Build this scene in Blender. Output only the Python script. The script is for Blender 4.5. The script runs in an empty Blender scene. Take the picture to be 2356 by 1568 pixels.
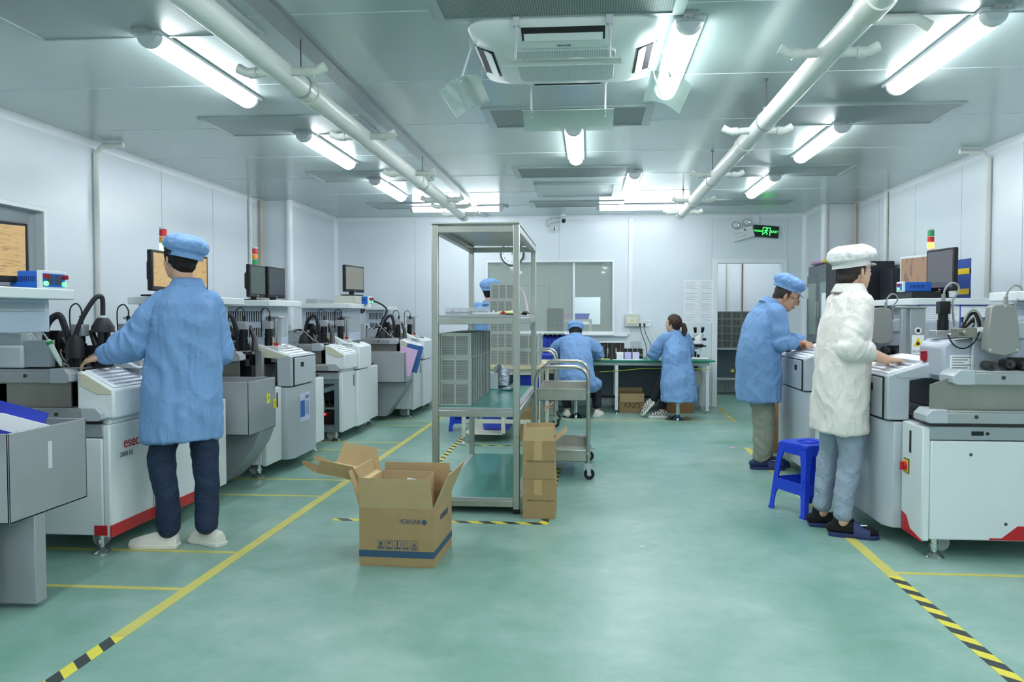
import bpy, bmesh, math, random
from mathutils import Matrix, Vector, Euler
from mathutils import noise as mnoise
R=math.radians; PI=math.pi
sc=bpy.context.scene; COL=sc.collection
# ---------------- camera, world, exposure ----------------
cam=bpy.data.cameras.new('camera'); co=bpy.data.objects.new('camera',cam); COL.objects.link(co); sc.camera=co
cam.sensor_fit='HORIZONTAL'; cam.sensor_width=36; cam.lens=1805/2356*36
cam.shift_x=-34/2356; cam.clip_start=.05
co.location=(0,0,1.28); co.rotation_euler=(R(90-1.84),0,R(4.5))
w=bpy.data.worlds.new('world'); sc.world=w; w.use_nodes=True
w.node_tree.nodes['Background'].inputs[0].default_value=(.75,.88,1,1); w.node_tree.nodes['Background'].inputs[1].default_value=.25
sc.view_settings.view_transform='Standard'; sc.view_settings.look='None'; sc.view_settings.gamma=1; sc.view_settings.use_curve_mapping=False
sc.view_settings.exposure=1.1
LAMP=17.0
sc.cycles.use_denoising=True; sc.cycles.max_bounces=8; sc.cycles.diffuse_bounces=5; sc.cycles.sample_clamp_indirect=8
# ---------------- materials ----------------
def lin(c):
    return tuple((x/255/12.92 if x/255<=.04045 else ((x/255+.055)/1.055)**2.4) for x in c)+(1,)
MATS={}
def mat(n,c,rough=.5,metal=0,var=0,vs=6,bump=0,bs=60,emit=0,alpha=None,trans=0,ior=1.45,aniso=None,coat=0,spec=None,c2=None):
    if n in MATS: return MATS[n]
    m=bpy.data.materials.new(n); m.use_nodes=True; nt=m.node_tree; b=nt.nodes['Principled BSDF']; L=nt.links
    c=lin(c); b.inputs['Base Color'].default_value=c; b.inputs['Roughness'].default_value=rough; b.inputs['Metallic'].default_value=metal
    b.inputs['Coat Weight'].default_value=coat; b.inputs['IOR'].default_value=ior
    if spec is not None: b.inputs['Specular IOR Level'].default_value=spec
    if trans: b.inputs['Transmission Weight'].default_value=trans
    if alpha is not None: b.inputs['Alpha'].default_value=alpha
    if emit: b.inputs['Emission Color'].default_value=c; b.inputs['Emission Strength'].default_value=emit
    if var or bump or c2:
        tc=nt.nodes.new('ShaderNodeTexCoord'); 
    if var or c2:
        no=nt.nodes.new('ShaderNodeTexNoise'); no.inputs['Scale'].default_value=vs; no.inputs['Detail'].default_value=6; no.inputs['Roughness'].default_value=.6
        mp=nt.nodes.new('ShaderNodeMapping'); mp.inputs['Scale'].default_value=aniso or (1,1,1)
        L.new(tc.outputs['Object'],mp.inputs[0]); L.new(mp.outputs[0],no.inputs['Vector'])
        r=nt.nodes.new('ShaderNodeValToRGB'); r.color_ramp.elements[0].position=.35; r.color_ramp.elements[1].position=.65
        d=lin(c2) [:3] if c2 else tuple(x*(1-var) for x in c[:3])
        r.color_ramp.elements[0].color=tuple(d)+(1,); r.color_ramp.elements[1].color=c
        L.new(no.outputs['Fac'],r.inputs[0]); L.new(r.outputs[0],b.inputs['Base Color'])
    if bump:
        n2=nt.nodes.new('ShaderNodeTexNoise'); n2.inputs['Scale'].default_value=bs; n2.inputs['Detail'].default_value=5
        mp=nt.nodes.new('ShaderNodeMapping'); mp.inputs['Scale'].default_value=aniso or (1,1,1)
        L.new(tc.outputs['Object'],mp.inputs[0]); L.new(mp.outputs[0],n2.inputs['Vector'])
        bu=nt.nodes.new('ShaderNodeBump'); bu.inputs['Strength'].default_value=bump; bu.inputs['Distance'].default_value=.02
        L.new(n2.outputs['Fac'],bu.inputs['Height']); L.new(bu.outputs[0],b.inputs['Normal'])
    MATS[n]=m; return m
# ---------------- mesh builder ----------------
class M:
    def __init__(s): s.v=[]; s.f=[]; s.m=[]; s.mi=0; s.T=None
    def add(s,vs,fs):
        n=len(s.v)
        if s.T: vs=[s.T@Vector(p) for p in vs]
        s.v+= [tuple(p) for p in vs]; s.f+=[[n+i for i in f] for f in fs]; s.m+=[s.mi]*len(fs); return s
    def box(s,a,b,rz=0,rx=0,ry=0):
        x0,y0,z0=[min(p,q) for p,q in zip(a,b)]; x1,y1,z1=[max(p,q) for p,q in zip(a,b)]
        vs=[Vector(p) for p in [(x0,y0,z0),(x1,y0,z0),(x1,y1,z0),(x0,y1,z0),(x0,y0,z1),(x1,y0,z1),(x1,y1,z1),(x0,y1,z1)]]
        if rz or rx or ry:
            c=Vector(((x0+x1)/2,(y0+y1)/2,(z0+z1)/2)); E=Euler((rx,ry,rz)).to_matrix(); vs=[c+E@(p-c) for p in vs]
        return s.add(vs,[(0,3,2,1),(4,5,6,7),(0,1,5,4),(1,2,6,5),(2,3,7,6),(3,0,4,7)])
    def bc(s,c,d,**k): return s.box([c[i]-d[i]/2 for i in range(3)],[c[i]+d[i]/2 for i in range(3)],**k)
    def ring(s,rings,caps=True,close=False):
        n=len(rings[0]); vs=[p for r in rings for p in r]; fs=[]
        k=len(rings)
        for i in range(k if close else k-1):
            for j in range(n):
                a=i*n+j;b=i*n+(j+1)%n;c=((i+1)%k)*n+(j+1)%n;d=((i+1)%k)*n+j; fs.append((a,b,c,d))
        if caps and not close: fs.append(tuple(range(n))[::-1]); fs.append(tuple(range((k-1)*n,k*n)))
        return s.add(vs,fs)
    def tube(s,pts,r,n=8,caps=True,flat=1,up=None):
        pts=[Vector(p) for p in pts]; k=len(pts); rs=r if isinstance(r,(list,tuple)) else [r]*k; rings=[]
        t0=(pts[1]-pts[0]).normalized(); u=Vector(up) if up else (Vector((0,0,1)) if abs(t0.z)<.9 else Vector((1,0,0)))
        a=(u-t0*u.dot(t0)).normalized()
        for i,p in enumerate(pts):
            t=((pts[min(i+1,k-1)]-p).normalized()+(p-pts[max(i-1,0)]).normalized())
            t=t.normalized() if t.length>1e-6 else t0
            a=(a-t*a.dot(t)); a=a.normalized() if a.length>1e-6 else t.orthogonal().normalized()
            b=t.cross(a)
            rings.append([p+a*(math.cos(2*PI*j/n)*rs[i])+b*(math.sin(2*PI*j/n)*rs[i]*flat) for j in range(n)])
        return s.ring(rings,caps)
    def cyl(s,p0,p1,r0,r1=None,n=16): return s.tube([p0,p1],[r0,r0 if r1 is None else r1],n)
    def prism(s,poly,ax,lo,hi):
        # poly in the plane normal to ax: ax=0 ->(y,z), 1->(x,z), 2->(x,y)
        def P(p,t): return (t,p[0],p[1]) if ax==0 else ((p[0],t,p[1]) if ax==1 else (p[0],p[1],t))
        n=len(poly); vs=[P(p,lo) for p in poly]+[P(p,hi) for p in poly]
        fs=[tuple(range(n))[::-1],tuple(range(n,2*n))]+[(i,(i+1)%n,n+(i+1)%n,n+i) for i in range(n)]
        return s.add(vs,fs)
    def lathe(s,prof,c=(0,0,0),n=24,axis=2,hollow=False):
        rings=[]
        for r,z in prof:
            rr=[]
            for j in range(n):
                x,y=math.cos(2*PI*j/n)*r,math.sin(2*PI*j/n)*r
                p=(x,y,z) if axis==2 else ((x,z,y) if axis==1 else (z,x,y))
                rr.append((c[0]+p[0],c[1]+p[1],c[2]+p[2]))
            rings.append(rr)
        return s.ring(rings,close=hollow)
    def sph(s,c,r,n=16,m=10,rot=None):
        if not isinstance(r,(list,tuple)): r=(r,r,r)
        E=Euler(rot).to_matrix() if rot else None; rings=[]
        for i in range(m+1):
            t=PI*min(max(i/m,.02),.98); rr=[]
            for j in range(n):
                p=Vector((r[0]*math.sin(t)*math.cos(2*PI*j/n),r[1]*math.sin(t)*math.sin(2*PI*j/n),-r[2]*math.cos(t)))
                if E: p=E@p
                rr.append((c[0]+p.x,c[1]+p.y,c[2]+p.z))
            rings.append(rr)
        return s.ring(rings)
    def mesh(s,name):
        me=bpy.data.meshes.new(name); me.from_pydata(s.v,[],s.f); me.polygons.foreach_set('material_index',s.m)
        bm=bmesh.new(); bm.from_mesh(me); bmesh.ops.recalc_face_normals(bm,faces=bm.faces); bm.to_mesh(me); bm.free(); return me
def setmat(o,mt):
    for x in (mt if isinstance(mt,(list,tuple)) else [mt]): o.data.materials.append(x)
def smooth(o,ang=40):
    me=o.data; me.polygons.foreach_set('use_smooth',[True]*len(me.polygons)); me.set_sharp_from_angle(angle=R(ang))
def obj(name,mb,mt,parent=None,bev=0,sm=True,loc=None,rz=0,seg=2):
    me=mb.mesh(name) if isinstance(mb,M) else mb
    o=bpy.data.objects.new(name,me); COL.objects.link(o); setmat(o,mt)
    if parent: o.parent=parent
    if loc: o.location=loc
    if rz: o.rotation_euler=(0,0,rz)
    if sm: smooth(o)
    if bev:
        md=o.modifiers.new('bevel','BEVEL'); md.width=bev; md.segments=seg; md.limit_method='ANGLE'; md.angle_limit=R(50); md.harden_normals=False
    return o
def tag(o,label=None,cat=None,group=None,kind=None):
    if label: o['label']=label
    if cat: o['category']=cat
    if group: o['group']=group
    if kind: o['kind']=kind
    return o
def thing(name,label,cat,loc=(0,0,0),rz=0,group=None):
    o=bpy.data.objects.new(name,None); COL.objects.link(o); o.location=loc; o.rotation_euler=(0,0,rz); o.empty_display_size=.05
    return tag(o,label,cat,group)
def struct(name,mb,mt,**k): return tag(obj(name,mb,mt,**k),kind='structure')
def dup(r,loc=None,rz=None,label=None,group=None):
    def cp(o,par):
        c=o.copy(); COL.objects.link(c); c.parent=par
        for ch in [x for x in o.children]: cp(ch,c)
        return c
    c=cp(r,None)
    if loc: c.location=loc
    if rz is not None: c.rotation_euler=(0,0,rz)
    if label: c['label']=label
    if group: c['group']=group
    return c
def text(name,s,size,mt,parent=None,M4=None,ext=.0006,align='CENTER'):
    cu=bpy.data.curves.new(name,'FONT'); cu.body=s; cu.size=size; cu.extrude=ext; cu.align_x=align; cu.align_y='CENTER'
    t=bpy.data.objects.new(name+'_t',cu); COL.objects.link(t); bpy.context.view_layer.update()
    me=bpy.data.meshes.new_from_object(t.evaluated_get(bpy.context.evaluated_depsgraph_get())); bpy.data.objects.remove(t); me.name=name
    if M4 is not None: me.transform(M4)
    me.materials.clear()
    o=bpy.data.objects.new(name,me); COL.objects.link(o); setmat(o,mt)
    if parent: o.parent=parent
    return o
def face(loc,d):  # matrix for text facing direction d: '-y','+x','-x','+y','up'
    rx={'-y':(R(90),0,0),'+y':(R(90),0,R(180)),'+x':(R(90),0,R(90)),'-x':(R(90),0,R(-90)),'up':(0,0,0)}[d]
    return Matrix.Translation(loc)@Euler(rx).to_matrix().to_4x4()
rnd=random.Random(7)
def arc(c,r,a0,a1,n,ax=1):
    out=[]
    for i in range(n+1):
        t=R(a0+(a1-a0)*i/n); x,z=math.cos(t)*r,math.sin(t)*r
        out.append((c[0]+x,c[1],c[2]+z) if ax==1 else ((c[0],c[1]+x,c[2]+z) if ax==0 else (c[0]+x,c[1]+z,c[2])))
    return out
def bez(p0,p1,p2,p3,n=10):
    P=[Vector(p) for p in (p0,p1,p2,p3)]; o=[]
    for i in range(n+1):
        t=i/n; o.append(P[0]*(1-t)**3+P[1]*3*t*(1-t)**2+P[2]*3*t*t*(1-t)+P[3]*t**3)
    return o
def cr(pts,n=5):
    P=[Vector(p) for p in pts]; o=[]
    for i in range(len(P)-1):
        a,b,c,d=P[max(i-1,0)],P[i],P[i+1],P[min(i+2,len(P)-1)]
        for k in range(n):
            t=k/n; o.append(.5*((2*b)+(c-a)*t+(2*a-5*b+4*c-d)*t*t+(3*b-a-3*c+d)*t**3))
    return o+[P[-1]]
# common materials
WALL=mat('wall panel',(222,230,236),.28,.0,var=.05,vs=.7,coat=.0)
STEEL=mat('brushed stainless',(190,190,182),.32,.85,var=.12,vs=9,aniso=(1,1,.2))
SHEET=mat('grey steel sheet',(168,172,176),.38,.25,var=.06,vs=4)
WHITE=mat('white enamel',(224,230,232),.35,0,var=.03,vs=3)
GREYP=mat('light grey enamel',(182,190,197),.38,0,var=.04,vs=3)
DGREY=mat('dark grey',(70,74,78),.5)
BLACK=mat('black plastic',(22,23,26),.45)
RUBBER=mat('black rubber',(30,30,32),.75)
ALU=mat('cast aluminium',(176,180,180),.35,.6)
CHROME=mat('chrome',(210,210,212),.12,1)
RED=mat('red enamel',(190,35,42),.4)
YEL=mat('yellow plastic',(240,205,30),.5)
BLUE=mat('blue plastic',(25,65,215),.35,coat=.2)
PAPER=mat('white paper',(238,240,245),.8)
PVC=mat('white pvc',(222,224,218),.35)
KRAFT=mat('kraft cardboard',(168,141,100),.85,var=.08,vs=14)
KRAFT2=mat('kraft inner',(190,163,122),.85,var=.06,vs=14)
BEIGE=mat('beige plastic',(206,205,182),.5)
INK=mat('dark ink',(50,48,45),.8)
BINK=mat('blue ink',(56,84,110),.8)
WIRE=mat('grey cable',(150,152,150),.5)
# ---------------- room shell ----------------
XL,XR,YB,H0=-4.05,3.4,11.2,2.7
YJL,YJR=9.45,10.33; XLJ,XRJ=-3.68,3.0; YF=-3.6
# floor: green epoxy
def floor_mat():
    m=bpy.data.materials.new('green epoxy'); m.use_nodes=True; nt=m.node_tree; b=nt.nodes['Principled BSDF']; L=nt.links
    tc=nt.nodes.new('ShaderNodeTexCoord')
    def noise(s,d,ro,dist=0):
        n=nt.nodes.new('ShaderNodeTexNoise'); n.inputs['Scale'].default_value=s; n.inputs['Detail'].default_value=d; n.inputs['Roughness'].default_value=ro; n.inputs['Distortion'].default_value=dist
        L.new(tc.outputs['Object'],n.inputs['Vector']); return n
    n1=noise(.8,8,.6,.15); n2=noise(4,7,.75,.3); 
    mx=nt.nodes.new('ShaderNodeMath'); mx.operation='MULTIPLY_ADD'; mx.inputs[1].default_value=.35; L.new(n2.outputs['Fac'],mx.inputs[0]); 
    m2=nt.nodes.new('ShaderNodeMath'); m2.operation='MULTIPLY'; m2.inputs[1].default_value=.65; L.new(n1.outputs['Fac'],m2.inputs[0]); L.new(m2.outputs[0],mx.inputs[2])
    r=nt.nodes.new('ShaderNodeValToRGB'); e=r.color_ramp.elements; e[0].position=.36; e[0].color=lin((98,146,126)); e[1].position=.66; e[1].color=lin((160,186,176))
    x=e.new(.5); x.color=lin((128,165,152)); L.new(mx.outputs[0],r.inputs[0]); L.new(r.outputs[0],b.inputs['Base Color'])
    n3=noise(14,5,.7); rr=nt.nodes.new('ShaderNodeMapRange'); rr.inputs['To Min'].default_value=.26; rr.inputs['To Max'].default_value=.44; L.new(n3.outputs['Fac'],rr.inputs[0]); L.new(rr.outputs[0],b.inputs['Roughness'])
    bu=nt.nodes.new('ShaderNodeBump'); bu.inputs['Strength'].default_value=.05; n4=noise(3,3,.5); L.new(n4.outputs['Fac'],bu.inputs['Height']); L.new(bu.outputs[0],b.inputs['Normal'])
    return m
struct('floor',M().box((-7,YF-.1,-.1),(6,17,0)),floor_mat(),sm=False)
CEIL=mat('ceiling panel',(182,198,196),.22,.35,var=.04,vs=.8,bump=.04,bs=1.5)
struct('ceiling',M().box((XL-.1,YF-.1,H0),(XR+.1,YB+.1,H0+.1)),CEIL,sm=False)
# left wall with its window opening
LW0,LW1,LZ0,LZ1=4.0,5.55,1.0,2.05
m=M(); m.box((XL-.1,YF,0),(XL,LW0,H0)); m.box((XL-.1,LW1,0),(XL,YJL,H0)); m.box((XL-.1,LW0,0),(XL,LW1,LZ0)); m.box((XL-.1,LW0,LZ1),(XL,LW1,H0)); m.box((XL-.1,YJL,0),(XLJ,YB,H0))
struct('wall_left',m,WALL,sm=False)
m=M(); m.box((XR,YF,0),(XR+.1,YJR,H0)); m.box((XRJ,YJR,0),(XR+.1,YB,H0)); struct('wall_right',m,WALL,sm=False)
BX0,BX1,BZ0,BZ1=-1.44,.335,1.055,2.04; DX0,DX1,DZ=1.795,2.68,2.02
m=M(); m.box((XLJ,YB,0),(BX0,YB+.1,H0)); m.box((BX0,YB,0),(BX1,YB+.1,BZ0)); m.box((BX0,YB,BZ1),(BX1,YB+.1,H0)); m.box((BX1,YB,0),(DX0,YB+.1,H0)); m.box((DX0,YB,DZ),(DX1,YB+.1,H0)); m.box((DX1,YB,0),(XRJ,YB+.1,H0))
struct('wall_back',m,WALL,sm=False)
struct('wall_front',M().box((XL-.1,YF-.1,0),(XR+.1,YF,H0)),WALL,sm=False)
TRIM=mat('white trim',(232,236,240),.3)
SEAM=mat('panel seam',(186,195,200),.5)
def cove(name,p0,p1,sx,sy,r=.05):  # quarter round along p0->p1
    d=Vector(p1)-Vector(p0); m=M(); rings=[]
    for q in (p0,p1):
        rr=[]
        for i in range(7):
            t=PI/2*i/6; u=r*(1-math.sin(t)); v=r*(1-math.cos(t))
            if abs(d.z)>.1: rr.append((q[0]+sx*u,q[1]+sy*v,q[2]))
            elif abs(d.y)>.1: rr.append((q[0]+sx*u,q[1],q[2]-v))
            else: rr.append((q[0],q[1]+sy*u,q[2]-v))
        rr.append((q[0],q[1],q[2])); rings.append(rr)
    m.ring(rings); return struct(name,m,TRIM)
cove('trim_1',(XL,YF,H0),(XL,YJL,H0),1,0); cove('trim_2',(XR,YF,H0),(XR,YJR,H0),-1,0)
cove('trim_3',(XLJ,YB,H0),(XRJ,YB,H0),0,-1); cove('trim_4',(XLJ,YJL,H0),(XLJ,YB,H0),1,0); cove('trim_5',(XRJ,YJR,H0),(XRJ,YB,H0),-1,0)
cove('trim_6',(XLJ,YB,0),(XLJ,YB,H0),1,-1); cove('trim_7',(XRJ,YB,0),(XRJ,YB,H0),-1,-1)
struct('trim_8',M().cyl((XLJ,YJL,0),(XLJ,YJL,H0),.045,n=20),TRIM); struct('trim_9',M().cyl((XRJ,YJR,0),(XRJ,YJR,H0),.045,n=20),TRIM)
# wall panel seams
m=M()
for i in range(14):
    y=YF+.6+1.02*i
    if y<YJL-.1 and not LW0-.1<y<LW1+.1: m.box((XL,y,0),(XL+.002,y+.006,H0-.05))
    if y<YJR-.1: m.box((XR-.002,y+.3,0),(XR,y+.306,H0-.05))
for x in (-2.5,-.42,1.72,2.75):
    z1=H0-.05; z0=(DZ+.1 if x>DX1 else (BZ1+.05 if BX0-.1<x<BX1+.1 else 0)); m.box((x,YB-.002,z0),(x+.006,YB,z1))
struct('trim_10',m,SEAM,sm=False)
# ceiling seams
m=M()
for i in range(14):
    y=YF+.8+1.075*i+.0
    m.box((XL+.05,y,H0-.0015),(XR-.05,y+.005,H0))
struct('trim_11',m,mat('ceiling seam',(215,225,226),.3),sm=False)
m=M(); m.box((-1.52,YF,H0-.012),(-1.43,YB-.05,H0)); m.box((-1.545,YF,H0-.004),(-1.405,YB-.05,H0)); struct('trim_12',m,mat('ceiling joint bar',(150,160,160),.3,.4),sm=False)
# wall trunking: white vertical ducts
def duct(name,x,y,z0,z1,w=.045,d=.03,mt=TRIM,kink=0):
    m=M(); m.box((x-w/2,y-d/2,z0),(x+w/2,y+d/2,z1))
    if kink: m.prism([(0,z1-.03),(kink*.25,z1+.0),(kink*.25,z1+.035),(0,z1+.03)],1,y-d/2,y+d/2)
    return m
def vduct(label,x,y,z0,z1,s,kink=True,mt=PVC,r=.022):
    m=M()
    if kink: m.tube([(x,y,z0),(x,y,z1-.1),(x+s*.06,y,z1-.035),(x+s*.24,y,z1-.03)],r,8)
    else: m.cyl((x,y,z0),(x,y,z1),r,n=10)
    o=obj('cable_duct',m,mt,loc=None); return tag(o,label,'cable duct')
vduct('white vertical cable duct on left wall, right of the window, elbowing onto the ceiling',XL+.025,6.17,0.0,H0,1)
vduct('thin white vertical pipe on left wall close to the far column',XL+.03,9.1,0.0,H0-.01,1,False)
vduct('beige brown vertical pipe in the left corner before the column',XL+.04,9.38,0.0,H0-.01,1,False,mat('beige pipe',(190,180,165),.4))
vduct('white vertical cable duct on right wall elbowing onto the ceiling',XR-.025,6.97,0.0,H0,-1)
vduct('thin white vertical pipe on right wall behind the black cabinet',XR-.03,9.26,0.0,H0-.01,-1,False)
vduct('beige brown vertical pipe in the right corner before the column',XR-.04,10.26,0.0,H0-.01,-1,False,mat('beige pipe',(190,180,165),.4))
# floor tape
TAPE=mat('yellow tape',(204,196,104),.5,var=.1,vs=8)
def hazmat():
    m=bpy.data.materials.new('hazard tape'); m.use_nodes=True; nt=m.node_tree; b=nt.nodes['Principled BSDF']; L=nt.links
    tc=nt.nodes.new('ShaderNodeTexCoord'); sp=nt.nodes.new('ShaderNodeSeparateXYZ'); L.new(tc.outputs['Object'],sp.inputs[0])
    a=nt.nodes.new('ShaderNodeMath'); a.operation='ADD'; L.new(sp.outputs[0],a.inputs[0]); L.new(sp.outputs[1],a.inputs[1])
    f=nt.nodes.new('ShaderNodeMath'); f.operation='MULTIPLY'; f.inputs[1].default_value=1/.15; L.new(a.outputs[0],f.inputs[0])
    g=nt.nodes.new('ShaderNodeMath'); g.operation='FRACT'; L.new(f.outputs[0],g.inputs[0])
    c=nt.nodes.new('ShaderNodeMath'); c.operation='GREATER_THAN'; c.inputs[1].default_value=.5; L.new(g.outputs[0],c.inputs[0])
    mx=nt.nodes.new('ShaderNodeMix'); mx.data_type='RGBA'; mx.inputs[6].default_value=lin((222,208,70)); mx.inputs[7].default_value=lin((52,58,58)); L.new(c.outputs[0],mx.inputs[0]); L.new(mx.outputs[2],b.inputs['Base Color']); b.inputs['Roughness'].default_value=.5
    return m
HAZ=hazmat(); tn=[12]
def tape(a,b,w=.05,mt=TAPE,z=.0015):
    tn[0]+=1; d=Vector((b[0]-a[0],b[1]-a[1],0)).normalized(); n=Vector((-d.y,d.x,0))*w/2; A=Vector((*a,z)); B=Vector((*b,z))
    m=M(); m.add([A-n,B-n,B+n,A+n,*(p-Vector((0,0,z)) for p in (A-n,B-n,B+n,A+n))],[(0,1,2,3),(7,6,5,4),(0,4,5,1),(1,5,6,2),(2,6,7,3),(3,7,4,0)])
    return struct('trim_%d'%tn[0],m,mt,sm=False)
tape((-1.87,2.95),(-1.85,11.1),.06); tape((-1.87,-3),(-1.87,2.95),.06,HAZ)
tape((1.5,3.95),(1.53,7.72),.06); tape((1.48,-3),(1.5,3.95),.06,HAZ)
for y in (3.5,4.07,5.4,5.945,7.3,7.76,9.0,9.4): tape((-3.9,y),(-1.9,y),.035,z=.001)
for y in (4.0,5.75): tape((1.53,y),(3.2,y),.035,z=.001)
tape((-.6,9.62),(1.76,9.66),.035); tape((1.76,9.64),(1.82,11.15),.05,HAZ,.002)
tape((-1.6,4.79),(-.28,4.79),.05,HAZ); tape((-.27,4.77),(-.25,6.6),.05,HAZ,.001); tape((-1.3,6.34),(-.25,6.36),.05,HAZ,.002)
tape((-1.3,6.36),(-1.33,9.0),.05,HAZ); tape((-1.35,7.66),(-.4,7.66),.04,HAZ,.0018); tape((1.9,9.6),(2.7,9.6),.03,z=.001)
# ---------------- ceiling filter panels ----------------
def perf(nm='perforated grille',ca=(82,98,96),cb=(150,166,162)):
    m=bpy.data.materials.new(nm); m.use_nodes=True; nt=m.node_tree; b=nt.nodes['Principled BSDF']; L=nt.links
    tc=nt.nodes.new('ShaderNodeTexCoord'); v=nt.nodes.new('ShaderNodeTexVoronoi'); v.inputs['Scale'].default_value=85; v.inputs['Randomness'].default_value=0
    mp=nt.nodes.new('ShaderNodeMapping'); mp.inputs['Scale'].default_value=(1,1,.001); L.new(tc.outputs['Object'],mp.inputs[0]); L.new(mp.outputs[0],v.inputs['Vector'])
    r=nt.nodes.new('ShaderNodeValToRGB'); r.color_ramp.elements[0].position=.33; r.color_ramp.elements[0].color=lin(ca); r.color_ramp.elements[1].position=.42; r.color_ramp.elements[1].color=lin(cb)
    L.new(v.outputs['Distance'],r.inputs[0]); L.new(r.outputs[0],b.inputs['Base Color']); b.inputs['Roughness'].default_value=.4; b.inputs['Metallic'].default_value=.3; return m
PERF=perf(); PERF2=perf('pale perforated grille',(138,152,152),(176,190,190)); PERF3=perf('white perforated grille',(170,182,180),(214,222,220)); FR=mat('grille frame',(172,184,184),.3,.4)
pos={'l':'left','c':'middle','r':'right'}; rown={1:'nearest to the viewer',2:'second row back',3:'third row back',4:'farthest row by the back wall',0:'overhead row before the camera'}
for r_,y0 in ((0,1.1),(1,3.22),(2,5.37),(3,7.52),(4,9.78)):
    for c_,x0 in (('l',-2.8),('c',-.74),('r',1.33)):
        yy=y0+(.1 if c_!='c' else 0)
        if r_==4: yy=y0
        wx,wy=1.18,.55 if r_<4 else .48
        t=thing('ceiling_grille','perforated air grille in the ceiling, %s column, %s'%(pos[c_],rown[r_]),'air grille',(x0+wx/2,yy+wy/2,H0),group='ceiling air grilles')
        f=.055 if c_=='c' else .02
        m=M(); 
        for s in (-1,1):
            m.box((s*wx/2-s*0,-wy/2,-.012),(s*(wx/2-f),wy/2,0)); m.box((-wx/2+f,s*wy/2,-.0119),(wx/2-f,s*(wy/2-f*.5),0))
        obj('frame',m,FR,t,sm=False); obj('perforated_plate',M().box((-wx/2+f,-wy/2+f*.5,-.006),(wx/2-f,wy/2-f*.5,0)),PERF if c_=='c' else PERF2,t,sm=False)
t=thing('ceiling_grille','flush square ceiling diffuser between the third and farthest middle grilles','air grille',(-.135,8.9,H0))
m=M()
for s in (-1,1): m.box((s*.46,-.45,-.02),(s*.4,.45,0)); m.box((-.4,s*.45,-.0199),(.4,s*.41,0))
obj('frame',m,FR,t,sm=False); obj('perforated_plate',M().box((-.4,-.41,-.008),(.4,.41,0)),mat('diffuser plate',(205,214,214),.35,.2),t,sm=False)
# ---------------- ceiling lights ----------------
LENS=mat('lit lens',(244,250,255),.4,emit=LAMP)
HOUS=mat('lamp housing',(205,210,215),.35)
def lamp():
    t=thing('ceiling_light','x','ceiling light')
    m=M(); m.box((-.075,-.62,-.02),(.075,.62,0)); 
    for s in (-1,1): m.ring([[(math.cos(PI*i/10)*.064*k,s*y,-.02-math.sin(PI*i/10)*.06*k) for i in range(11)] for y,k in ((.56,1),(.585,.97),(.603,.8))])
    obj('housing',m,HOUS,t,bev=.004)
    m=M(); rings=[]
    for y in (-.565,.565):
        rings.append([(math.cos(PI*i/10)*.062,y,-.02-math.sin(PI*i/10)*.058) for i in range(11)])
    m.ring(rings); obj('lens',m,LENS,t)
    m=M(); m.box((-.035,-.68,-.02),(.035,-.62,0)); m.cyl((-.02,-.655,-.03),(-.02,-.655,-.02),.006,n=8); m.cyl((.02,-.655,-.03),(.02,-.655,-.02),.006,n=8); obj('mount_clip',m,ALU,t)
    return t
L0=lamp(); first=True
LI=[('left','nearest',-2.2,4.4),('left','second',-2.2,6.54),('left','third and farthest',-2.2,8.56),('right','nearest',1.87,4.42),('right','second',1.86,6.56),('right','third and farthest',1.86,8.66),
 ('middle','nearest, beside the air conditioner',.475,4.42),('middle','second, short one past the air conditioner',-.115,6.5),('middle','third',.45,8.4)]
spots=[('long tube ceiling light, %s column, %s lamp'%(a,b),x,y,0) for a,b,x,y in LI]
spots+=[('crosswise tube ceiling light before the back wall, left one above the shelf rack',-1.71,10.1,PI/2),('crosswise tube ceiling light before the back wall, right one by the pipe end',.7,10.12,PI/2)]
for k,(lab,x,y,rz) in enumerate(spots):
    if first: o=L0; o.location=(x,y,H0); o['label']=lab; first=False
    else: o=dup(L0,(x,y,H0),rz,lab)
    o['group']='tube ceiling lights'
for x in (-2.2,.47,1.86):
    for y in (2.25,.1,-2.05): dup(L0,(x,y,H0),0,'tube ceiling light overhead behind the camera, out of the photo','tube ceiling lights')
# ---------------- humidification pipes ----------------
def bigpipe(x,sd,lab,noz,coup):
    t=thing('duct_pipe',lab,'pipe',(x,3,2.45))
    obj('pipe_tube',M().cyl((0,-5.5,0),(0,6.2,0),.054,n=28),PVC,t)
    pc=mat('pvc coupling',(214,216,208),.35)
    for y in coup: obj('coupling',M().lathe([(.054,-.07),(.062,-.068),(.063,-.05),(.0615,.05),(.063,.068),(.054,.07)],(0,y-3,0),28,axis=1),pc,t)
    obj('end_cap',M().lathe([(.0,.0),(.058,.0),(.06,-.06),(.054,-.062)],(0,6.22,0),28,axis=1),pc,t)
    for y in noz:
        for s in (-1,1):
            m=M(); m.tube([(s*.045,y-3,0),(s*.15,y-3,-.005),(s*.175,y-3,0),(s*.215,y-3,.02)],[.022,.022,.022,.024],12)
            m.cyl((s*.12,y-3,-.003),(s*.16,y-3,-.005),.026,n=12)
            obj('nozzle',m,PVC,t)
    for y in (3.95+sd*.9,6.9,9.0):
        obj('hanger_rod',M().cyl((0,y-3,.05),(0,y-3,.25),.004,n=6).cyl((0,y-3,.24),(0,y-3,.25),.012,n=8),DGREY,t)
        obj('hanger_clamp',M().lathe([(.054,-.012),(.06,-.012),(.06,.012),(.054,.012)],(0,y-3,0),24,axis=1,hollow=True).box((-.015,y-3-.012,.055),(.015,y-3+.012,.08)),ALU,t)
bigpipe(-1.47,0,'long white plastic pipe hung under the ceiling, left one',(3.7,5.06,6.4,7.85,8.35,9.0),(4.12,6.75,8.0,1.6))
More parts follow.
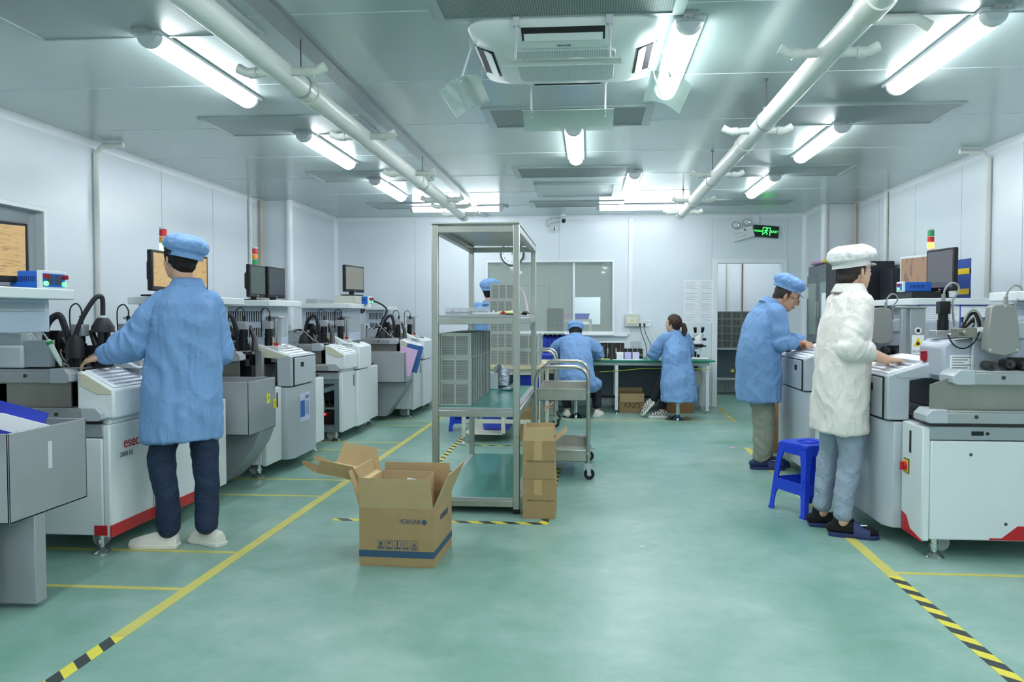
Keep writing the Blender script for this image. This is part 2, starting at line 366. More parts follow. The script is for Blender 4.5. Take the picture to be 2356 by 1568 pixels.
bigpipe(1.06,1,'long white plastic pipe hung under the ceiling, right one',(3.62,5.1,6.65,8.1,9.02),(3.05,5.5,8.15))
t=thing('duct_pipe','short white elbow outlet on the ceiling beside the right pipe','pipe',(1.42,3.95,H0))
obj('pipe_tube',M().tube([(-.13,-.1,-.03),(.1,-.1,-.03),(.17,-.1,-.07)],.026,12),PVC,t)
# ---------------- cassette air conditioner ----------------
t=thing('air_conditioner','white ceiling cassette air conditioner with four clear hanging air deflectors','air conditioner',(-.125,4.22,H0))
def rr(w,d,r,z,n=6):
    o=[]
    for (sx,sy,a) in ((1,1,0),(-1,1,90),(-1,-1,180),(1,-1,270)):
        for i in range(n+1):
            q=R(a+90*i/n); o.append((sx*(w-r)+math.cos(q)*r,sy*(d-r)+math.sin(q)*r,z))
    return o
m=M(); m.ring([rr(.46,.46,.12,0),rr(.47,.47,.12,-.02),rr(.455,.455,.12,-.045),rr(.34,.34,.07,-.085)]); obj('body',m,mat('ac white',(226,232,230),.3),t)
obj('intake_grille',M().ring([rr(.26,.26,.05,-.084),rr(.255,.255,.05,-.096)]),PERF3,t)
text('brand_plate','GREE',.03,mat('ac badge',(60,70,110),.4),t,Matrix.Translation((0,-.30,-.088))@Euler((PI,0,0)).to_matrix().to_4x4())
GLS=mat('clear acrylic',(196,214,206),.08,0,alpha=.62,coat=.6)
for k in range(4):
    T=Matrix.Rotation(k*PI/2,4,'Z')
    m=M(); m.T=T; m.prism([(-.448,-.052),(-.362,-.0815),(-.36,-.074),(-.445,-.045)],0,-.2,.2); o=obj('air_slot',m,BLACK,t)
    m=M(); m.T=T; m.prism([(-.412,-.068),(-.375,-.088),(-.372,-.084),(-.409,-.062)],0,-.19,.19); obj('louvre',m,mat('ac white',(0,0,0)),t)
    for s in (-1,1):
        m=M(); m.T=T; m.box((s*.22-.015,-.485,-.05),(s*.22+.015,-.45,-.01)); m.cyl((s*.22,-.465,-.03),(s*.22,-.53,-.23),.006,n=8); m.sph((s*.22,-.465,-.04),.015,8,6); obj('hanger_arm',m,HOUS,t)
    m=M(); m.T=T; pr=[]
    for i in range(9):
        q=i/8; pr.append((-.63+.2*q,-.285+.075*q+.026*math.sin(q*PI)))
    pr2=[(p[0],p[1]-.004) for p in pr[::-1]]
    m.prism([(p[0]+.0,p[1]) for p in pr]+pr2,0,-.27,.27); obj('air_deflector',m,GLS,t)
ACU=t
# ---------------- windows and door ----------------
GLASS=mat('window glass',(232,242,236),.02,0,alpha=.13,coat=.8)
m=M(); f=.035
m.box((BX0-f,YB-.025,BZ0-f),(BX0,YB,BZ1+f)); m.box((BX1,YB-.025,BZ0-f),(BX1+f,YB,BZ1+f)); m.box((BX0,YB-.0251,BZ1),(BX1,YB,BZ1+f)); m.box((BX0,YB-.0251,BZ0-f),(BX1,YB,BZ0)); m.box((BX0-.03,YB-.05,BZ0-f-.02),(BX1+.03,YB,BZ0-f+.005)); m.box((-.225,YB+.02,BZ0),(-.195,YB+.06,BZ1))
w1=struct('window_1',m,TRIM,bev=.004); obj('window_pane',M().box((BX0,YB+.045,BZ0),(-.225,YB+.05,BZ1)).box((-.195,YB+.045,BZ0),(BX1,YB+.05,BZ1)),GLASS,w1,sm=False)
m=M(); m.box((XL,LW0-f,LZ0-f),(XL+.02,LW0,LZ1+f)); m.box((XL,LW1,LZ0-f),(XL+.02,LW1+f,LZ1+f)); m.box((XL,LW0,LZ1),(XL+.0201,LW1,LZ1+f)); m.box((XL,LW0,LZ0-f),(XL+.0201,LW1,LZ0))
w2=struct('window_2',m,TRIM,bev=.004); obj('window_pane',M().box((XL-.055,LW0,LZ0),(XL-.05,LW1,LZ1)),GLASS,w2,sm=False)
m=M(); m.box((DX0-.06,YB-.02,0),(DX0+.008,YB+.12,DZ+.06)); m.box((DX1-.008,YB-.02,0),(DX1+.07,YB+.12,DZ+.06)); m.box((DX0,YB-.0201,DZ-.008),(DX1,YB+.1201,DZ+.06)); struct('door_1',m,TRIM,bev=.004)
m=M(); m.box((.56,YB-.03,1.3),(.62,YB,H0-.05)); m.box((.55,YB-.03,1.02),(.575,YB,1.14)); m.box((-1.4,YB-.03,.985),(.55,YB,1.02)); tag(obj('cable_duct',m,TRIM,bev=.003),'white wall trunking from ceiling to the breaker box and under the back window','cable duct')
# ---------------- rooms seen through the glass and the door ----------------
NW=mat('next room wall',(178,192,184),.5)
m=M(); m.box((-4.2,YB+3.6,0),(-.26,YB+3.7,H0)); m.box((.22,YB+3.6,0),(3.4,YB+3.7,H0)); m.box((-.26,YB+3.6,0),(.22,YB+3.7,1.12)); m.box((-.26,YB+3.6,1.63),(.22,YB+3.7,H0)); m.box((-4.3,YB+.1,0),(-4.2,YB+3.7,H0)); m.box((1.4,YB+.1,0),(1.5,YB+3.6,H0)); struct('wall_nextroom',m,NW,sm=False)
struct('ceiling_nextroom',M().box((-4.3,YB+.1,H0),(3.6,YB+5.6,H0+.1)),CEIL,sm=False)
m=M(); m.box((3.4,YB+.1,0),(3.5,YB+3.6,H0)); m.box((1.5,YB+2.2,0),(3.4,YB+2.3,H0)); struct('wall_corridor',m,WALL,sm=False)
m=M(); m.box((-1,YB+5.4,0),(2,YB+5.5,H0)); m.box((-1.1,YB+3.7,0),(-1,YB+5.5,H0)); m.box((1.9,YB+3.7,0),(2,YB+5.5,H0)); struct('wall_farroom',m,WALL,sm=False)
m=M(); m.box((-.8,YB+3.56,0),(-.75,YB+3.6,1.9)); m.box((-1.65,YB+3.56,0),(-1.6,YB+3.6,1.9)); m.box((-1.6,YB+3.56,1.85),(-.8,YB+3.6,1.9)); m.box((-1.6,YB+3.58,0),(-.8,YB+3.6,1.85)); struct('door_2',m,NW,bev=.005)
m=M(); m.box((1.36,YB+1.5,0),(1.4,YB+1.55,2)); m.box((1.36,YB+2.4,0),(1.4,YB+2.45,2)); m.box((1.36,YB+1.5,1.96),(1.4,YB+2.45,2)); struct('door_3',m,TRIM,bev=.005)
for (x,y,rz,lab) in ((-3.2,YB+1.9,0,'added tube ceiling light brightening the left part of the room behind the back window'),(.6,YB+1.4,0,'added tube ceiling light brightening the right part of the room behind the back window'),(-.9,YB+1.9,0,'tube ceiling light in the room behind the back window'),(.8,YB+4.6,PI/2,'second tube ceiling light in the far room'),(.3,YB+4.2,PI/2,'tube ceiling light in the far room beyond the inner opening'),(2.4,YB+1.1,PI/2,'tube ceiling light in the corridor beyond the doorway')): dup(L0,(x,y,H0),rz,lab,'tube ceiling lights')  # left-part and right-part lamps are added to brighten the room behind the window
dup(ACU,(.42,YB+1.9,H0),0,'white ceiling cassette air conditioner in the room behind the back window')
for (x,mt_,lab) in ((1.83,PVC,'white vertical pipe on the corridor wall at the left edge of the doorway'),(2.12,mat('beige pipe',(0,0,0)),'beige vertical pipe with a red valve on the corridor wall'),(2.32,PVC,'thin pale pipe on the corridor wall between the thicker pipes'),(2.56,mat('brown pipe',(130,100,90),.4),'thin brown vertical pipe on the corridor wall')):
    o=tag(obj('wall_pipe',M().cyl((x,YB+2.16,.0),(x,YB+2.16,H0),.012 if mt_.name=='brown pipe' else .02,n=12),mt_),lab,'pipe')
    if 'beige' in lab: obj('valve_handle',M().cyl((x-.05,YB+2.12,1.5),(x-.05,YB+2.12,1.58),.02,n=12).box((x-.05,YB+2.11,1.53),(x,YB+2.13,1.55)),RED,o)
# room left of the left window
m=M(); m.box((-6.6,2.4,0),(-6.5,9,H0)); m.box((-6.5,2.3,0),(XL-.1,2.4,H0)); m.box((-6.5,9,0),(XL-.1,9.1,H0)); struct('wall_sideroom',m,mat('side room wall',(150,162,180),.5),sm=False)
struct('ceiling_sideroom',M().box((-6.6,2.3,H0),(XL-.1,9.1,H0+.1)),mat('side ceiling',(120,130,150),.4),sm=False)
dup(L0,(-5.6,7.3,H0),0,'tube ceiling light seen through the left window','tube ceiling lights')
# ---------------- die bonding machines ----------------
STRIP=mat('machined strip',(165,172,176),.35,.4,var=.05,vs=5)
PLATE=mat('bare steel plate',(160,158,148),.36,.75,var=.14,vs=5,aniso=(1,1,.4))
HOODM=mat('hood enamel',(196,206,222),.35)
MECH=mat('black anodised',(30,30,34),.4,.3)
MECH2=mat('gunmetal',(78,76,76),.4,.6)
BRASS=mat('brass tint',(150,120,70),.4,.7)
LABELW=mat('sticker white',(235,238,240),.6)
SILV=mat('tube silver',(205,208,206),.4)
ORANGE=mat('orange lens',(235,130,30),.3)
def machine(label,loc,rz,kind,near,c0,c1,L=1.35,D=.95,shelf=(.35,1.0),sdep=(.05,.62),redtrim=False,opened=False,bin_=None,head=True,tower=None,hoodh=1.0,shield=False,extra='',lowmod=True):
    """a runs along the operator's right, y' into the machine; near = 0 or 1: which end faces the camera"""
    t=thing('bonding_machine',label,'machine',loc,rz,'semiconductor bonding machines along the walls')
    A=(lambda s:s) if near==0 else (lambda s:L-s)   # s = distance from the near end
    def bx(m,s0,s1,y0,y1,z0,z1): return m.box((A(s0),y0,z0),(A(s1),y1,z1))
    # lower cabinet
    m=M()
    if opened:
        bx(m,.03,L-.02,.5,D,.12,.63); bx(m,.5,L-.02,.03,.5,.12,.63)
        obj('cabinet_body',m,WHITE,t,bev=.006)
        m=M(); 
        for (y,) in ((.02,),(.46,),(.88,)): bx(m,0,.04,y,y+.045,.1,.63)
        bx(m,.002,.038,.02,.925,.1,.15); bx(m,.002,.038,.02,.925,.59,.63); bx(m,.003,.037,.05,.47,.33,.35)
        m.prism([(.06,.53),(.06,.58),(.46,.46),(.46,.41)],0,min(A(.005),A(.03)),max(A(.005),A(.03)))
        obj('side_frame',m,mat('blue grey frame',(112,128,136),.45,.3),t,bev=.003)
        m=M(); bx(m,.12,.4,.1,.4,.16,.3); bx(m,.1,.42,.08,.46,.36,.38); bx(m,.15,.35,.12,.3,.4,.52)
        obj('drive_unit',m,MECH,t,bev=.006)
        m=M(); m.tube([(A(.1),.3,.5),(A(.09),.36,.42),(A(.1),.34,.32),(A(.12),.4,.2)],[.03,.035,.03,.025],10); obj('air_hose',m,mat('pale yellow hose',(205,208,120),.5),t)
        m=M(); m.sph((A(.1),.2,.27),.012,8,6); obj('indicator_lamp',m,mat('red glow',(255,40,40),.4,emit=4),t)
        for k in range(3):
            m=M(); m.tube(bez((A(.1),.12+.1*k,.56),(A(.02),.2,.4),(A(.1),.05+.1*k,.35),(A(.09),.15+.1*k,.17)),.008,6); obj('cable',m,WIRE if k else RUBBER,t)
    else:
        m=M(); bx(m,.0,L,.02,D,.11,.63); obj('cabinet_body',m,WHITE,t,bev=.008)
        m=M()
        for s,z in ((.22,.56),(.5,.5),(.75,.58),(.4,.2)): m.cyl((A(-.004),s,z),(A(.01),s,z),.008,n=10)
        obj('panel_screw',m,DGREY,t)
    if redtrim:
        m=M(); x0,x1=sorted((A(-.002),A(.004)))
        m.prism([(.32,.125),(.38,.125),(.46,.19),(D,.19),(D,.115),(.32,.115)],0,x0,x1) if near==1 else m.prism([(.0,.112),(.0,.165),(.07,.165),(.07,.112)],0,x0,x1)
        m2=m; obj('red_stripe',m2,RED,t,sm=False)
    m=M(); bx(m,-.003,L,.015,D,.635,.705); obj('side_strip',m,STRIP,t,bev=.004)
    m=M(); 
    for y in (.3,.52,.7): m.cyl((A(-.006),y,.67),(A(.0),y,.67),.009,n=10)
    m.box((A(-.006),.22,.66),(A(0),.28,.682)); obj('strip_hole',m,BLACK,t)
    m=M(); bx(m,.01,L-.01,.03,D,.706,.73); obj('deck',m,MECH2,t)
    m=M(); bx(m,.22,L-.1,.3,.8,.73,.86); bx(m,.3,.9,.25,.5,.86,.94); bx(m,.45,.6,.3,.5,.94,1.04); obj('machine_bed',m,MECH,t,bev=.006)
    # feet and casters
    for s in (.06,L-.08):
        for y in (.07,D-.08):
            m=M(); m.cyl((A(s),y,.03),(A(s),y,.12),.017,n=12); m.cyl((A(s),y,.055),(A(s),y,.075),.024,n=6)
            m.lathe([(.0,0),(.05,0),(.05,.008),(.036,.022),(.016,.036),(0,.036)],(A(s),y,0),20); obj('levelling_foot',m,CHROME,t)
    for s in (.2,L-.25):
        m=M(); m.cyl((A(s)-.016,.16,.045),(A(s)+.016,.16,.045),.045,n=20); o=obj('caster_wheel',m,mat('nylon wheel',(205,210,205),.5),t)
        obj('caster_fork',M().box((A(s)-.024,.13,.05),(A(s)-.018,.19,.11)).box((A(s)+.018,.13,.05),(A(s)+.024,.19,.11)).box((A(s)-.024,.12,.1),(A(s)+.024,.2,.112)),ALU,o)
    # doors on the operator side
    dh=.70
    def door(s0,s1,y=-.02,mt=WHITE,slot=None,sw=False,z0=.1,z1=None):
        m=M(); bx(m,s0+.004,s1-.004,y,.02,z0,(z1 or dh)); d=obj('door',m,mt,t,bev=.008)
        if slot is not None:
            m=M(); bx(m,slot-.012,slot+.012,y-.002,y+.004,.54,.66); obj('door_slot',m,BLACK,d,sm=False)
        if sw:
            q=slot+.045
            m=M(); bx(m,q-.035,q+.035,y-.003,y+.002,.42,.5); o=obj('power_switch',m,mat('black enamel',(30,26,28),.4),d,sm=False)
            m=M(); bx(m,q-.03,q+.03,y-.006,y-.003,.425,.495); obj('switch_plate',m,YEL,o,sm=False)
            m=M(); m.cyl((A(q),y-.006,.46),(A(q),y-.02,.46),.024,n=18).box((A(q)-.006,y-.035,.438),(A(q)+.006,y-.02,.482)); obj('switch_knob',m,RED,o)
        return d
    if kind=='grey':
        door(-.0,c0,slot=.16 if near==1 else c0-.1,sw=near==1)
        door(c1,L,slot=None)
        y=-.1
        # lower and upper console doors
        m=M(); m.prism([(A(c0),.02),(A(c0),y+.04),(A(c0+.06),y),(A(c1),y),(A(c1),.02)],2,.095,.69); d=obj('console_base',m,GREYP,t,bev=.005)
        m=M(); m.prism([(.02,.7),(.02 if near==0 else .02,.92),(.2,.95),(.22,1.045),(.12,1.02),(y,.945),(y,.7)],0,*sorted((A(c0),A(c1)))); c=obj('console',m,GREYP if near==1 else GREYP,t,bev=.006)
        m=M(); bx(m,c0+.05,c1-.02,y-.008,y,.705,.93); u=obj('console_door',m,GREYP,t,bev=.004)
        m=M(); bx(m,c0+.2,c0+.26,y-.011,y-.007,.85,.89); obj('handle_recess',m,BLACK,u,sm=False)
        m=M(); bx(m,c0+.05-.004,c0+.05,y-.01,y+.01,.7,.935); bx(m,c0+.05,c1-.02,y-.004,y+.01,.93,.938); obj('door_gap',m,BLACK,c,sm=False)
        e=.006
        m=M(); sx=A(c0-.002); m.prism([(y+.035,.955),(.18,1.028),(.18,.935),(y+.06,.935)],0,*sorted((A(c0-.004),A(c0+.004)))); obj('side_badge',m,BEIGE if near==0 else GREYP,t,bev=.002)
        m=M(); m.prism([(y+.02,.952),(.2,1.04),(.2,1.046),(y+.02,.96)],0,*sorted((A(c0+.05),A(c1-.1)))); k=obj('keyboard',m,PAPER,t,bev=.002)
        m=M()
        for i in range(4):
            for j in range(12):
                u=c0+.08+j*.03; v=y+.04+i*.045; z=.955+(v-y-.02)*.4+.008
                if u<c1-.13: m.box((A(u),v,z-.004),(A(u+.022),v+.03,z+.002))
        obj('keypad',m,mat('key grey',(192,197,205),.5),k,sm=False)
        m=M(); m.sph((A(c1-.07),y+.06,.975),(.045,.03,.014),14,8); obj('trackball_dish',m,MECH2,t)
        if near==1:
            m=M(); m.cyl((A(c0+.05),.13,1.03),(A(c0+.05),.12,1.085),.026,n=20); m.lathe([(.031,1.035),(.031,1.07),(.027,1.07),(.027,1.035)],(A(c0+.05),.127,0),20,hollow=True); obj('emergency_guard',m,mat('dark red guard',(150,20,40),.35),t)
    else:
        door(0,c0,slot=c0-.05 if not redtrim else None); door(c0,c1,y=-.05,slot=None); door(c1,L)
        # near console with keyboard
        y=-.05
        m=M(); m.prism([(y,.735),(y,.89),(.12,.985),(.155,.985),(.155,.735)],0,*sorted((A(.0),A(c0)))); c=obj('console',m,WHITE,t,bev=.012)
        m=M(); bx(m,.03,c0,-.01,.15,.70,.736); obj('console_neck',m,WHITE,t,bev=.01)
        m=M(); m.prism([(y+.012,.885),(.11,.972),(.135,.972),(.135,.91),(.04,.865),(y+.012,.865)],0,*sorted((A(-.005),A(.004)))); b=obj('side_badge',m,BEIGE,t,bev=.002)
        m=M(); m.prism([(y+.01,.897),(.12,.984),(.12,.992),(y+.01,.904)],0,*sorted((A(.02),A(c0-.02)))); k=obj('keyboard',m,PAPER,t,bev=.002)
        m=M()
        for i in range(5):
            for j in range(9):
                u=.05+j*.033; v=y+.022+i*.029; z=.908+(v-y-.01)*.55
                if u<c0-.05: m.box((A(u),v,z-.0),(A(u+.024),v+.018,z+.0055))
        obj('keypad',m,mat('key grey',(192,197,205),.5),k,sm=False)
        y=-.07
        m=M(); m.prism([(y,.71),(y,.955),(.02,.99),(.26,.99),(.26,.71)],0,*sorted((A(c0+.004),A(c1)))); c=obj('console_pillar',m,WHITE,t,bev=.012)
        m=M(); m.sph((A((c0+c1)/2),y+.1,.985),(.06,.035,.014),14,8); obj('trackball_dish',m,MECH2,t)
        m=M(); m.prism([(.0,.98),(.22,.985),(.26,1.06),(.16,1.06)],0,*sorted((A(c0-.1),A(c0+.12)))); obj('screen_hump',m,WHITE,t,bev=.01)
    if redtrim and near==0:
        m=M(); bx(m,0,c0,-.024,-.018,.1,.165); bx(m,c0,c1,-.054,-.048,.1,.165); obj('red_stripe',m,RED,t,sm=False)
        T=Matrix.Translation((A(.2),-.0225,.585))@Euler((R(90),0,0)).to_matrix().to_4x4()
        text('brand_lettering','esec',.085,mat('crimson ink',(175,20,50),.5),t,T,.001)
        text('model_lettering','2008 hS',.038,mat('grey ink',(110,112,115),.6),t,Matrix.Translation((A(.15),-.0225,.525))@Euler((R(90),0,0)).to_matrix().to_4x4(),.001)
    if redtrim and near==1:
        m=M(); m.prism([(A(0),.1),(A(.26),.1),(A(.26),.2),(A(.2),.19),(A(.15),.13),(A(0),.108)],1,-.024,-.018); obj('red_stripe',m,RED,t,sm=False)
    # near end: rails with steel plate between
    def rail(y0,z0,z1,w=.12):
        m=M(); bx(m,-.03,w,y0+.1,D,z0,z1-.015); 
        for q in (.0,.05,.09): bx(m,q-.02,q,y0+.12,D,z1-.016,z1-.004)
        r=obj('loader_rail',m,ALU,t,bev=.003)
        m=M(); m.prism([(y0,z0+.01),(y0,z1-.03),(y0+.03,z1),(y0+.11,z1),(y0+.11,z0),(y0+.02,z0)],0,*sorted((A(-.035),A(w+.01)))); obj('rail_end_cap',m,mat('end cap silver',(190,196,202),.35,.3),r,bev=.003)
        for q in (.25,.5,.72): obj('rail_bolt',M().cyl((A(-.034),y0+q,(z0+z1)/2),(A(-.028),y0+q,(z0+z1)/2),.01,n=10),MECH2,r)
    rail(.11 if near==1 else .17,.925,1.0); rail(-.02 if near==1 else .0,.725,.795)
    m=M(); x0,x1=sorted((A(.02),A(.03)))
    m.prism([(.02 if near==1 else .2,.79),(.02 if near==1 else .2,.92),(.12 if near==1 else .21,.96),(.72,.96),(.72,.79)],0,x0,x1); obj('steel_side_plate',m,PLATE,t)
    m=M(); bx(m,.06,.3,.74,.9,.79,.92); obj('dark_recess',m,BLACK,t)
    m=M(); m.sph((A(.0),.79,.915),(.02,.03,.008),10,6); obj('indicator_lamp',m,mat('red glow',(255,40,40),.4,emit=4),t)
    # magazine tower and shelf hood
    s0,s1=shelf
    m=M(); m.prism([(A(s0),sdep[0]+.03),(A(s0+.03),sdep[0]),(A(s1),sdep[0]),(A(s1),sdep[1]),(A(s0),sdep[1])],2,1.36,1.41); obj('shelf_top',m,WHITE,t,bev=.005)
    m=M(); bx(m,s0+.1,s1-.02,sdep[0]+.12,sdep[1]-.02,hoodh,1.36); h=obj('hood',m,HOODM,t,bev=.004)
    m=M(); yy=sdep[0]+.14
    k=0
    while yy<sdep[1]-.06:
        bx(m,s0+.097,s0+.104,yy,yy+.009,1.23,1.32); bx(m,s0+.097,s0+.104,yy,yy+.009,1.1,1.18); yy+=.02
    obj('vent_slot',m,BLACK,t,sm=False)
    m=M(); bx(m,s0+.16,s1-.06,sdep[0]+.114,sdep[0]+.121,hoodh+.1,1.34); obj('hood_door',m,GREYP,t,bev=.002)
    if not lowmod: pass
    m=M(); bx(m,s0+.05,s1-.05,sdep[0]+.15,D,.73,hoodh-.0) if lowmod else bx(m,1.0,1.3,.3,D,.73,1.0); obj('lower_module',m,mat('module grey',(170,176,184),.4),t,bev=.006)
    m=M()
    for q in range(6): bx(m,s0+.046,s0+.052,sdep[0]+.18+.09*q,sdep[0]+.22+.09*q,.78+.03*(q%3),.84+.04*(q%2))
    obj('module_panel',m,STRIP,t,bev=.002)
    if head: heads(t,A,shield,D,kind)
    if tower:
        a,y=tower[:2]; zb=1.41; cols=tower[2]; lit=tower[3]; zt=tower[4] if len(tower)>4 else 1.75
        T=obj('signal_tower',M().cyl((a,y,zb),(a,y,zt),.02,n=16).lathe([(.03,zb),(.03,zb+.01),(.02,zb+.02)],(a,y,0),16),mat('tower grey',(200,202,198),.4),t)
        for i,cn in enumerate(cols):
            z=zt+i*.05; colr={'r':(200,35,45),'o':(240,150,30),'g':(30,150,85)}[cn]
            m=M(); m.cyl((a,y,z+.004),(a,y,z+.046),.026,n=20)
            obj('signal_lens',m,mat('lens '+cn+('lit' if lit==cn else ''),{'g':(90,255,150),'o':(255,150,40),'r':(255,60,60)}[cn] if lit==cn else colr,.3,emit=5 if lit==cn else 0),T)
        obj('tower_cap',M().cyl((a,y,zt+len(cols)*.05),(a,y,zt+len(cols)*.05+.012),.027,n=20),mat('tower grey',(0,0,0)),T)
    if bin_:
        o0,o1,y0,y1,z0,z1=bin_; w_=.008
        m=M(); 
        bx(m,o0,o1,y0,y0+w_,z0,z1); bx(m,o0,o1,y1-w_,y1,z0,z1); bx(m,o0,o0+w_,y0,y1,z0,z1); bx(m,o1-w_,o1,y0,y1,z0,z1); bx(m,o0,o1,y0,y1,z0,z0+w_)
        b=obj('side_bin',m,SHEET,t,bev=.002)
        m=M(); cw=bin_ and (y1-y0)
        pr=[(y0+.0,z0),(y0+.04,z0-.1),(y0+.14,z0-.25),(y0+.26,.06),(y1,.06),(y1,z0)] if not extra=='straight' else [(y0,z0),(y0,.02),(y1,.02),(y1,z0)]
        m.prism(pr,0,*sorted((A(o1-.02),A(o1-.3 if extra!='straight' else o1-.09)))) if extra!='straight' else m.prism(pr,0,*sorted((A(o0+.22),A(o0+.29))))
        obj('chute',m,mat('chute sheet',(150,156,160),.4,.2),t,bev=.003)
    return t
def heads(t,A,shield,D,kind):
    bx=lambda m,s0,s1,y0,y1,z0,z1: m.box((A(s0),y0,z0),(A(s1),y1,z1))
    P=lambda s,y,z:(A(s),y,z)
    if not shield:
        m=M(); bx(m,.16,.36,.16,.56,.73,.88); bx(m,.18,.34,.2,.5,.88,.98); bx(m,.2,.3,.24,.34,.98,1.05)
        for i in range(7): m.cyl(P(.14,.2+i*.05,.77),P(.17,.2+i*.05,.77),.014,n=10)
        for i in range(5): bx(m,.16,.185,.22+i*.05,.25+i*.05,.9,.94)
        obj('bond_head',m,MECH,t,bev=.004)
        m=M(); bx(m,.34,.5,.2,.75,.95,1.0); bx(m,.36,.48,.25,.45,1.0,1.07); obj('bridge_arm',m,mat('arm grey',(150,155,160),.4,.3),t,bev=.015)
        m=M(); m.prism([(.45,.98),(.5,1.13),(.62,1.13),(.85,1.02),(.85,.93),(.45,.93)],0,*sorted((A(.15),A(.3)))); obj('arm_cover',m,GREYP,t,bev=.012)
        m=M(); m.cyl(P(.12,.36,1.12),P(.3,.36,1.12),.06,n=8); bx(m,.1,.16,.32,.4,1.06,1.2); m.cyl(P(.08,.36,1.12),P(.12,.36,1.12),.022,n=10); obj('drive_motor',m,MECH,t,bev=.006)
        obj('motor_boss',M().box(P(.075,.345,1.105),P(.098,.375,1.135)),ALU,t,bev=.003)
        for (s,y) in ((.1,.2),(.42,.13)):
            m=M(); m.cyl(P(s,y,1.0),P(s,y,1.1),.032,n=18); m.cyl(P(s,y,1.1),P(s,y,1.17),.027,n=18); m.cyl(P(s,y,1.12),P(s,y,1.13),.034,n=18); bx(m,s-.03,s+.03,y-.03,y+.03,.88,1.0); mc=obj('camera_lens',m,mat('lens black',(18,18,20),.3),t)
            m=M(); bx(m,s-.03,s+.03,y-.035,y+.035,1.17,1.235); obj('camera_body',m,mat('camera grey',(170,172,175),.4,.3),mc,bev=.004)
            m=M(); m.cyl(P(s,y-.01,1.235),P(s,y-.01,1.28),.01,n=10); m.tube(cr([P(s,y-.01,1.27),P(s,y-.012,1.31),P(s+.01,y+.02,1.345),P(s+.02,y+.06,1.33),P(s+.02,y+.07,1.28),P(s+.03,y+.07,1.15)]),.004,6); obj('camera_cable',m,RUBBER,mc)
            m=M(); m.box(P(s-.04,y-.05,.995),P(s+.04,y+.08,1.003)); obj('camera_bracket',m,ALU,mc)
        # flexible hoses with domes
        m=M(); m.tube(cr([P(.1,.40,1.09),P(.08,.38,1.16),P(.05,.35,1.23),P(.04,.31,1.27),P(.04,.27,1.28),P(.05,.25,1.22),P(.08,.24,1.1),P(.1,.24,1.0)]),.018,10); obj('extraction_hose',m,mat('hose black',(40,40,44),.55),t)
        m=M(); m.lathe([(.0,.96),(.055,.96),(.06,1.02),(.05,1.07),(.025,1.1),(0,1.1)],P(.1,.40,0),20); obj('hose_dome',m,mat('hose black',(0,0,0)),t)
        m=M(); m.lathe([(.0,.98),(.065,.98),(.06,1.02),(.04,1.06),(0,1.065)],P(.18,.27,0),20); obj('hose_dome',m,mat('hose black',(0,0,0)),t)
        m=M(); m.cyl(P(.2,.17,1.04),P(.2,.17,1.065),.016,n=12); obj('filter_cap',m,YEL,t); obj('filter_cup',M().cyl(P(.2,.17,.97),P(.2,.17,1.04),.014,n=12),ALU,t)
        m=M(); m.tube([P(.15,.17,1.2),P(.15,.13,1.1),P(.13,.12,1.0)],[.014,.022,.026],10); obj('dispenser_tube',m,MECH2,t)
        for k in range(4):
            m=M(); m.tube(bez(P(.1+.05*k,.45-.06*k,1.18-.03*k),P(.02,.5-.08*k,1.25-.08*k),P(.05,.3-.06*k,1.0),P(.12+.03*k,.2+.06*k,.98),12),.0035,5); obj('cable',m,[SILV,RUBBER,WIRE,SILV][k],t)
        # gimbal, brackets and wiring around the head
        m=M(); m.lathe([(.03,1.06),(.05,1.06),(.05,1.1),(.03,1.1)],P(.28,.4,0),18,hollow=True); bx(m,.2,.4,.58,.7,.73,1.02); bx(m,.34,.46,.5,.6,.9,1.1); obj('gimbal_block',m,MECH2,t,bev=.006)
        for m in (bx(M(),.22,.26,.1,.16,.78,1.0),bx(M(),.1,.3,.52,.56,.96,1.02),M().cyl(P(.15,.3,.98),P(.15,.3,1.08),.02,n=12),M().cyl(P(.3,.16,.9),P(.3,.16,1.02),.018,n=12)): obj('clamp_column',m,ALU,t,bev=.003)
        m=M(); bx(m,.12,.2,.62,.8,1.0,1.16); m.cyl(P(.11,.7,1.08),P(.14,.7,1.08),.05,n=8); obj('stepper_motor',m,MECH,t,bev=.006)
        obj('brass_fitting',M().cyl(P(.155,.24,.99),P(.155,.24,1.01),.012,n=10).cyl(P(.155,.36,.99),P(.155,.36,1.01),.012,n=10),BRASS,t)
        for k in range(6):
            m=M(); m.tube(bez(P(.12+.05*k,.6-.04*k,1.1),P(.05+.03*k,.45,1.2-.02*k),P(.1,.25+.05*k,1.12),P(.2+.02*k,.2+.05*k,.9),12),[.003,.006,.004,.003,.005,.004][k],6); obj('cable',m,[RUBBER,RUBBER,SILV,WIRE,RUBBER,SILV][k],t)
        # lead magazine housing + column
        m=M(); bx(m,.02,.12,.56,.66,.75,.92); bx(m,.0,.1,.7,.88,.8,1.0); obj('reel_cover',m,mat('cover light',(196,200,198),.45),t,bev=.004)
        m=M(); bx(m,.05,.3,.62,.88,.97,1.18); obj('guard_plate',m,mat('guard grey',(170,180,184),.4),t,bev=.004)
        m=M(); bx(m,.5,.62,.1,.18,.73,1.26); bx(m,.48,.62,.06,.19,1.26,1.275); c=obj('linear_column',m,ALU,t,bev=.004)
        obj('column_rod',M().cyl(P(.48,.08,.75),P(.48,.08,1.26),.008,n=8),CHROME,t)
        m=M(); bx(m,.497,.5,.11,.17,1.03,1.1); st=obj('column_sticker',m,LABELW,c,sm=False)
        m=M(); m.prism([(.14-.022,1.045),(.14+.022,1.045),(.14,1.085)],0,*sorted((A(.4955),A(.497)))); obj('warning_triangle',m,YEL,c,sm=False)
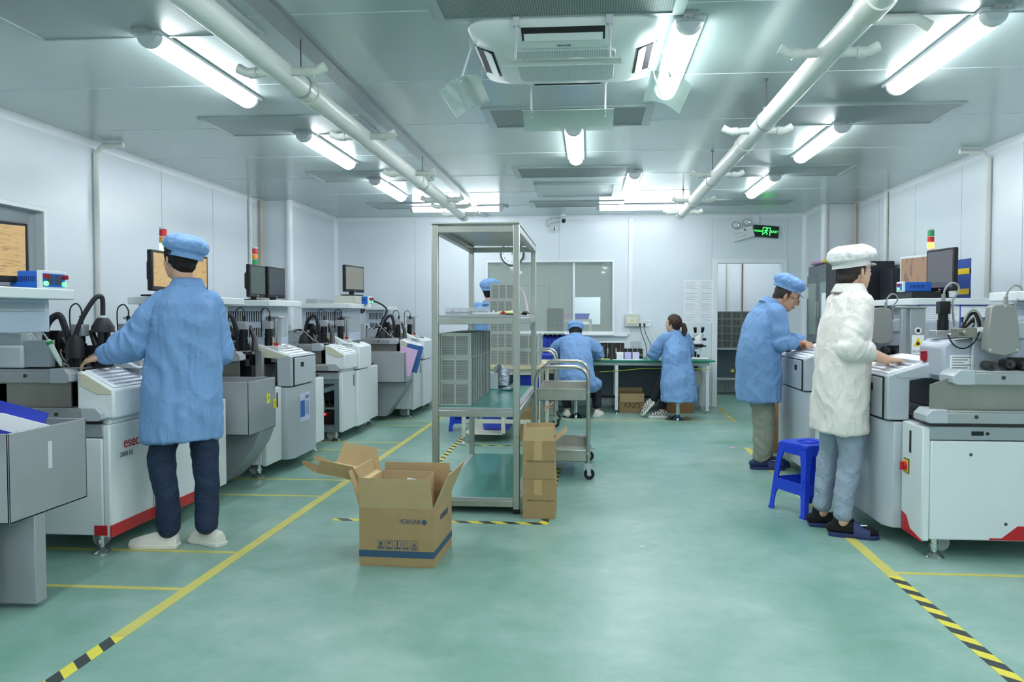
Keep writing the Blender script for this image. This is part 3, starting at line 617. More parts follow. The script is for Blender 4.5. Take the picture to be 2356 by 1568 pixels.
        m=M(); bx(m,.36,.46,.02,.14,.93,1.03); o=obj('lamp_box',m,mat('cover light',(0,0,0)),t,bev=.004)
        obj('beacon',M().cyl(P(.41,.06,1.03),P(.41,.06,1.055),.018,n=14),RED,o)
        m=M(); m.prism([(-.0,.73),(-.0,.9),(.03,.93),(.12,.93),(.12,.9),(.05,.89),(.04,.73)],0,*sorted((A(.4),A(.48)))); obj('bracket_arm',m,mat('cover light',(0,0,0)),t,bev=.006)
    else:
        m=M(); m.prism([(.15,.93),(.12,.96),(.12,1.12),(.16,1.15),(.3,1.16),(.36,1.2),(.6,1.24),(D,1.22),(D,.93)],0,*sorted((A(.12),A(.42)))); o=obj('housing_cover',m,mat('cover bluish grey',(178,184,196),.35),t,bev=.018)
        m=M(); bx(m,.117,.12,.16,.28,.99,1.07); obj('instruction_label',m,LABELW,o,sm=False)
        for q in range(5):
            obj('label_line',M().box(P(.1155,.17,1.058-.014*q),P(.117,.27-.02*(q%3),1.061-.014*q)),INK,o,sm=False)
        m=M(); m.prism([(.26,1.16),(.3,1.2),(.4,1.24),(.6,1.26),(.9,1.26),(.9,1.18),(.4,1.15)],0,*sorted((A(.1),A(.22)))); obj('curved_arm',m,GREYP,t,bev=.01)
        # tapered shield
        m=M(); prof=[(.375+(a-.185-.375)*.74,1.215+(b-1.215)*.87) for a,b in [(.47,1.34),(.49,1.355),(.56,1.36),(.63,1.35),(.645,1.33),(.67,1.09),(.65,1.07),(.56,1.05),(.46,1.07),(.44,1.09)]]
        m.prism(prof,0,*sorted((A(.0),A(.06)))); o=obj('head_shield',m,mat('shield grey',(150,150,146),.4,.15),t,bev=.006)
        m=M()
        for (y,z) in ((.375,1.33),(.305,1.105),(.44,1.105)): m.cyl(P(-.003,y,z),P(.002,y,z),.007,n=10)
        obj('shield_screw',m,CHROME,o)
        m=M(); bx(m,.07,.3,.68,.95,1.06,1.24); obj('drive_housing',m,mat('cover bluish grey',(0,0,0)),t,bev=.012)
        for (y,z) in ((.33,1.02),(.42,1.03),(.5,1.02)):
            m=M(); m.cyl(P(.02,y,z),P(.1,y,z),.024,n=14); m.cyl(P(.0,y,z),P(.03,y,z),.01,n=10); obj('adjust_knob',m,MECH2,t)
        m=M(); bx(m,.08,.2,.45,.75,.97,1.06); obj('bond_head',m,MECH,t,bev=.006)
        for (s,y,zb) in ((.3,.2,1.2),(.12,.44,1.18)):
            m=M(); m.cyl(P(s,y,zb),P(s,y,zb+.06),.03,n=18); m.cyl(P(s,y,zb+.06),P(s,y,zb+.09),.026,n=18); bx(m,s-.028,s+.028,y-.028,y+.028,zb+.09,zb+.16); mc=obj('camera_lens',m,mat('lens black',(0,0,0)),t,bev=.002)
            m=M(); m.cyl(P(s,y,zb+.16),P(s,y,zb+.2),.011,n=10); m.tube(cr([P(s,y,zb+.19),P(s,y+.01,zb+.23),P(s,y+.04,zb+.26),P(s,y+.075,zb+.25),P(s,y+.08,zb+.21),P(s,y+.05,zb+.16),P(s,y+.06,zb+.02)]),.006,8); obj('camera_cable',m,WIRE,mc)
        m=M(); bx(m,.24,.34,.14,.3,1.16,1.2); obj('camera_bracket',m,ALU,t,bev=.004)
        for k in range(5):
            m=M(); m.tube(bez(P(.1+.02*k,.32-.01*k,1.22),P(.14,.3,1.4-.03*k),P(.14,.22+.02*k,1.28-.02*k),P(.14,.24-.02*k,1.18),12),[.006,.009,.005,.008,.006][k],6); obj('cable',m,[WIRE,RUBBER,SILV,RUBBER,SILV][k],t)
        m=M(); m.tube(bez(P(.1,.14,1.18),P(.08,.16,1.08),P(.08,.26,1.08),P(.1,.3,1.2),12),.004,6); obj('cable',m,RUBBER,t)
        m=M(); m.tube(bez(P(.1,.3,1.2),P(.09,.25,1.2),P(.09,.26,1.0),P(.1,.27,.95),12),.005,6); obj('cable',m,SILV,t)
        m=M(); bx(m,.06,.14,.17,.27,1.165,1.215); m.cyl(P(.07,.2,1.19),P(.03,.2,1.19),.014,n=10); obj('valve_block',m,mat('satin nickel',(150,145,135),.3,.8),t,bev=.003)
MGAP=mat('lead frame dark',(70,74,80),.4)
# left row (operators face the left wall), right row (operators face the right wall)
L90,R90=PI/2,-PI/2
mB=machine('white bonding machine at the left edge, only its rear shelf and side bin showing',(-2.55,1.75,0),L90,'white',0,.42,.88,shelf=(1.2,2.0),sdep=(.02,.62),bin_=None,lowmod=False,hoodh=1.2)
# its side bin hangs on the far side, with a tall chute leg
m=M(); w_=.01
for a,b in (((1.31,-.15,.41),(1.32,.5,.79)),((1.81,-.15,.41),(1.82,.5,.79)),((1.31,-.15,.41),(1.82,-.14,.79)),((1.31,.49,.41),(1.82,.5,.79)),((1.31,-.15,.41),(1.82,.5,.42))): m.box(a,b)
sb=obj('side_bin',m,SHEET,mB,bev=.003)
obj('bin_sticker',M().box((1.55,-.152,.6),(1.575,-.15,.72)),mat('worn sticker',(205,208,212),.6),sb,sm=False)
obj('chute',M().box((1.46,-.148,.02),(1.53,.5,.41)),SHEET,mB,bev=.004)
m1=machine('white bonding machine with red base stripe, man in blue works on it',(-2.55,3.95,0),L90,'white',0,.42,.88,shelf=(1.2,1.75),sdep=(.02,.6),lowmod=False,hoodh=1.15,redtrim=True,tower=(1.4,.45,'gor','g',1.74))
m2=machine('grey fronted bonding machine with a taped blue notice on its door, behind the standing man',(-2.53,5.93,0),L90,'grey',0,.32,.9,shelf=(.35,1.0),sdep=(.06,.6),tower=(1.25,.6,'gor',None,1.76),bin_=(-.56,-.08,-.13,.42,.43,.81))
m3=machine('white bonding machine with its side panel off and the inner frame showing',(-2.5,7.74,0),L90,'white',0,.44,.9,shelf=(.4,1.15),sdep=(.0,.6),opened=True)
m4=machine('white bonding machine in the far left corner with lamp hose arching over',(-2.2,9.66,0),L90,'white',0,.42,.95,L=1.4,shelf=(.9,1.3),sdep=(.5,.9),hoodh=.9,bin_=(-.42,-.03,-.01,.45,.48,.84))
r1=machine('grey fronted machine with red base stripe at right edge, white coated man typing on it',(1.76,5.57,0),R90,'grey',1,.28,.94,shelf=(.0,.42),sdep=(.5,1.1),hoodh=1.22,lowmod=False,redtrim=True,shield=True)
r2=machine('grey fronted bonding machine behind, man with glasses leans on it',(1.76,7.3,0),R90,'grey',1,.28,1.1,L=1.4,shelf=(.06,.9),sdep=(.62,1.3),shield=True,tower=(.5,1.08,'org','o',1.84))
# dispensing gear at the near end of the striped machine
for (x0,x1,y,z0,z1) in ((.32,.47,.02,1.005,1.15),(.5,.72,.05,1.02,1.3)): obj('cover_plate',M().box((y,x0,z0),(y+.05,x1,z1)),mat('guard grey',(0,0,0)),m1,bev=.004)
obj('adhesive_syringe',M().tube([(.03,.33,1.15),(.03,.31,1.11),(.03,.27,1.04),(.03,.26,1.01)],[.012,.014,.013,.004],12),mat('syringe clear',(225,240,232),.25),m1); obj('syringe_collar',M().cyl((.03,.325,1.14),(.03,.318,1.125),.017,n=12),mat('green collar',(40,150,80),.4),m1)
obj('air_tube',M().tube(bez((.03,.33,1.15),(.03,.4,1.28),(.03,.5,1.12),(.04,.62,1.22),12),.005,6),SILV,m1)
d_=obj('lamp_dome',M().lathe([(0,1.055),(.045,1.055),(.047,1.1),(.04,1.15),(.02,1.175),(0,1.178)],(.06,.2,0),20),mat('hose black',(0,0,0)),m1)
obj('dome_hose',M().tube(cr([(.06,.2,1.17),(.08,.17,1.27),(.11,.13,1.36),(.13,.11,1.385),(.15,.1,1.37),(.15,.1,1.27)]),.013,10),mat('hose black',(0,0,0)),d_)
d_=obj('lamp_dome',M().lathe([(0,1.19),(.06,1.19),(.058,1.22),(.035,1.26),(.02,1.275),(0,1.276)],(.15,.1,0),20),mat('hose black',(0,0,0)),m1); obj('dome_cap',M().cyl((.15,.1,1.265),(.15,.1,1.282),.026,n=16),WHITE,d_)
obj('tool_block',M().box((.09,.05,1.03),(.19,.17,1.12)).box((.1,.08,1.12),(.13,.1,1.19)).box((.16,.08,1.12),(.19,.14,1.19)).box((.1,.06,1.0),(.18,.12,1.03)),MECH,m1,bev=.004)
for k in range(5): obj('steel_pin',M().cyl((.087,.06+.02*k,1.05+.012*(k%3)),(.092,.06+.02*k,1.05+.012*(k%3)),.005,n=8),ALU,m1)
# notice on the grey door, stickers on the side bin
tn_=thing('door_notice','laminated blue and white notice taped on the grey machine door','notice',(-2.425,6.55,.0))
obj('sheet',M().box((-.003,-.13,.38),(0,.11,.62)),mat('laminate',(205,215,240),.3),tn_,sm=False)
obj('picture_block',M().box((.0,-.115,.42),(.001,-.01,.56)),mat('notice blue',(60,105,190),.4),tn_,sm=False)
obj('print_lines',M().box((.0,.0,.57),(.001,.09,.6)).box((.0,.01,.43),(.001,.03,.55)).box((.0,.045,.44),(.001,.055,.55)).box((.0,.07,.42),(.001,.08,.55)),mat('notice ink',(120,130,170),.6),tn_,sm=False)
for k,(y,z,c) in enumerate(((.18,.66,'sticker lime'),(.3,.61,'sticker yellow'))):
    o=obj('warning_sticker',M().box((-.4+y-.03,-.133,z-.035),(-.4+y+.03,-.131,z+.035)),mat(c,(225,225,60) if k==0 else (240,215,30),.5),m2,sm=False)
    text('sticker_mark','!' if k else '=',.05,INK,o,Matrix.Translation((-.4+y,-.1335,z))@Euler((R(90),0,0)).to_matrix().to_4x4(),.0004)
m=M(); 
# arching lamp hose of the far machine
m.tube(cr([(.15,.5,1.0),(.12,.42,1.2),(.12,.35,1.36),(.12,.5,1.46),(.12,.62,1.44),(.12,.68,1.4)]),.011,8); h=obj('lamp_hose',m,mat('hose black',(0,0,0)),m4)
obj('ring_lamp',M().cyl((.07,.7,1.36),(.15,.68,1.36),.05,n=20),mat('hose black',(0,0,0)),h)
# clipboard hanging below the right shelf, wall of instruction stickers
cb=thing('hanging_chart','printed check sheet in a blue frame hanging under the right rear shelf','chart',(2.42,5.99,0))
obj('frame',M().box((0,-.003,1.13),(.3,0,1.37)).box((.0,-.006,1.355),(.52,-.0,1.37)).box((.505,-.006,1.26),(.52,0,1.37)),mat('blue frame',(40,60,190),.5),cb,sm=False)
m=M(); m.box((.005,-.007,1.14),(.29,-.004,1.355)); m.box((.3,-.005,1.27),(.5,-.003,1.35)); sh=obj('paper_sheet',m,PAPER,cb,sm=False)
m=M()
for i in range(13): m.box((.02,-.008,1.16+i*.014),(.27-.02*(i%3),-.007,1.162+i*.014))
obj('print_lines',m,mat('faint ink',(150,155,175),.7),sh,sm=False)
wc=thing('linear_guide_post','grey vertical guide post with yellow hand warning sign on the right machine','post',(2.16,5.5,.73))
obj('post',M().box((0,-.03,0),(.1,.05,.6)).box((-.06,-.04,.0),(-.03,0,.6)).box((-.07,-.045,.6),(.1,.05,.615)),ALU,wc,bev=.004)
sg=obj('warning_sign',M().box((.01,-.034,.29),(.09,-.031,.42)),LABELW,wc,sm=False)
obj('warning_triangle',M().prism([(.018,.345),(.082,.345),(.05,.405)],1,-.036,-.034),YEL,sg,sm=False)
obj('hand_mark',M().sph((.05,-.036,.363),(.012,.002,.012),8,6),INK,sg)
text('sign_text','当心伤手',.018,INK,sg,face((.05,-.0345,.31),'-y'),.0003)
obj('round_sign',M().cyl((.05,-.036,.45),(.05,-.031,.45),.022,n=20),LABELW,wc)
obj('round_mark',M().cyl((.05,-.037,.45),(.05,-.036,.45),.013,n=16),INK,wc)
# ---------------- things on the shelves ----------------
SCR={}
def scr(n,c,e,c2=None):
    m=mat(n,c,.25,emit=e); return m
def screen_mat(n,base,line,e,rows=26,vert=False):
    m=bpy.data.materials.new(n); m.use_nodes=True; nt=m.node_tree; b=nt.nodes['Principled BSDF']; L=nt.links
    tc=nt.nodes.new('ShaderNodeTexCoord'); mp=nt.nodes.new('ShaderNodeMapping'); L.new(tc.outputs['Object'],mp.inputs[0]); mp.inputs['Scale'].default_value=(14,14,rows*3)
    no=nt.nodes.new('ShaderNodeTexNoise'); no.inputs['Scale'].default_value=1.5; L.new(mp.outputs[0],no.inputs['Vector'])
    r=nt.nodes.new('ShaderNodeValToRGB'); r.color_ramp.elements[0].position=.56; r.color_ramp.elements[1].position=.62; r.color_ramp.elements[0].color=lin(base); r.color_ramp.elements[1].color=lin(line)
    L.new(no.outputs['Fac'],r.inputs[0]); L.new(r.outputs[0],b.inputs['Emission Color']); b.inputs['Emission Strength'].default_value=e; b.inputs['Base Color'].default_value=(.01,.01,.01,1); b.inputs['Roughness'].default_value=.15; return m
def monitor(label,loc,rz,W_,H_,scr_,frame=None,stand=.08,group=None):
    """screen faces local -y"""
    frame=frame or BLACK
    t=thing('computer_monitor',label,'monitor',loc,rz,group); z=stand
    m=M(); 
    m.box((-W_/2,-.015,z),(W_/2,.02,z+H_)); obj('casing',m,frame,t,bev=.006)
    obj('casing_back',M().ring([[(-W_/2+.04,.02,z+.04),(W_/2-.04,.02,z+.04),(W_/2-.04,.02,z+H_-.04),(-W_/2+.04,.02,z+H_-.04)],[(-.1,.06,z+.08),(.1,.06,z+.08),(.1,.06,z+H_-.08),(-.1,.06,z+H_-.08)]]),BLACK,t)
    obj('screen',M().box((-W_/2+.018,-.0165,z+.03),(W_/2-.018,-.014,z+H_-.018)),scr_,t,sm=False)
    obj('logo_mark',M().box((-.012,-.0165,z+.01),(.012,-.015,z+.016)),SILV,t,sm=False)
    m=M(); m.prism([(-.05,0),(.05,0),(.035,z+.06),(-.035,z+.06)],1,.02,.035); m.box((-.11,-.06,0),(.11,.1,.012)); obj('stand',m,BLACK,t,bev=.003)
    return t
YS=screen_mat('amber screen',(214,182,124),(176,150,108),.42,40); DS=screen_mat('dark green screen',(72,90,86),(84,104,96),.45,40); DS2=screen_mat('dark screen',(58,66,74),(66,74,82),.45,40); GS=screen_mat('grey screen',(128,134,128),(138,124,116),.45,3); BS=screen_mat('brown screen',(170,142,118),(128,112,106),.42,1.2); PS=screen_mat('slate screen',(92,100,108),(108,92,106),.42,14)
monitor('black monitor with amber list screen at the left edge above the blue controller',(-2.80,3.42,1.41),R(70),.44,.29,YS,stand=.03)
monitor('black monitor with amber screen, half hidden behind the cap of the man on the left',(-2.86,5.1,1.41),R(88),.32,.27,YS,stand=.035)
monitor('black monitor with amber screen, right of the head of the man on the left',(-2.83,5.43,1.41),R(82),.32,.27,YS,stand=.035)
monitor('black monitor with dark green screen, left of the twin pair on the second shelf',(-2.88,6.63,1.41),R(88),.31,.28,DS,stand=.03)
monitor('black monitor with dark grey screen, right of the twin pair on the second shelf',(-2.84,6.945,1.41),R(84),.31,.28,DS2,stand=.03)
monitor('slim black monitor with grey brown screen on the beige box, third shelf',(-2.58,8.48,1.5),R(78),.42,.29,GS,stand=.04)
monitor('silver framed monitor with brown screen on the right rear shelf',(2.72,6.78,1.41),R(-72),.36,.3,BS,frame=mat('silver bezel',(205,210,212),.35),stand=.07)
monitor('black monitor with slate screen on the right rear shelf under the signal tower',(2.74,6.36,1.41),R(-80),.35,.33,PS,stand=.06)
BXB=mat('controller blue',(35,105,205),.35)
def controller(label,loc,rz,w_,d_,h_,lit=True,n=2):
    """front panel faces local -y"""
    t=thing('controller_box',label,'controller',loc,rz)
    obj('case',M().box((-w_/2,-d_/2+.02,0),(w_/2,d_/2,h_)),BXB,t,bev=.004)
    m=M(); m.box((-w_/2-.004,-d_/2,-.0),(w_/2+.004,-d_/2+.02,h_+.004)); obj('front_frame',m,WHITE,t,bev=.003)
    obj('front_panel',M().box((-w_/2+.012,-d_/2-.002,.01),(w_/2-.012,-d_/2,h_-.01)),BXB,t,sm=False)
    for s in (-1,1):
        m=M()
        for i in range(11): m.box((s*w_/2-.0015,-.05+.01*i,h_*.4),(s*w_/2+.0015,-.046+.01*i,h_*.7))
        obj('vent_slot',m,mat('navy',(20,40,110),.5),t,sm=False)
    for i in range(n):
        x=(i-.5)*w_*.74 if n>1 else 0
        obj('red_knob',M().cyl((x,-d_/2-.002,h_*.7),(x,-d_/2-.022,h_*.7),h_*.14,n=16),mat('red knob',(150,20,45),.35),t)
        obj('green_button',M().cyl((x,-d_/2-.002,h_*.3),(x,-d_/2-.014,h_*.3),h_*.14,n=16),mat('green button',(120,240,150),.4,emit=.6 if lit else 0),t)
    if n>1:
        for s in (-.15,.15): obj('meter_display',M().box((s*w_-.018,-d_/2-.006,h_*.25),(s*w_+.018,-d_/2-.002,h_*.8)),mat('meter grey',(70,78,84),.3),t,sm=False)
    return t
controller('blue and white controller box with red knobs and green buttons on the left front shelf',(-2.69,3.655,1.41),R(90),.18,.16,.085)
controller('small blue controller box beside the beige box on the third shelf',(-2.53,8.66,1.41),R(90),.12,.18,.085)
controller('small blue controller box with lit green button before the silver monitor on the right shelf',(2.57,6.45,1.47),R(-90),.12,.22,.075,n=1)
tag(obj('control_unit',M().box((-.1,-.13,0),(.12,.13,.085)),mat('beige case',(200,200,190),.5),loc=(-2.62,8.38,1.41),bev=.004),'beige electronics box under the slim monitor on the third shelf','control unit')
tag(obj('control_unit',M().box((-.1,-.14,0),(.12,.14,.055)),BLACK,loc=(2.59,6.43,1.41),bev=.004),'flat black electronics box under the small blue controller on the right shelf','control unit')
tag(obj('blue_sign_board',M().box((-.01,-.1,0),(.0,.12,.32)).box((-.012,-.1,.03),(-.0,.1,.07)).box((-.012,-.1,.2),(0,.1,.24)),[mat('poster blue',(40,85,170),.5)],loc=(2.98,6.5,1.41)),'blue and yellow safety board standing behind the right monitors','sign board')
sbp=[o for o in COL.objects if o.name=='blue_sign_board'][0]; sbp.name='sign_board'
for z in (.04,.2): obj('caution_strip',M().box((-.014,-.1,z),(-.0125,.12,z+.045)),YEL,sbp,sm=False)
# ---------------- stainless rack in the middle ----------------
RX0,RX1,RY0,RY1=-1.01,-.44,5.0,6.62
MAT_G=mat('teal rubber mat',(42,140,125),.3,coat=.3)
t=thing('storage_rack','tall stainless steel four tier rack standing in the middle of the room','rack',(0,0,0))
for x in (RX0,RX1-.042):
    for y in (RY0,RY1-.042):
        p=obj('post',M().box((x,y,.03),(x+.042,y+.042,1.865)),STEEL,t,bev=.004)
        obj('foot_cap',M().box((x+.002,y+.002,0),(x+.04,y+.04,.03)),RUBBER,p,bev=.002)
def tier(z,top,mt):
    m=M(); b=.042
    m.box((RX0+b,RY0,z-b-.02),(RX1-b,RY0+b,z-.02)); m.box((RX0+b,RY1-b,z-b-.02),(RX1-b,RY1,z-.02)); m.box((RX0,RY0+b,z-b-.02),(RX0+b,RY1-b,z-.02)); m.box((RX1-b,RY0+b,z-b-.02),(RX1,RY1-b,z-.02))
    obj('cross_beam',m,STEEL,t,bev=.003)
    o=obj('shelf_board',M().box((RX0+.01,RY0+.003,z-.02),(RX1-.01,RY1-.003,z-.002)) if top else M().box((RX0,RY0-.004,z-.01),(RX1,RY1,z)),SHEET if top else STEEL,t,bev=.002)
    if mt: obj('rubber_mat',M().box((RX0+.045,RY0+.02,z-.002),(RX1-.045,RY1-.02,z)),MAT_G,o,sm=False)
tier(.108,True,True); tier(.69,True,True); tier(1.287,True,False); tier(1.876,False,False)
# ---------------- slotted magazines ----------------
MG=mat('magazine grey',(182,188,182),.42,.15,var=.06,vs=12); MS=mat('magazine slot',(96,100,98),.6)
def magazine(ncol=2,w_=.215,h_=.158,d_=.082,ns=18,MG=MG,MS=MS):
    t=thing('slotted_magazine','x','magazine box')
    m=M(); m.box((-w_/2,-d_/2,0),(w_/2-.004,d_/2-.012,.006)); m.box((-w_/2,-d_/2,h_-.008),(w_/2-.004,d_/2-.012,h_)); m.box((-w_/2,-d_/2+.001,.006),(-w_/2+.01,-d_/2+.02,h_-.008)); m.box((w_/2-.012,-d_/2+.001,.006),(w_/2,-d_/2+.02,h_-.008))
    m.box((-w_/2+.012,-d_/2+.004,.006),(w_/2-.012,-d_/2+.02,h_-.008)); m.box((w_/2-.004,d_/2-.016,0),(w_/2+.001,d_/2-.008,h_)); m.box((w_/2-.004,-d_/2,0),(w_/2+.001,-d_/2+.01,h_))
    obj('frame',m,MG,t,bev=.0012,seg=1,sm=False)
    m=M(); cw=(w_-.02-.012*(ncol+1))/ncol; m.mi=1; m.box((w_/2-.008,-d_/2+.011,.001),(w_/2-.0008,d_/2-.016,h_-.003)); m.box((-w_/2+.004,-d_/2+.02,.006),(-w_/2+.012,d_/2-.01,h_-.008)); m.mi=0
    for c in range(ncol):
        x=-w_/2+.01+.012+c*(cw+.012)
        for i in range(ns): 
            z=.014+i*(h_-.03)/ns; m.box((x,-d_/2+.0025,z),(x+cw,-d_/2+.0045,z+(h_-.03)/ns*.45))
    obj('slot_grid',m,[MS,mat('magazine side dark',(58,68,66),.5)],t,sm=False)
    return t
MAG2=magazine(); MAG3=magazine(3,.255,.165,.085,14); used={2:False,3:False}
def mag(k,loc,lab,grp,rz=0):
    src=MAG2 if k==2 else MAG3
    if not used[k]: used[k]=True; o=src; o.location=loc; o.rotation_euler=(0,0,rz); o['label']=lab; o['group']=grp; return o
    return dup(src,loc,rz,lab,grp)
ORD=['first','second','third','fourth','fifth','sixth','seventh','eighth','ninth','tenth','eleventh','twelfth']
lv=['bottom','middle','top']
for l in range(3):
    for r in range(12):
        lab='grey slotted magazine on the rack shelf, %s layer, %s from the front'%(lv[l],ORD[r])
        mag(2,(-.872+(.005 if l==1 else 0)-.004*(l==1),5.12+r*.0835,.691+l*.159),lab,'magazines on the rack shelf',0)
for l in range(5):
    for r in range(3): mag(3,(-.87-.012*(l<4),7.96+r*.09,.781+l*.166),'grey three column magazine of the tall stack, %s layer up, %s from the front'%(ORD[l],ORD[r]),'magazines stacked tall on the beige table')
for l in range(2):
    for r in range(5): mag(2,(-.6-.0*l,7.88+r*.088,.781+l*.16),'grey slotted magazine right of the tall stack, %s layer, %s from the front'%(['lower','upper'][l],ORD[r]),'magazines two high on the beige table')
# ---------------- items on the rack's eye level shelf ----------------
CLR=mat('clear plastic',(225,230,235),.15,alpha=.28)
t=thing('parts_organizer','clear plastic compartment box with small parts on the rack shelf at eye level','organizer',(-.82,5.28,1.286),R(4))
m=M(); W0=.15
for a,b in (((-W0,-.07,0),(W0,.07,.003)),((-W0,-.07,0),(W0,-.067,.045)),((-W0,.067,0),(W0,.07,.045)),((-W0,-.07,0),(-W0+.003,.07,.045)),((W0-.003,-.07,0),(W0,.07,.045))): m.box(a,b)
for i in range(1,6): m.box((-W0+i*.05,-.067,.003),(-W0+i*.05+.0015,.067,.042))
obj('tray',m,CLR,t); obj('lid',M().box((-W0-.002,-.072,.045),(W0+.002,.072,.05)),CLR,t)
m=M()
for i in range(40): m.bc((-W0+.012+.008*i*.9,rnd.uniform(-.05,.05),.01+rnd.random()*.012),(.01,.012,.01),rz=rnd.random()*3)
tag(obj('small_parts',m,mat('parts grey',(120,122,125),.5,.4),t),kind='stuff')
t=thing('plastic_tool','white flat plastic dispenser with two studs on the rack shelf','tool',(-.66,5.1,1.286))
obj('body',M().box((-.1,-.02,0),(.08,.03,.016)),WHITE,t,bev=.004); obj('stud',M().cyl((.04,0,.016),(.04,0,.03),.008,n=10),WHITE,t); obj('stud',M().cyl((.01,0,.016),(.01,0,.024),.006,n=10),WHITE,t); 
tag(obj('red_cap',M().cyl((0,-.012,.013),(0,.012,.013),.012,n=14),RED,loc=(-.555,5.1,1.286)),'small red round cap beside the white dispenser on the rack shelf','cap')
def bag(name,label,cat,loc,mt,sx,sy,sz,rz=0,seed=0,pw=2):
    m=M(); rings=[]
    for i in range(9):
        v=-1+2*i/8; rr_=[]
        for j in range(20):
            a=2*PI*j/20; r_=(abs(math.cos(a))**2.6+abs(math.sin(a))**2.6)**(-1/2.6)*math.sqrt(max(0,1-abs(v)**pw*.96))*(1 if pw==2 else 1-.25*(v+1)/2*math.sin(a*2)**2)
            x,y=r_*math.cos(a)*sx,r_*math.sin(a)*sy; z=sz*(v+1)/2*(1+.35*mnoise.noise(Vector((x*9+seed,y*9,v))))
            rr_.append((x*(1+.12*mnoise.noise(Vector((x*20,y*20+seed,v*3)))),y,max(0,z)))
        rings.append(rr_)
    m.ring(rings); return tag(obj(name,m,mt,loc=loc,rz=rz),label,cat)
bag('plastic_bag','crumpled pale yellow plastic bag on the rack shelf','bag',(-.56,5.55,1.286),mat('pale yellow bag',(225,220,160),.5),.09,.12,.03,seed=3)
bag('black_pouch','small black pouch at the right end of the rack shelf','pouch',(-.5,6.2,1.286),BLACK,.04,.08,.03,seed=5)
tag(obj('paper_strip',M().tube(bez((-.66,6.75,1.6),(-.55,6.7,1.56),(-.53,6.6,1.42),(-.5,6.5,1.3),8),.012,6,flat=.15),mat('pink paper',(225,205,215),.6)),'long pale pink strip drooping onto the rack shelf from behind','paper strip')
tag(obj('dangling_tape',M().tube(bez((-.47,6.0,1.29),(-.43,5.98,1.27),(-.43,5.96,1.22),(-.44,5.95,1.18),6),.01,6,flat=.2),mat('frosted tape',(215,222,220),.4)),'frosted tape dangling off the rack shelf edge','tape')
# on the mid shelf: white tray and foil bag
t=bag('foil_bag','crumpled silver foil antistatic bag standing on the rack shelf beyond the magazines','bag',(-.7,6.28,.695),mat('silver foil',(190,192,205),.18,.95,bump=.5,bs=30),.065,.035,.19,seed=9,pw=8)
tag(obj('foil_packet',M().lathe([(0,0),(.08,.0),(.085,.008),(.06,.02),(0,.025)],(0,0,0),20),mat('silver foil',(0,0,0)),loc=(-.62,6.2,.692)),'flat silver packet lying before the foil bag on the rack shelf','packet')
tag(obj('white_box',M().box((-.05,-.06,0),(.035,.06,.13)),WHITE,loc=(-.76,6.3,.692),bev=.003),'small white box at the end of the magazine rows on the rack shelf','box')
# ---------------- cardboard boxes ----------------
def carton(label,loc,rz,w_,d_,h_,flaps=None,mt=KRAFT,lines=(),group=None,mt2=KRAFT2,fl=.5):
    t=thing('cardboard_box',label,'cardboard box',loc,rz,group); th=.005
    m=M(); m.box((-w_/2,-d_/2,0),(w_/2,d_/2,th)); m.box((-w_/2,-d_/2,th),(w_/2,-d_/2+th,h_)); m.box((-w_/2,d_/2-th,th),(w_/2,d_/2,h_)); m.box((-w_/2,-d_/2+th,th),(-w_/2+th,d_/2-th,h_)); m.box((w_/2-th,-d_/2+th,th),(w_/2,d_/2-th,h_))
    if flaps is None: m.box((-w_/2,-d_/2,h_),(w_/2,-.0015,h_+th)); m.box((-w_/2,.0015,h_),(w_/2,d_/2,h_+th))
    obj('carton_body',m,mt,t,bev=.0015,seg=1,sm=False)
    for (side,ang,ln) in (flaps or ()):
        # ang: 0 = straight up, + = folded outwards
        a=R(ang); m=M(); 
        if side in 'fb':
            s=-1 if side=='f' else 1; y=s*d_/2; dy,dz=math.sin(a)*s*ln,math.cos(a)*ln; ny,nz=math.cos(a)*th,-math.sin(a)*th*s
            m.add([(-w_/2+.003,y,h_),(w_/2-.003,y,h_),(w_/2-.01,y+dy,h_+dz),(-w_/2+.01,y+dy,h_+dz),(-w_/2+.003,y-s*ny,h_-s*nz*s),(w_/2-.003,y-s*ny,h_-s*nz*s),(w_/2-.01,y+dy-s*ny,h_+dz-nz*1),(-w_/2+.01,y+dy-s*ny,h_+dz-nz*1)],[(0,1,2,3),(7,6,5,4),(0,4,5,1),(1,5,6,2),(2,6,7,3),(3,7,4,0)])
        else:
            s=-1 if side=='l' else 1; x=s*w_/2; dx,dz=math.sin(a)*s*ln,math.cos(a)*ln; nx,nz=math.cos(a)*th,-math.sin(a)*th*s
            m.add([(x,-d_/2+.003,h_),(x,d_/2-.003,h_),(x+dx,d_/2-.01,h_+dz),(x+dx,-d_/2+.01,h_+dz),(x-s*nx,-d_/2+.003,h_),(x-s*nx,d_/2-.003,h_),(x+dx-s*nx,d_/2-.01,h_+dz-nz),(x+dx-s*nx,-d_/2+.01,h_+dz-nz)],[(0,1,2,3),(7,6,5,4),(0,4,5,1),(1,5,6,2),(2,6,7,3),(3,7,4,0)])
        obj('flap',m,mt2,t,sm=False)
    return t
big=carton('large open cardboard box with blue band and a smaller open box inside',(-.965,4.11,0),R(-2.5),.39,.42,.30,[('f',14,.165),('b',-2,.16),('r',24,.19),('l',18,.19)])
m=M(); e=.0012; m.box((-.195-e,-.21-e,.048),(.195+e,-.21,.082)); m.box((.195,-.21-e,.048),(.195+e,.21+e,.082)); obj('blue_band',m,BINK,big,sm=False)
UD=Matrix.Rotation(PI,4,'Z')
text('upside_down_logo','\u25C6INNIOr',.034,BINK,big,face((.09,-.2115,.236),'-y')@UD,.0004)
text('side_logo','\u25C6INNIOr',.045,BINK,big,face((.1965,.02,.225),'+x')@UD,.0004)
m=M()
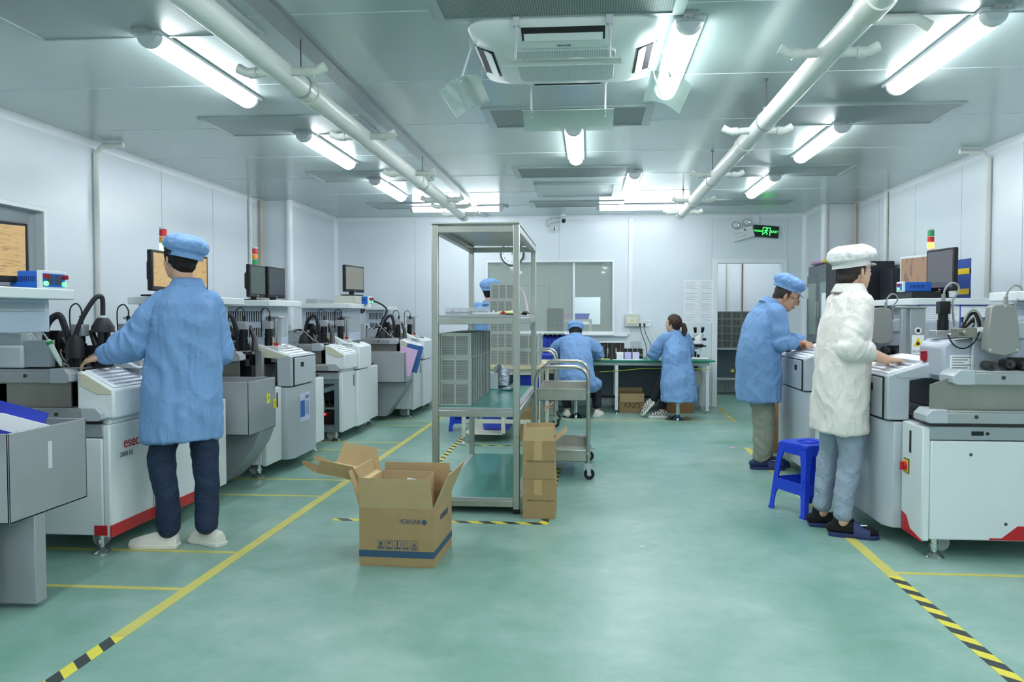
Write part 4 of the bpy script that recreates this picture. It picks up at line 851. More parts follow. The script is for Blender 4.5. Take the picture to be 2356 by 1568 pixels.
for i in range(5):
    x=-.1+i*.044; 
    for a,b in (((x,.135),(x+.036,.1365)),((x,.101),(x+.036,.1025)),((x,.09),(x+.036,.0915)),((x,.09),(x+.0015,.1365)),((x+.0345,.09),(x+.036,.1365))): m.box((a[0],-.2112,a[1]),(b[0],-.21,b[1]))
obj('handling_icon_frame',m,BINK,big,sm=False)
for i in range(5):
    x=-.1+i*.044+.018; m=M(); y=-.2115
    if i==0: m.cyl((x,y,.12),(x,y+.001,.12),.009,n=12); m.box((x-.008,y,.106),(x+.008,y+.001,.111))
    if i==1: m.prism([(x-.012,.12),(x+.012,.12),(x+.006,.128),(x-.006,.128)],1,y,y+.001); m.box((x-.0008,y,.106),(x+.0008,y+.001,.12))
    if i==2: m.box((x-.003,y,.105),(x+.003,y+.001,.132)); 
    if i==3: m.prism([(x-.01,.122),(x-.004,.122),(x-.007,.13)],1,y,y+.001); m.prism([(x+.004,.122),(x+.01,.122),(x+.007,.13)],1,y,y+.001); m.box((x-.008,y,.107),(x-.006,y+.001,.122)); m.box((x+.006,y,.107),(x+.008,y+.001,.122))
    if i==4: m.prism([(x-.01,.109),(x+.01,.109),(x,.127)],1,y,y+.001)
    m.box((x-.012,y,.0935),(x+.012,y+.001,.098)); obj('handling_icon',m,BINK,big,sm=False)
# inner box with its lid folded out over the left side
T=thing('cardboard_box','smaller open cardboard box nested in the large one, its tabbed lid hanging to the left','cardboard box',(-1.01,4.12,.17),R(-4)); th=.004
m=M(); a_,b_,h_=.15,.15,.24
m.box((-a_,-b_,0),(a_,b_,th)); m.box((-a_,-b_,0),(a_,-b_+th,h_)); m.box((-a_,b_-th,0),(a_,b_,h_+.01)); m.box((-a_,-b_,0),(-a_+th,b_,h_)); m.box((a_-th,-b_,0),(a_,b_,h_+.0))
obj('carton_body',m,KRAFT2,T,bev=.001,seg=1,sm=False)
def sheetm(pts,th=.004):
    P=[Vector(p) for p in pts]; n=(P[1]-P[0]).cross(P[2]-P[0]).normalized()*th; k=len(P)
    return M().add(P+[p+n for p in P],[tuple(range(k)),tuple(range(k,2*k))[::-1]]+[(i,(i+1)%k,k+(i+1)%k,k+i) for i in range(k)])
lz=h_; lid=obj('box_lid',sheetm([(-a_,-b_,lz),(-a_,b_,lz),(-a_-.27,b_-.01,lz+.045),(-a_-.27,-b_+.01,lz+.045)]),mat('kraft inner light',(214,188,142),.85),T,sm=False)
obj('side_tab',sheetm([(-a_-.01,-b_,lz),(-a_-.26,-b_,lz+.04),(-a_-.25,-b_-.045,lz+.13),(-a_-.07,-b_-.05,lz+.11)]) if False else sheetm([(-a_-.005,-b_+.002,lz),(-a_-.265,-b_+.01,lz+.044),(-a_-.225,-b_-.01,lz+.115),(-a_-.05,-b_-.012,lz+.085)]),KRAFT,lid,sm=False)
obj('side_tab',sheetm([(-a_-.005,b_-.002,lz),(-a_-.265,b_-.01,lz+.044),(-a_-.23,b_+.03,lz+.155),(-a_-.04,b_+.03,lz+.13)]),KRAFT2,lid,sm=False)
def tongue(y0,y1,mt):
    pts=[(-a_-.27,y0,lz+.045)]
    for i in range(7):
        q=PI*i/6; pts.append((-a_-.27-.095*math.sin(q)*1.0,(y0+y1)/2-(y1-y0)/2*math.cos(q),lz+.045+.05*math.sin(q)))
    pts.append((-a_-.27,y1,lz+.045)); return obj('tuck_tongue',sheetm(pts),mt,lid,sm=False)
tongue(-b_+.01,-.02,KRAFT); tongue(.0,b_-.01,KRAFT2)
bag('bubble_wrap','clump of clear bubble wrapped goods inside the nested box','wrapped goods',(-.98,4.1,.18),mat('bubble wrap',(205,208,212),.25,bump=.4,bs=40),.1,.1,.22,seed=11)
# pair of small cartons beside the rack
t=carton('small cardboard box printed MEAS, lower of the pair beside the rack',(-.31,5.04,0),0,.205,.27,.243); 
text('print_lettering','MEAS. 27 X 20 X 24 CM',.0165,INK,t,face((.01,-.1356,.115),'-y'),.0003)
obj('clear_tape',M().box((-.03,-.1357,.15),(.02,-.135,.247)).box((-.03,-.135,.248),(.02,.135,.2485)),mat('tape clear',(190,160,112),.25),t,sm=False)
t=carton('small cardboard box printed MEAS with open flaps, upper of the pair beside the rack',(-.312,5.04,.249),R(.8),.205,.27,.243,[('f',-6,.085),('r',52,.09),('l',-4,.09),('b',8,.08)])
text('print_lettering','MEAS. 27 X 20 X 24 CM',.0165,INK,t,face((.01,-.1356,.115),'-y'),.0003)
obj('clear_tape',M().box((-.03,-.1357,.12),(.02,-.135,.243)),mat('tape clear',(0,0,0)),t,sm=False)
carton('cardboard box with open flaps on the floor between the rack and the cart',(-.6,8.15,0),0,.26,.3,.3,[('r',55,.12),('f',5,.06)])
t=carton('cardboard box with big dark logo and open front flap under the green bench',(.575,10.62,0),0,.33,.34,.25,[('f',176,.115),('b',0,.05)])
text('print_logo','\u039BNO',.1,mat('faded ink',(85,65,45),.8),t,face((.0,-.1725,.085),'-y'),.0003)
t=carton('tall brown cardboard box with red print under the bench behind the woman',(1.21,10.62,0),0,.36,.34,.42,mt=mat('brown kraft',(165,122,80),.85,var=.08,vs=10))
m=M()
for i in range(3): m.box((.06+.04*(i%2),-.1715,.13+.05*i),(.085+.04*(i%2),-.17,.16+.05*i)); m.box((-.1+.05*i,-.1715,.14),(-.07+.05*i,-.17,.2))
obj('red_print',m,mat('red print',(165,70,55),.8),t,sm=False)
carton('brown cardboard box on the floor behind the legs of the man with glasses, lower one',(1.88,7.62,0),R(3),.36,.34,.3,mt=mat('brown kraft',(0,0,0)))
carton('brown cardboard box stacked on another behind the legs of the man with glasses',(1.89,7.63,.306),R(1),.32,.32,.2,mt=mat('brown kraft',(0,0,0)))
# ---------------- stainless trolley ----------------
def trolley(label,loc,w_=.41,d_=.8,rz=0,wheels=True):
    t=thing('steel_trolley',label,'trolley',loc,rz,'stainless trolleys')
    for y in (0,d_):
        m=M(); r=.013; x=w_/2
        pts=[(-x,y,.13),(-x,y,.72)]+[(-x+.1-.1*math.cos(R(a)),y,.78+.1*math.sin(R(a))) for a in (0,30,60,90)]+[(x-.1+.1*math.sin(R(a)),y,.78+.1*math.cos(R(a))) for a in (0,30,60,90)]+[(x,y,.72),(x,y,.13)]
        m.tube(pts,.0165,10,up=(0,1,0)); obj('handle_frame',m,CHROME if False else STEEL,t)
    for z in (.70,.22):
        m=M(); a,b=w_/2-.01,.0; hh=.085
        for p,q in (((-a,.01,z-hh),(a,.02,z)),((-a,d_-.02,z-hh),(a,d_-.01,z)),((-a,.01,z-hh),(-a+.008,d_-.01,z)),((a-.008,.01,z-hh),(a,d_-.01,z)),((-a,.01,z-hh),(a,d_-.01,z-hh+.006))): m.box(p,q)
        for s in (0,1): m.box((-a,.0 if s==0 else d_-.015,z-.004),(a,.015 if s==0 else d_,z+.008))
        tr=obj('tray',m,STEEL,t,bev=.002)
        for x in (-w_/2,w_/2):
            for y in (-.02,d_+.02): obj('bolt',M().cyl((x,y,z-.015),(x,y+(.012 if y<0 else -.012),z-.015),.01,n=10),CHROME,tr)
    if wheels:
        for x in (-w_/2,w_/2):
            for y in (0,d_):
                m=M(); m.cyl((x+.008,y-.012,.042),(x+.008,y+.012,.042),.042,n=24); wv=obj('caster_wheel',m,RUBBER,t)
                obj('wheel_hub',M().cyl((x+.008,y-.014,.042),(x+.008,y+.014,.042),.018,n=14),ALU,wv)
                m=M(); m.prism([(x-.02,.125),(x+.025,.125),(x+.018,.035),(x-.002,.035)],1,y-.019,y-.015); m.prism([(x-.02,.125),(x+.025,.125),(x+.018,.035),(x-.002,.035)],1,y+.015,y+.019); m.box((x-.03,y-.03,.122),(x+.03,y+.03,.13)); m.box((x+.015,y-.01,.1),(x+.06,y+.01,.108)); obj('caster_fork',m,CHROME,wv)
    return t
trolley('stainless two tray trolley with arched handles beside the two small boxes',(-.205,6.13,0))
trolley('stainless trolley farther back by the bench, mostly hidden, carrying a blue bin',(-.53,9.0,0),.3,.5)
def bin_(label,loc,w_,d_,h_,rz=0,mt=BLUE,cat='bin'):
    t=thing('plastic_bin',label,cat,loc,rz); m=M(); f=.9; th=.004
    def q(w,d,z): return [(-w/2,-d/2,z),(w/2,-d/2,z),(w/2,d/2,z),(-w/2,d/2,z)]
    m.ring([q(w_*f,d_*f,0),q(w_,d_,h_-.02),q(w_+.016,d_+.016,h_-.02),q(w_+.016,d_+.016,h_),q(w_-.006,d_-.006,h_),q(w_*f-.006,d_*f-.006,.006)]); obj('tub',m,mt,t,bev=.002)
    for s in (-.3,.3): obj('rib',M().box((s*w_-.004,-d_/2-.006,.02),(s*w_+.004,-d_/2+.006,h_-.025)),mt,t,sm=False)
    return t
LBLUE=mat('violet blue plastic',(70,95,215),.35)
bin_('blue plastic bin on the far trolley beside the bent over man',(-.53,9.25,.71),.25,.3,.12,mt=LBLUE)
bin_('blue plastic bin on the beige table, left behind the rack',(-1.0,8.6,.781),.3,.2,.12,mt=LBLUE)
bin_('bright blue bin on the lower shelf of the beige table',(-.62,8.2,.53),.25,.25,.13)
bin_('blue tub on the floor under the beige table seen below the rack shelf',(-.95,8.2,.1),.3,.3,.15,mt=LBLUE)
bin_('blue bin standing on the floor beneath the far end of the green bench',(-1.15,10.6,0),.3,.3,.2)
# ---------------- beige work table behind the rack ----------------
t=thing('work_table','cream metal work table behind the rack holding magazine stacks','table',(0,0,0))
TBX=mat('cream enamel',(214,214,200),.4)
obj('tabletop',M().box((-1.3,7.75,.745),(-.42,8.95,.78)),mat('tan tabletop',(196,186,150),.5),t,bev=.004)
for x in (-1.25,-.47):
    for y in (7.8,8.9):
        m=M(); m.box((x-.02,y-.02,.06),(x+.02,y+.02,.745)); lg=obj('leg',m,TBX,t,bev=.003)
        obj('levelling_foot',M().cyl((x,y,.02),(x,y,.06),.008,n=10).lathe([(0,0),(.028,0),(.026,.008),(.01,.02),(0,.02)],(x,y,0),16),CHROME,lg)
m=M(); m.box((-.87,7.78,.1),(-.83,7.82,.745)); obj('leg',m,TBX,t,bev=.003)
m=M(); m.box((-1.25,7.79,.2),(-.47,7.81,.24)); m.box((-1.24,8.88,.2),(-.48,8.9,.24)); m.box((-.86,7.8,.2),(-.84,8.9,.24)); m.box((-1.25,7.79,.69),(-.47,7.81,.745)); obj('crossbar',m,TBX,t,bev=.002)
obj('lower_shelf',M().box((-.85,7.82,.505),(-.47,8.88,.525)).box((-1.25,7.82,.08),(-.86,8.88,.095)),TBX,t,bev=.002)
# small blue stool under the table
def pstool(label,loc,rz,s=1,h_=.46,top=.135,bot=.175,cat='stool',mt=BLUE,grp=None):
    t=thing('plastic_stool',label,cat,loc,rz,grp)
    def sq(a,z,r=.03):
        return rr(a,a,r,z,3)
    m=M(); m.ring([sq(top,h_-.045),sq(top+.004,h_-.02),sq(top,h_-.006),sq(top-.015,h_),sq(top-.03,h_-.002)]); seat=obj('seat',m,mt,t)
    obj('seat_emblem',M().ring([sq(.06,h_-.003),sq(.06,h_+.003),sq(.052,h_+.003),sq(.052,h_-.003)],caps=False),mt,seat)
    for (sx,sy) in ((1,1),(-1,1),(-1,-1),(1,-1)):
        m=M(); rings=[]
        for z,a,wd in ((h_-.03,top,.06),(h_-.14,top+.012,.045),(.02,bot,.036),(.012,bot+.004,.045),(0,bot+.005,.046)):
            # L-shaped leg section
            th=.008; rings.append([(sx*a,sy*a,z),(sx*(a-wd),sy*a,z),(sx*(a-wd),sy*(a-th),z),(sx*(a-th*1.2),sy*(a-th*1.2),z),(sx*(a-th),sy*(a-wd),z),(sx*a,sy*(a-wd),z)])
        m.ring(rings); obj('leg',m,mt,t,bev=.003)
    m=M()
    for k in range(4):
        m.T=Matrix.Rotation(k*PI/2,4,'Z'); z0,z1=h_*.30,h_*.46; q=top+(bot-top)*.62
        m.prism([(-q+.02,z0-.05),(-q+.045,z0),(q-.045,z0),(q-.02,z0-.05),(q-.01,z1+.03),(q-.04,z1),(-q+.04,z1),(-q+.01,z1+.03)],1,-q-.001,-q+.006)
        m.prism([(-top,h_-.02),(top,h_-.02),(top,h_-.13),(top-.03,h_-.075),(-top+.03,h_-.075),(-top,h_-.13)],1,-top-.001,-top+.006)
    obj('side_rail',m,mt,t); return t
pstool('bright blue plastic stool standing on the floor left of the white coated man',(1.44,5.24,0),R(24))
pstool('small blue plastic stool low behind the rack, seen under its middle shelf',(-1.42,8.75,0),R(10),h_=.27,top=.12,bot=.15)
# ---------------- green bench at the back wall ----------------
GT=mat('green bench mat',(30,135,108),.35)
t=thing('work_bench','long low bench with green top and white legs along the back wall','bench',(0,0,0))
obj('tabletop',M().box((-1.35,10.3,.68),(1.64,11.1,.7)),GT,t,bev=.004)
m=M(); m.box((-1.3,10.34,.63),(1.57,10.38,.679)); m.box((-1.3,11.0,.63),(1.57,11.04,.679)); m.box((1.53,10.38,.63),(1.57,11.0,.679)); obj('apron_rail',m,mat('bench frame',(176,196,186),.4),t,bev=.003)
for x in (-1.28,.37,1.545):
    for y in (10.36,11.02):
        m=M(); m.box((x-.02,y-.02,.04),(x+.02,y+.02,.63)); m.box((x-.004,y-.022,.04),(x+.004,y-.019,.63)); lg=obj('leg',m,TRIM,t,bev=.003); obj('levelling_foot',M().cyl((x,y,.015),(x,y,.04),.008,n=8).lathe([(0,0),(.025,0),(.022,.008),(0,.016)],(x,y,0),14),CHROME,lg)
m=M(); m.box((-1.28,10.95,.14),(1.5,10.97,.17)); m.box((1.2,10.55,.14),(1.22,10.97,.16)); obj('foot_rail',m,BLACK,t)
obj('grounding_cord',M().tube([(-.6,10.33,.52),(-.1,10.34,.53),(.4,10.33,.56),(.7,10.33,.59),(1.2,10.33,.6),(1.55,10.33,.585)],.004,6),mat('yellow green cord',(200,205,60),.5),t)
obj('modesty_panel',M().box((-1.26,11.06,.17),(1.52,11.08,.62)),mat('slate panel',(100,116,128),.5),t,sm=False)
def item(name,label,cat,m,mt,loc=(0,0,0),rz=0,bev=0,group=None): return tag(obj(name,m,mt,loc=loc,rz=rz,bev=bev),label,cat,group)
bk=mat('black esd plastic',(38,40,42),.5)
cols=['left','middle','right']
for i in range(3):
    for j in range(3):
        t=thing('esd_box','black component box, %s stack, %s one, on the green bench'%(cols[i],['lowest','second','topmost'][j]),'box',(.205+.11*i,10.62,.701+.072*j),R([2,-1,3][j]),'black component boxes on the bench')
        obj('box_shell',M().box((-.048,-.08,0),(.048,.08,.07)),bk,t,bev=.003); obj('cord_band',M().box((-.004,-.0815,0),(.0,-.08,.07)),mat('band orange',(190,120,50),.6),t,sm=False)
item('paper_pile','loose white papers lying on top of the black component boxes','paper',M().box((-.16,-.09,0),(.17,.08,.004)).box((-.14,-.1,.004),(.16,.07,.01),rz=.06),PAPER,(.31,10.62,.919))
for i in range(4): 
    t=thing('reel_cassette','small black cassette, number %s from the left in the row behind the paper stacks'%['one','two','three','four'][i],'cassette',(.50+.07*i,10.85,.701),0,'black cassettes on the bench')
    obj('box_shell',M().box((-.03,-.06,0),(.03,.06,.13)),bk,t,bev=.003); obj('label_line',M().box((-.02,-.061,.04),(.02,-.06,.05)),SILV,t,sm=False)
m=M()
for z in (0,.03,.06,.09):
    m.tube([(-.07,-.05,z),(.07,-.05,z),(.07,.05,z),(-.07,.05,z),(-.07,-.05,z)],.0015,5)
for i in range(8): m.cyl((-.07+.02*i,-.05,0),(-.07+.02*i,-.05,.09),.0012,n=5); m.cyl((-.07+.02*i,.05,0),(-.07+.02*i,.05,.09),.0012,n=5)
item('wire_basket','small steel wire basket on the black cassettes','basket',m,CHROME,(.65,10.86,.832))
for i in range(3):
    for j in range(5):
        item('card_bundle','small %s card bundle in the %s pile on the bench, %s from the bottom'%(['white','lilac','lilac white'][i],cols[i],ORD[j]),'card bundle',M().box((-.045,-.03,0),(.045,.03,.018)),[PAPER,mat('lilac card',(196,190,235),.7),mat('lilac white card',(222,220,244),.7)][i],(.42+.105*i,10.52,.701+.019*j),R(rnd.uniform(-4,4)),group='card bundles on the bench')
item('paper_sheet','white sheet lying flat near the bench front edge','paper',M().box((-.2,-.06,0),(.2,.06,.002)),PAPER,(.52,10.4,.701),R(2))
item('notebook','yellow covered notebook on the bench beside the elbow of the bent over man','notebook',M().box((-.07,-.04,0),(.07,.04,.012)),mat('pale yellow',(235,232,150),.6),(.21,10.42,.701),R(-8))
item('paper_stack','stack of white cards beside the yellow notebook on the bench','card stack',M().box((-.05,-.04,0),(.05,.04,.05)),PAPER,(.15,10.56,.701),R(5))
item('white_canister','white round topped container on the bench left of the woman','container',M().cyl((0,0,0),(0,0,.11),.055,n=20).cyl((0,0,.11),(0,0,.135),.02,n=14),WHITE,(.84,10.5,.701))
item('white_box','small white box beside the white container on the bench','box',M().box((-.035,-.05,0),(.035,.05,.11)),WHITE,(.925,10.48,.701),bev=.003)
NB=mat('file blue',(38,62,165),.45)
for i in range(9):
    t=thing('file_holder','blue file holder on the back of the green bench, %s from the left'%ORD[i],'file holder',(-.6+.065*i,10.93,.701),0,'blue file holders on the bench')
    obj('holder',M().prism([(-.12,0),(.12,0),(.12,.32 if i<6 else .26),(.0,.3 if i<6 else .25),(-.12,.24)],0,-.03,.028),NB,t,bev=.002)
item('folder_pile','grey and white folders lying on top of the blue file holders','folder',M().box((-.14,-.1,0),(.16,.1,.008)).box((-.12,-.09,.008),(.16,.1,.016),rz=.05),mat('olive folder',(150,165,140),.6),(-.5,10.93,1.023))
# microscope
t=thing('microscope','white binocular stereo microscope with black eyepieces on the green bench','microscope',(1.45,10.52,.7))
MW=mat('microscope white',(226,228,228),.3)
obj('base_plate',M().box((-.15,-.1,0),(.13,.1,.03)),MW,t,bev=.01)
obj('pillar',M().cyl((-.03,.07,.03),(-.03,.07,.2),.016,n=14).box((-.06,.03,.12),(.0,.1,.2)),MECH,t)
obj('zoom_body',M().lathe([(0,.15),(.045,.15),(.05,.17),(.05,.2),(.062,.21),(.062,.23),(.05,.24),(.052,.3),(.04,.32),(0,.32)],(0,0,0),24),MW,t)
obj('focus_ring',M().lathe([(.05,.165),(.066,.167),(.066,.2),(.05,.2)],(0,0,0),24,hollow=True).box((-.1,-.012,.17),(.1,.012,.19)),MECH,t)
obj('focus_knob',M().cyl((-.1,0,.27),(-.055,0,.27),.018,n=14),MECH,t); obj('focus_knob',M().cyl((.055,0,.27),(.1,0,.27),.018,n=14),MECH,t)
obj('binocular_head',M().tube([(-.03,0,.31),(-.045,-.02,.36)],[.035,.03],16).tube([(.03,0,.31),(.045,-.02,.36)],[.035,.03],16).box((-.05,-.03,.3),(.05,.03,.335)),MW,t)
for s in (-1,1): obj('eyepiece',M().tube([(s*.043,-.02,.355),(s*.05,-.04,.41),(s*.05,-.045,.425)],[.018,.021,.023],16),MECH,t)
obj('light_ring',M().lathe([(.02,.11),(.045,.11),(.045,.14),(.02,.14)],(0,0,0),20,hollow=True),WHITE,t); obj('stage_clip',M().cyl((0,0,.03),(0,0,.07),.018,n=12),MECH,t)
# wall items
t=thing('breaker_box','grey beige electrical breaker box with yellow warning triangle on the back wall','breaker box',(.61,YB,1.13))
obj('case',M().box((-.1,-.06,0),(.1,0,.175)),mat('breaker beige',(200,202,188),.4),t,bev=.006); l_=obj('cover_door',M().box((-.075,-.068,.035),(.075,-.06,.13)),mat('breaker beige light',(214,216,204),.35),t,bev=.003)
obj('warning_triangle',M().prism([(-.022,.07),(.022,.07),(0,.108)],1,-.0695,-.068),YEL,l_,sm=False)
for i in range(2):
    t=thing('wall_socket','white socket plate on the back wall, %s one right of the breaker box'%['nearer','farther'][i],'socket',(.755+.088*i,YB,1.125),0,'wall sockets by the breaker box')
    obj('plate',M().box((-.042,-.012,0),(.042,0,.09)),TRIM,t,bev=.004)
    obj('socket_hole',M().box((-.012,-.0125,.055),(-.006,-.012,.07)).box((.006,-.0125,.055),(.012,-.012,.07)),DGREY,t,sm=False)
    if i==0:
        for x in (-.03,.03): obj('plug',M().cyl((x,-.012,.035),(x,-.05,.035),.014,n=12).cyl((x,-.035,.035),(x,-.04,.0),.008,n=8),BLACK,t)
item('power_cord','black power cord hanging from the left wall plug to the bench','cord',M().tube(bez((.725,11.155,1.16),(.72,11.1,.98),(.83,11.1,.95),(.80,10.9,.71),12),.005,6),BLACK)
item('power_cord','black power cord hanging from the right wall plug to the bench','cord',M().tube(bez((.785,11.155,1.16),(.79,11.1,.98),(.83,11.1,1.0),(.86,10.7,.84),12),.005,6),BLACK)
item('power_cord','white power cord running from the farther socket down to the white container','cord',M().tube(bez((.85,11.18,1.14),(.86,11.1,1.0),(.98,11.1,.95),(.95,10.6,.78),12),.004,6),WHITE)
for i in range(2):
    for j in range(4):
        t=thing('wall_notice','printed notice sheet by the doorway, %s column, row %s from top'%(['left','right'][i],['one','two','three','four'][j]),'notice',(1.44+.222*i,YB,1.64-.153*j),0,'notice sheets by the doorway')
        obj('paper_sheet',M().box((-.105,-.003,-.0),(.105,0,.145)),PAPER,t,sm=False); m=M()
        for q in range(7): m.box((-.09,-.0036,.02+.016*q),(.09-.03*((q+j)%3),-.003,.023+.016*q))
        obj('print_lines',m,mat('faint ink',(0,0,0)),t,sm=False)
t=thing('wall_clock','round white wall clock with dark rim, half hidden by the rack top','clock',(-1.09,YB,2.16))
obj('clock_face',M().cyl((0,-.03,0),(0,0,0),.155,n=40),mat('clock face',(240,242,245),.4),t)
obj('clock_rim',M().lathe([(.15,-.04),(.17,-.04),(.175,-.0),(.15,0)],(0,0,0),40,axis=1,hollow=True),mat('clock rim',(60,66,74),.35),t)
for n in range(1,13):
    a=R(90-30*n); text('numeral',str(n),.035,INK,t,face((math.cos(a)*.12,-.0305,math.sin(a)*.12),'-y'),.0003)
obj('clock_hand',M().box((-.003,-.034,-.01),(.003,-.032,.09)).box((-.01,-.034,-.003),(.06,-.032,.003)),BLACK,t)
t=thing('security_camera','white dome security camera on the ceiling edge with black lens','camera',(-.355,11.08,H0))
obj('mount',M().cyl((0,0,-.03),(0,0,0),.045,n=20),WHITE,t); obj('dome_body',M().sph((0,-.01,-.075),.055,20,12),WHITE,t); obj('lens',M().sph((.005,-.045,-.09),.032,16,10),mat('lens black',(0,0,0)),t)
t=thing('security_camera','white ball camera with two black dots on the back wall','camera',(-.485,YB,2.51))
obj('dome_body',M().sph((0,-.035,0),.05,20,12),WHITE,t); obj('lens',M().sph((.0,-.082,.014),.009,10,8),BLACK,t); obj('lens',M().sph((.0,-.083,-.012),.012,10,8),BLACK,t)
item('camera_cable','thin dark cables looping beside the two wall cameras','cable',M().tube(bez((-.38,11.17,2.66),(-.7,11.17,2.72),(-.6,11.17,2.45),(-.55,11.17,2.58),12),.004,6).tube(bez((-.55,11.17,2.58),(-.45,11.17,2.62),(-.4,11.17,2.6),(-.36,11.15,2.62),8),.003,6),WIRE)
t=thing('exit_sign','green lit EXIT sign with running figure, hanging crooked above the doorway','exit sign',(2.455,YB-.02,2.45),0)
t.rotation_euler=(0,R(5),0)
obj('sign_frame',M().box((-.175,-.012,-.085),(.175,.012,.085)),mat('sign frame',(120,130,128),.4,.3),t,bev=.002); obj('sign_panel',M().box((-.168,-.014,-.078),(.168,-.012,.078)),mat('sign dark green',(8,32,22),.3),t,sm=False)
GE=mat('exit green glow',(60,255,95),.4,emit=1.6)
text('exit_word','EXIT',.048,GE,t,face((.114,-.0145,0),'-y'),.0004); text('exit_characters','安全出口',.028,GE,t,face((-.108,-.0145,0),'-y'),.0004)
m=M(); y=-.0155
for a,b in (((-.048,-.055),(-.04,.055)),((.05,-.055),(.058,.055)),((-.048,.047),(.058,.055))): m.box((a[0],y,a[1]),(b[0],y+.001,b[1]))
m.cyl((.012,y,.036),(.012,y+.001,.036),.009,n=12); m.prism([(-.008,.022),(.012,.026),(.006,-.008),(-.012,-.004)],1,y,y+.001); m.prism([(.008,.022),(.03,.01),(.028,.004),(.006,.014)],1,y,y+.001); m.prism([(-.006,.02),(-.026,.008),(-.022,.002),(-.002,.012)],1,y,y+.001); m.prism([(-.01,-.004),(-.032,-.03),(-.024,-.036),(0,-.008)],1,y,y+.001); m.prism([(.004,-.006),(.024,-.024),(.012,-.048),(.004,-.044),(.012,-.026),(-.006,-.01)],1,y,y+.001)
obj('running_figure',m,GE,t,sm=False)
item('ceiling_socket','white socket plate above the exit sign with a thin cord','socket',M().box((-.045,-.02,-.0),(.045,0,.11)).tube([(0,-.02,.02),(.03,-.03,-.08),(-.05,-.03,-.16)],.003,5),TRIM,(2.32,YB,2.57))
t=thing('emergency_light','white twin lamp emergency light tilted beside the exit sign','emergency light',(2.14,YB-.0,2.42)); t.rotation_euler=(0,R(-15),0)
obj('case',M().box((-.145,-.06,-.075),(.145,0,.075)),WHITE,t,bev=.005); obj('red_mark',M().box((.02,-.0615,.035),(.05,-.06,.055)),RED,t,sm=False); obj('print_lines',M().box((-.11,-.0612,.02),(.0,-.06,.026)).box((-.09,-.0612,-.03),(.03,-.06,-.025)),mat('faint ink',(0,0,0)),t,sm=False)
for x in (-.075,.08):
    obj('lamp_lens',M().lathe([(0,-.064),(.03,-.063),(.032,-.058),(0,-.058)],(x,0,.14),20,axis=1),WHITE,t); obj('lamp_head',M().lathe([(0,-.045),(.03,-.05),(.05,-.062),(.055,-.05),(.04,-.01),(0,0)],(x,0,.14),24,axis=1),mat('chrome lamp',(225,228,230),.15,.6),t); obj('lamp_neck',M().cyl((x,-.03,.075),(x,-.03,.1),.012,n=10),WHITE,t)
# ---------------- cabinets on the right ----------------
CG=mat('cabinet grey',(98,104,114),.4)
t=thing('dry_cabinet','grey double door dry storage cabinet with glass panes by the right wall','cabinet',(2.8,0,0))
m=M(); m.box((0,9.28,.05),(.18,10.3,1.9)); m.box((.18,9.28,.05),(.58,9.32,1.9)); obj('cabinet_body',m,CG,t,bev=.01)
CGL=mat('cabinet glass',(120,140,135),.08)
for i,(y0,y1) in enumerate(((9.3,9.78),(9.8,10.28))):
    for z0,z1 in ((.95,1.78),(.1,.92)):
        d=obj('door',M().box((-.02,y0,z0),(0,y1,z1)),CG,t,bev=.006)
        obj('glass_pane',M().box((-.022,y0+.08,z0+.1),(-.02,y1-.08,z1-.1)),CGL,d,sm=False)
        yh=y1-.03 if i==0 else y0+.03; obj('door_handle',M().box((-.035,yh-.012,z0+.3),(-.02,yh+.012,z0+.5)),ALU,d,bev=.003)
obj('display_panel',M().box((-.003,9.36,1.8),(0,9.52,1.88)),mat('display blue',(60,130,200),.3),t,sm=False); obj('display_digits',M().box((-.004,9.4,1.82),(-.003,9.46,1.86)),GE,t,sm=False)

for y0 in (9.31,10.22):
    st=obj('side_sticker',M().box((-.0225,y0,1.5),(-.0205,y0+.04,1.68)),LABELW,t,sm=False); obj('red_header',M().box((-.023,y0,1.64),(-.0225,y0+.04,1.68)),RED,st,sm=False)
obj('notice_paper',M().box((-.0235,9.42,1.2),(-.0225,9.64,1.55)),PAPER,t,sm=False)
bag('plastic_bag','crumpled yellow plastic bags piled on the grey cabinet','bag',(2.95,9.65,1.901),mat('yellow bag',(232,222,60),.5,bump=.3,bs=20),.13,.35,.08,seed=2)
bag('plastic_bag','crumpled pink plastic bag hanging over the front of the grey cabinet','bag',(2.86,10.0,1.901),mat('pink bag',(225,170,215),.5),.1,.2,.05,seed=6)
t=thing('black_cabinet','tall matt black cabinet by the right wall with a white notice','cabinet',(0,0,0))
BM=mat('matt black steel',(34,38,46),.5)
obj('cabinet_body',M().box((2.71,8.9,.03),(3.34,9.25,1.88)),BM,t,bev=.006); obj('cabinet_top',M().box((2.78,8.93,1.88),(3.1,9.2,1.895)).cyl((2.92,9.06,1.895),(2.92,9.06,1.93),.12,n=8),BM,t,bev=.003)
obj('side_door',M().box((2.73,8.894,.06),(3.32,8.9,1.86)),BM,t,bev=.003); n_=obj('notice_paper',M().box((3.0,8.89,1.31),(3.1,8.894,1.51)),PAPER,t,sm=False); obj('red_header',M().box((3.0,8.888,1.49),(3.1,8.89,1.51)),RED,t,sm=False)
tag(obj('second_cabinet',M().box((0,0,0),(.2,.33,1.78)),BM,loc=(3.17,8.53,0),bev=.006),'second slightly lower black cabinet right behind the black one','cabinet')
item('wall_box','pale green electrical box low on the right wall behind the right machines','electrical box',M().box((-.06,-.15,0),(0,.15,.25)).box((-.065,-.05,.05),(-.06,.05,.1)),mat('pale green box',(200,208,190),.45),(XR,6.9,1.1),bev=.004)
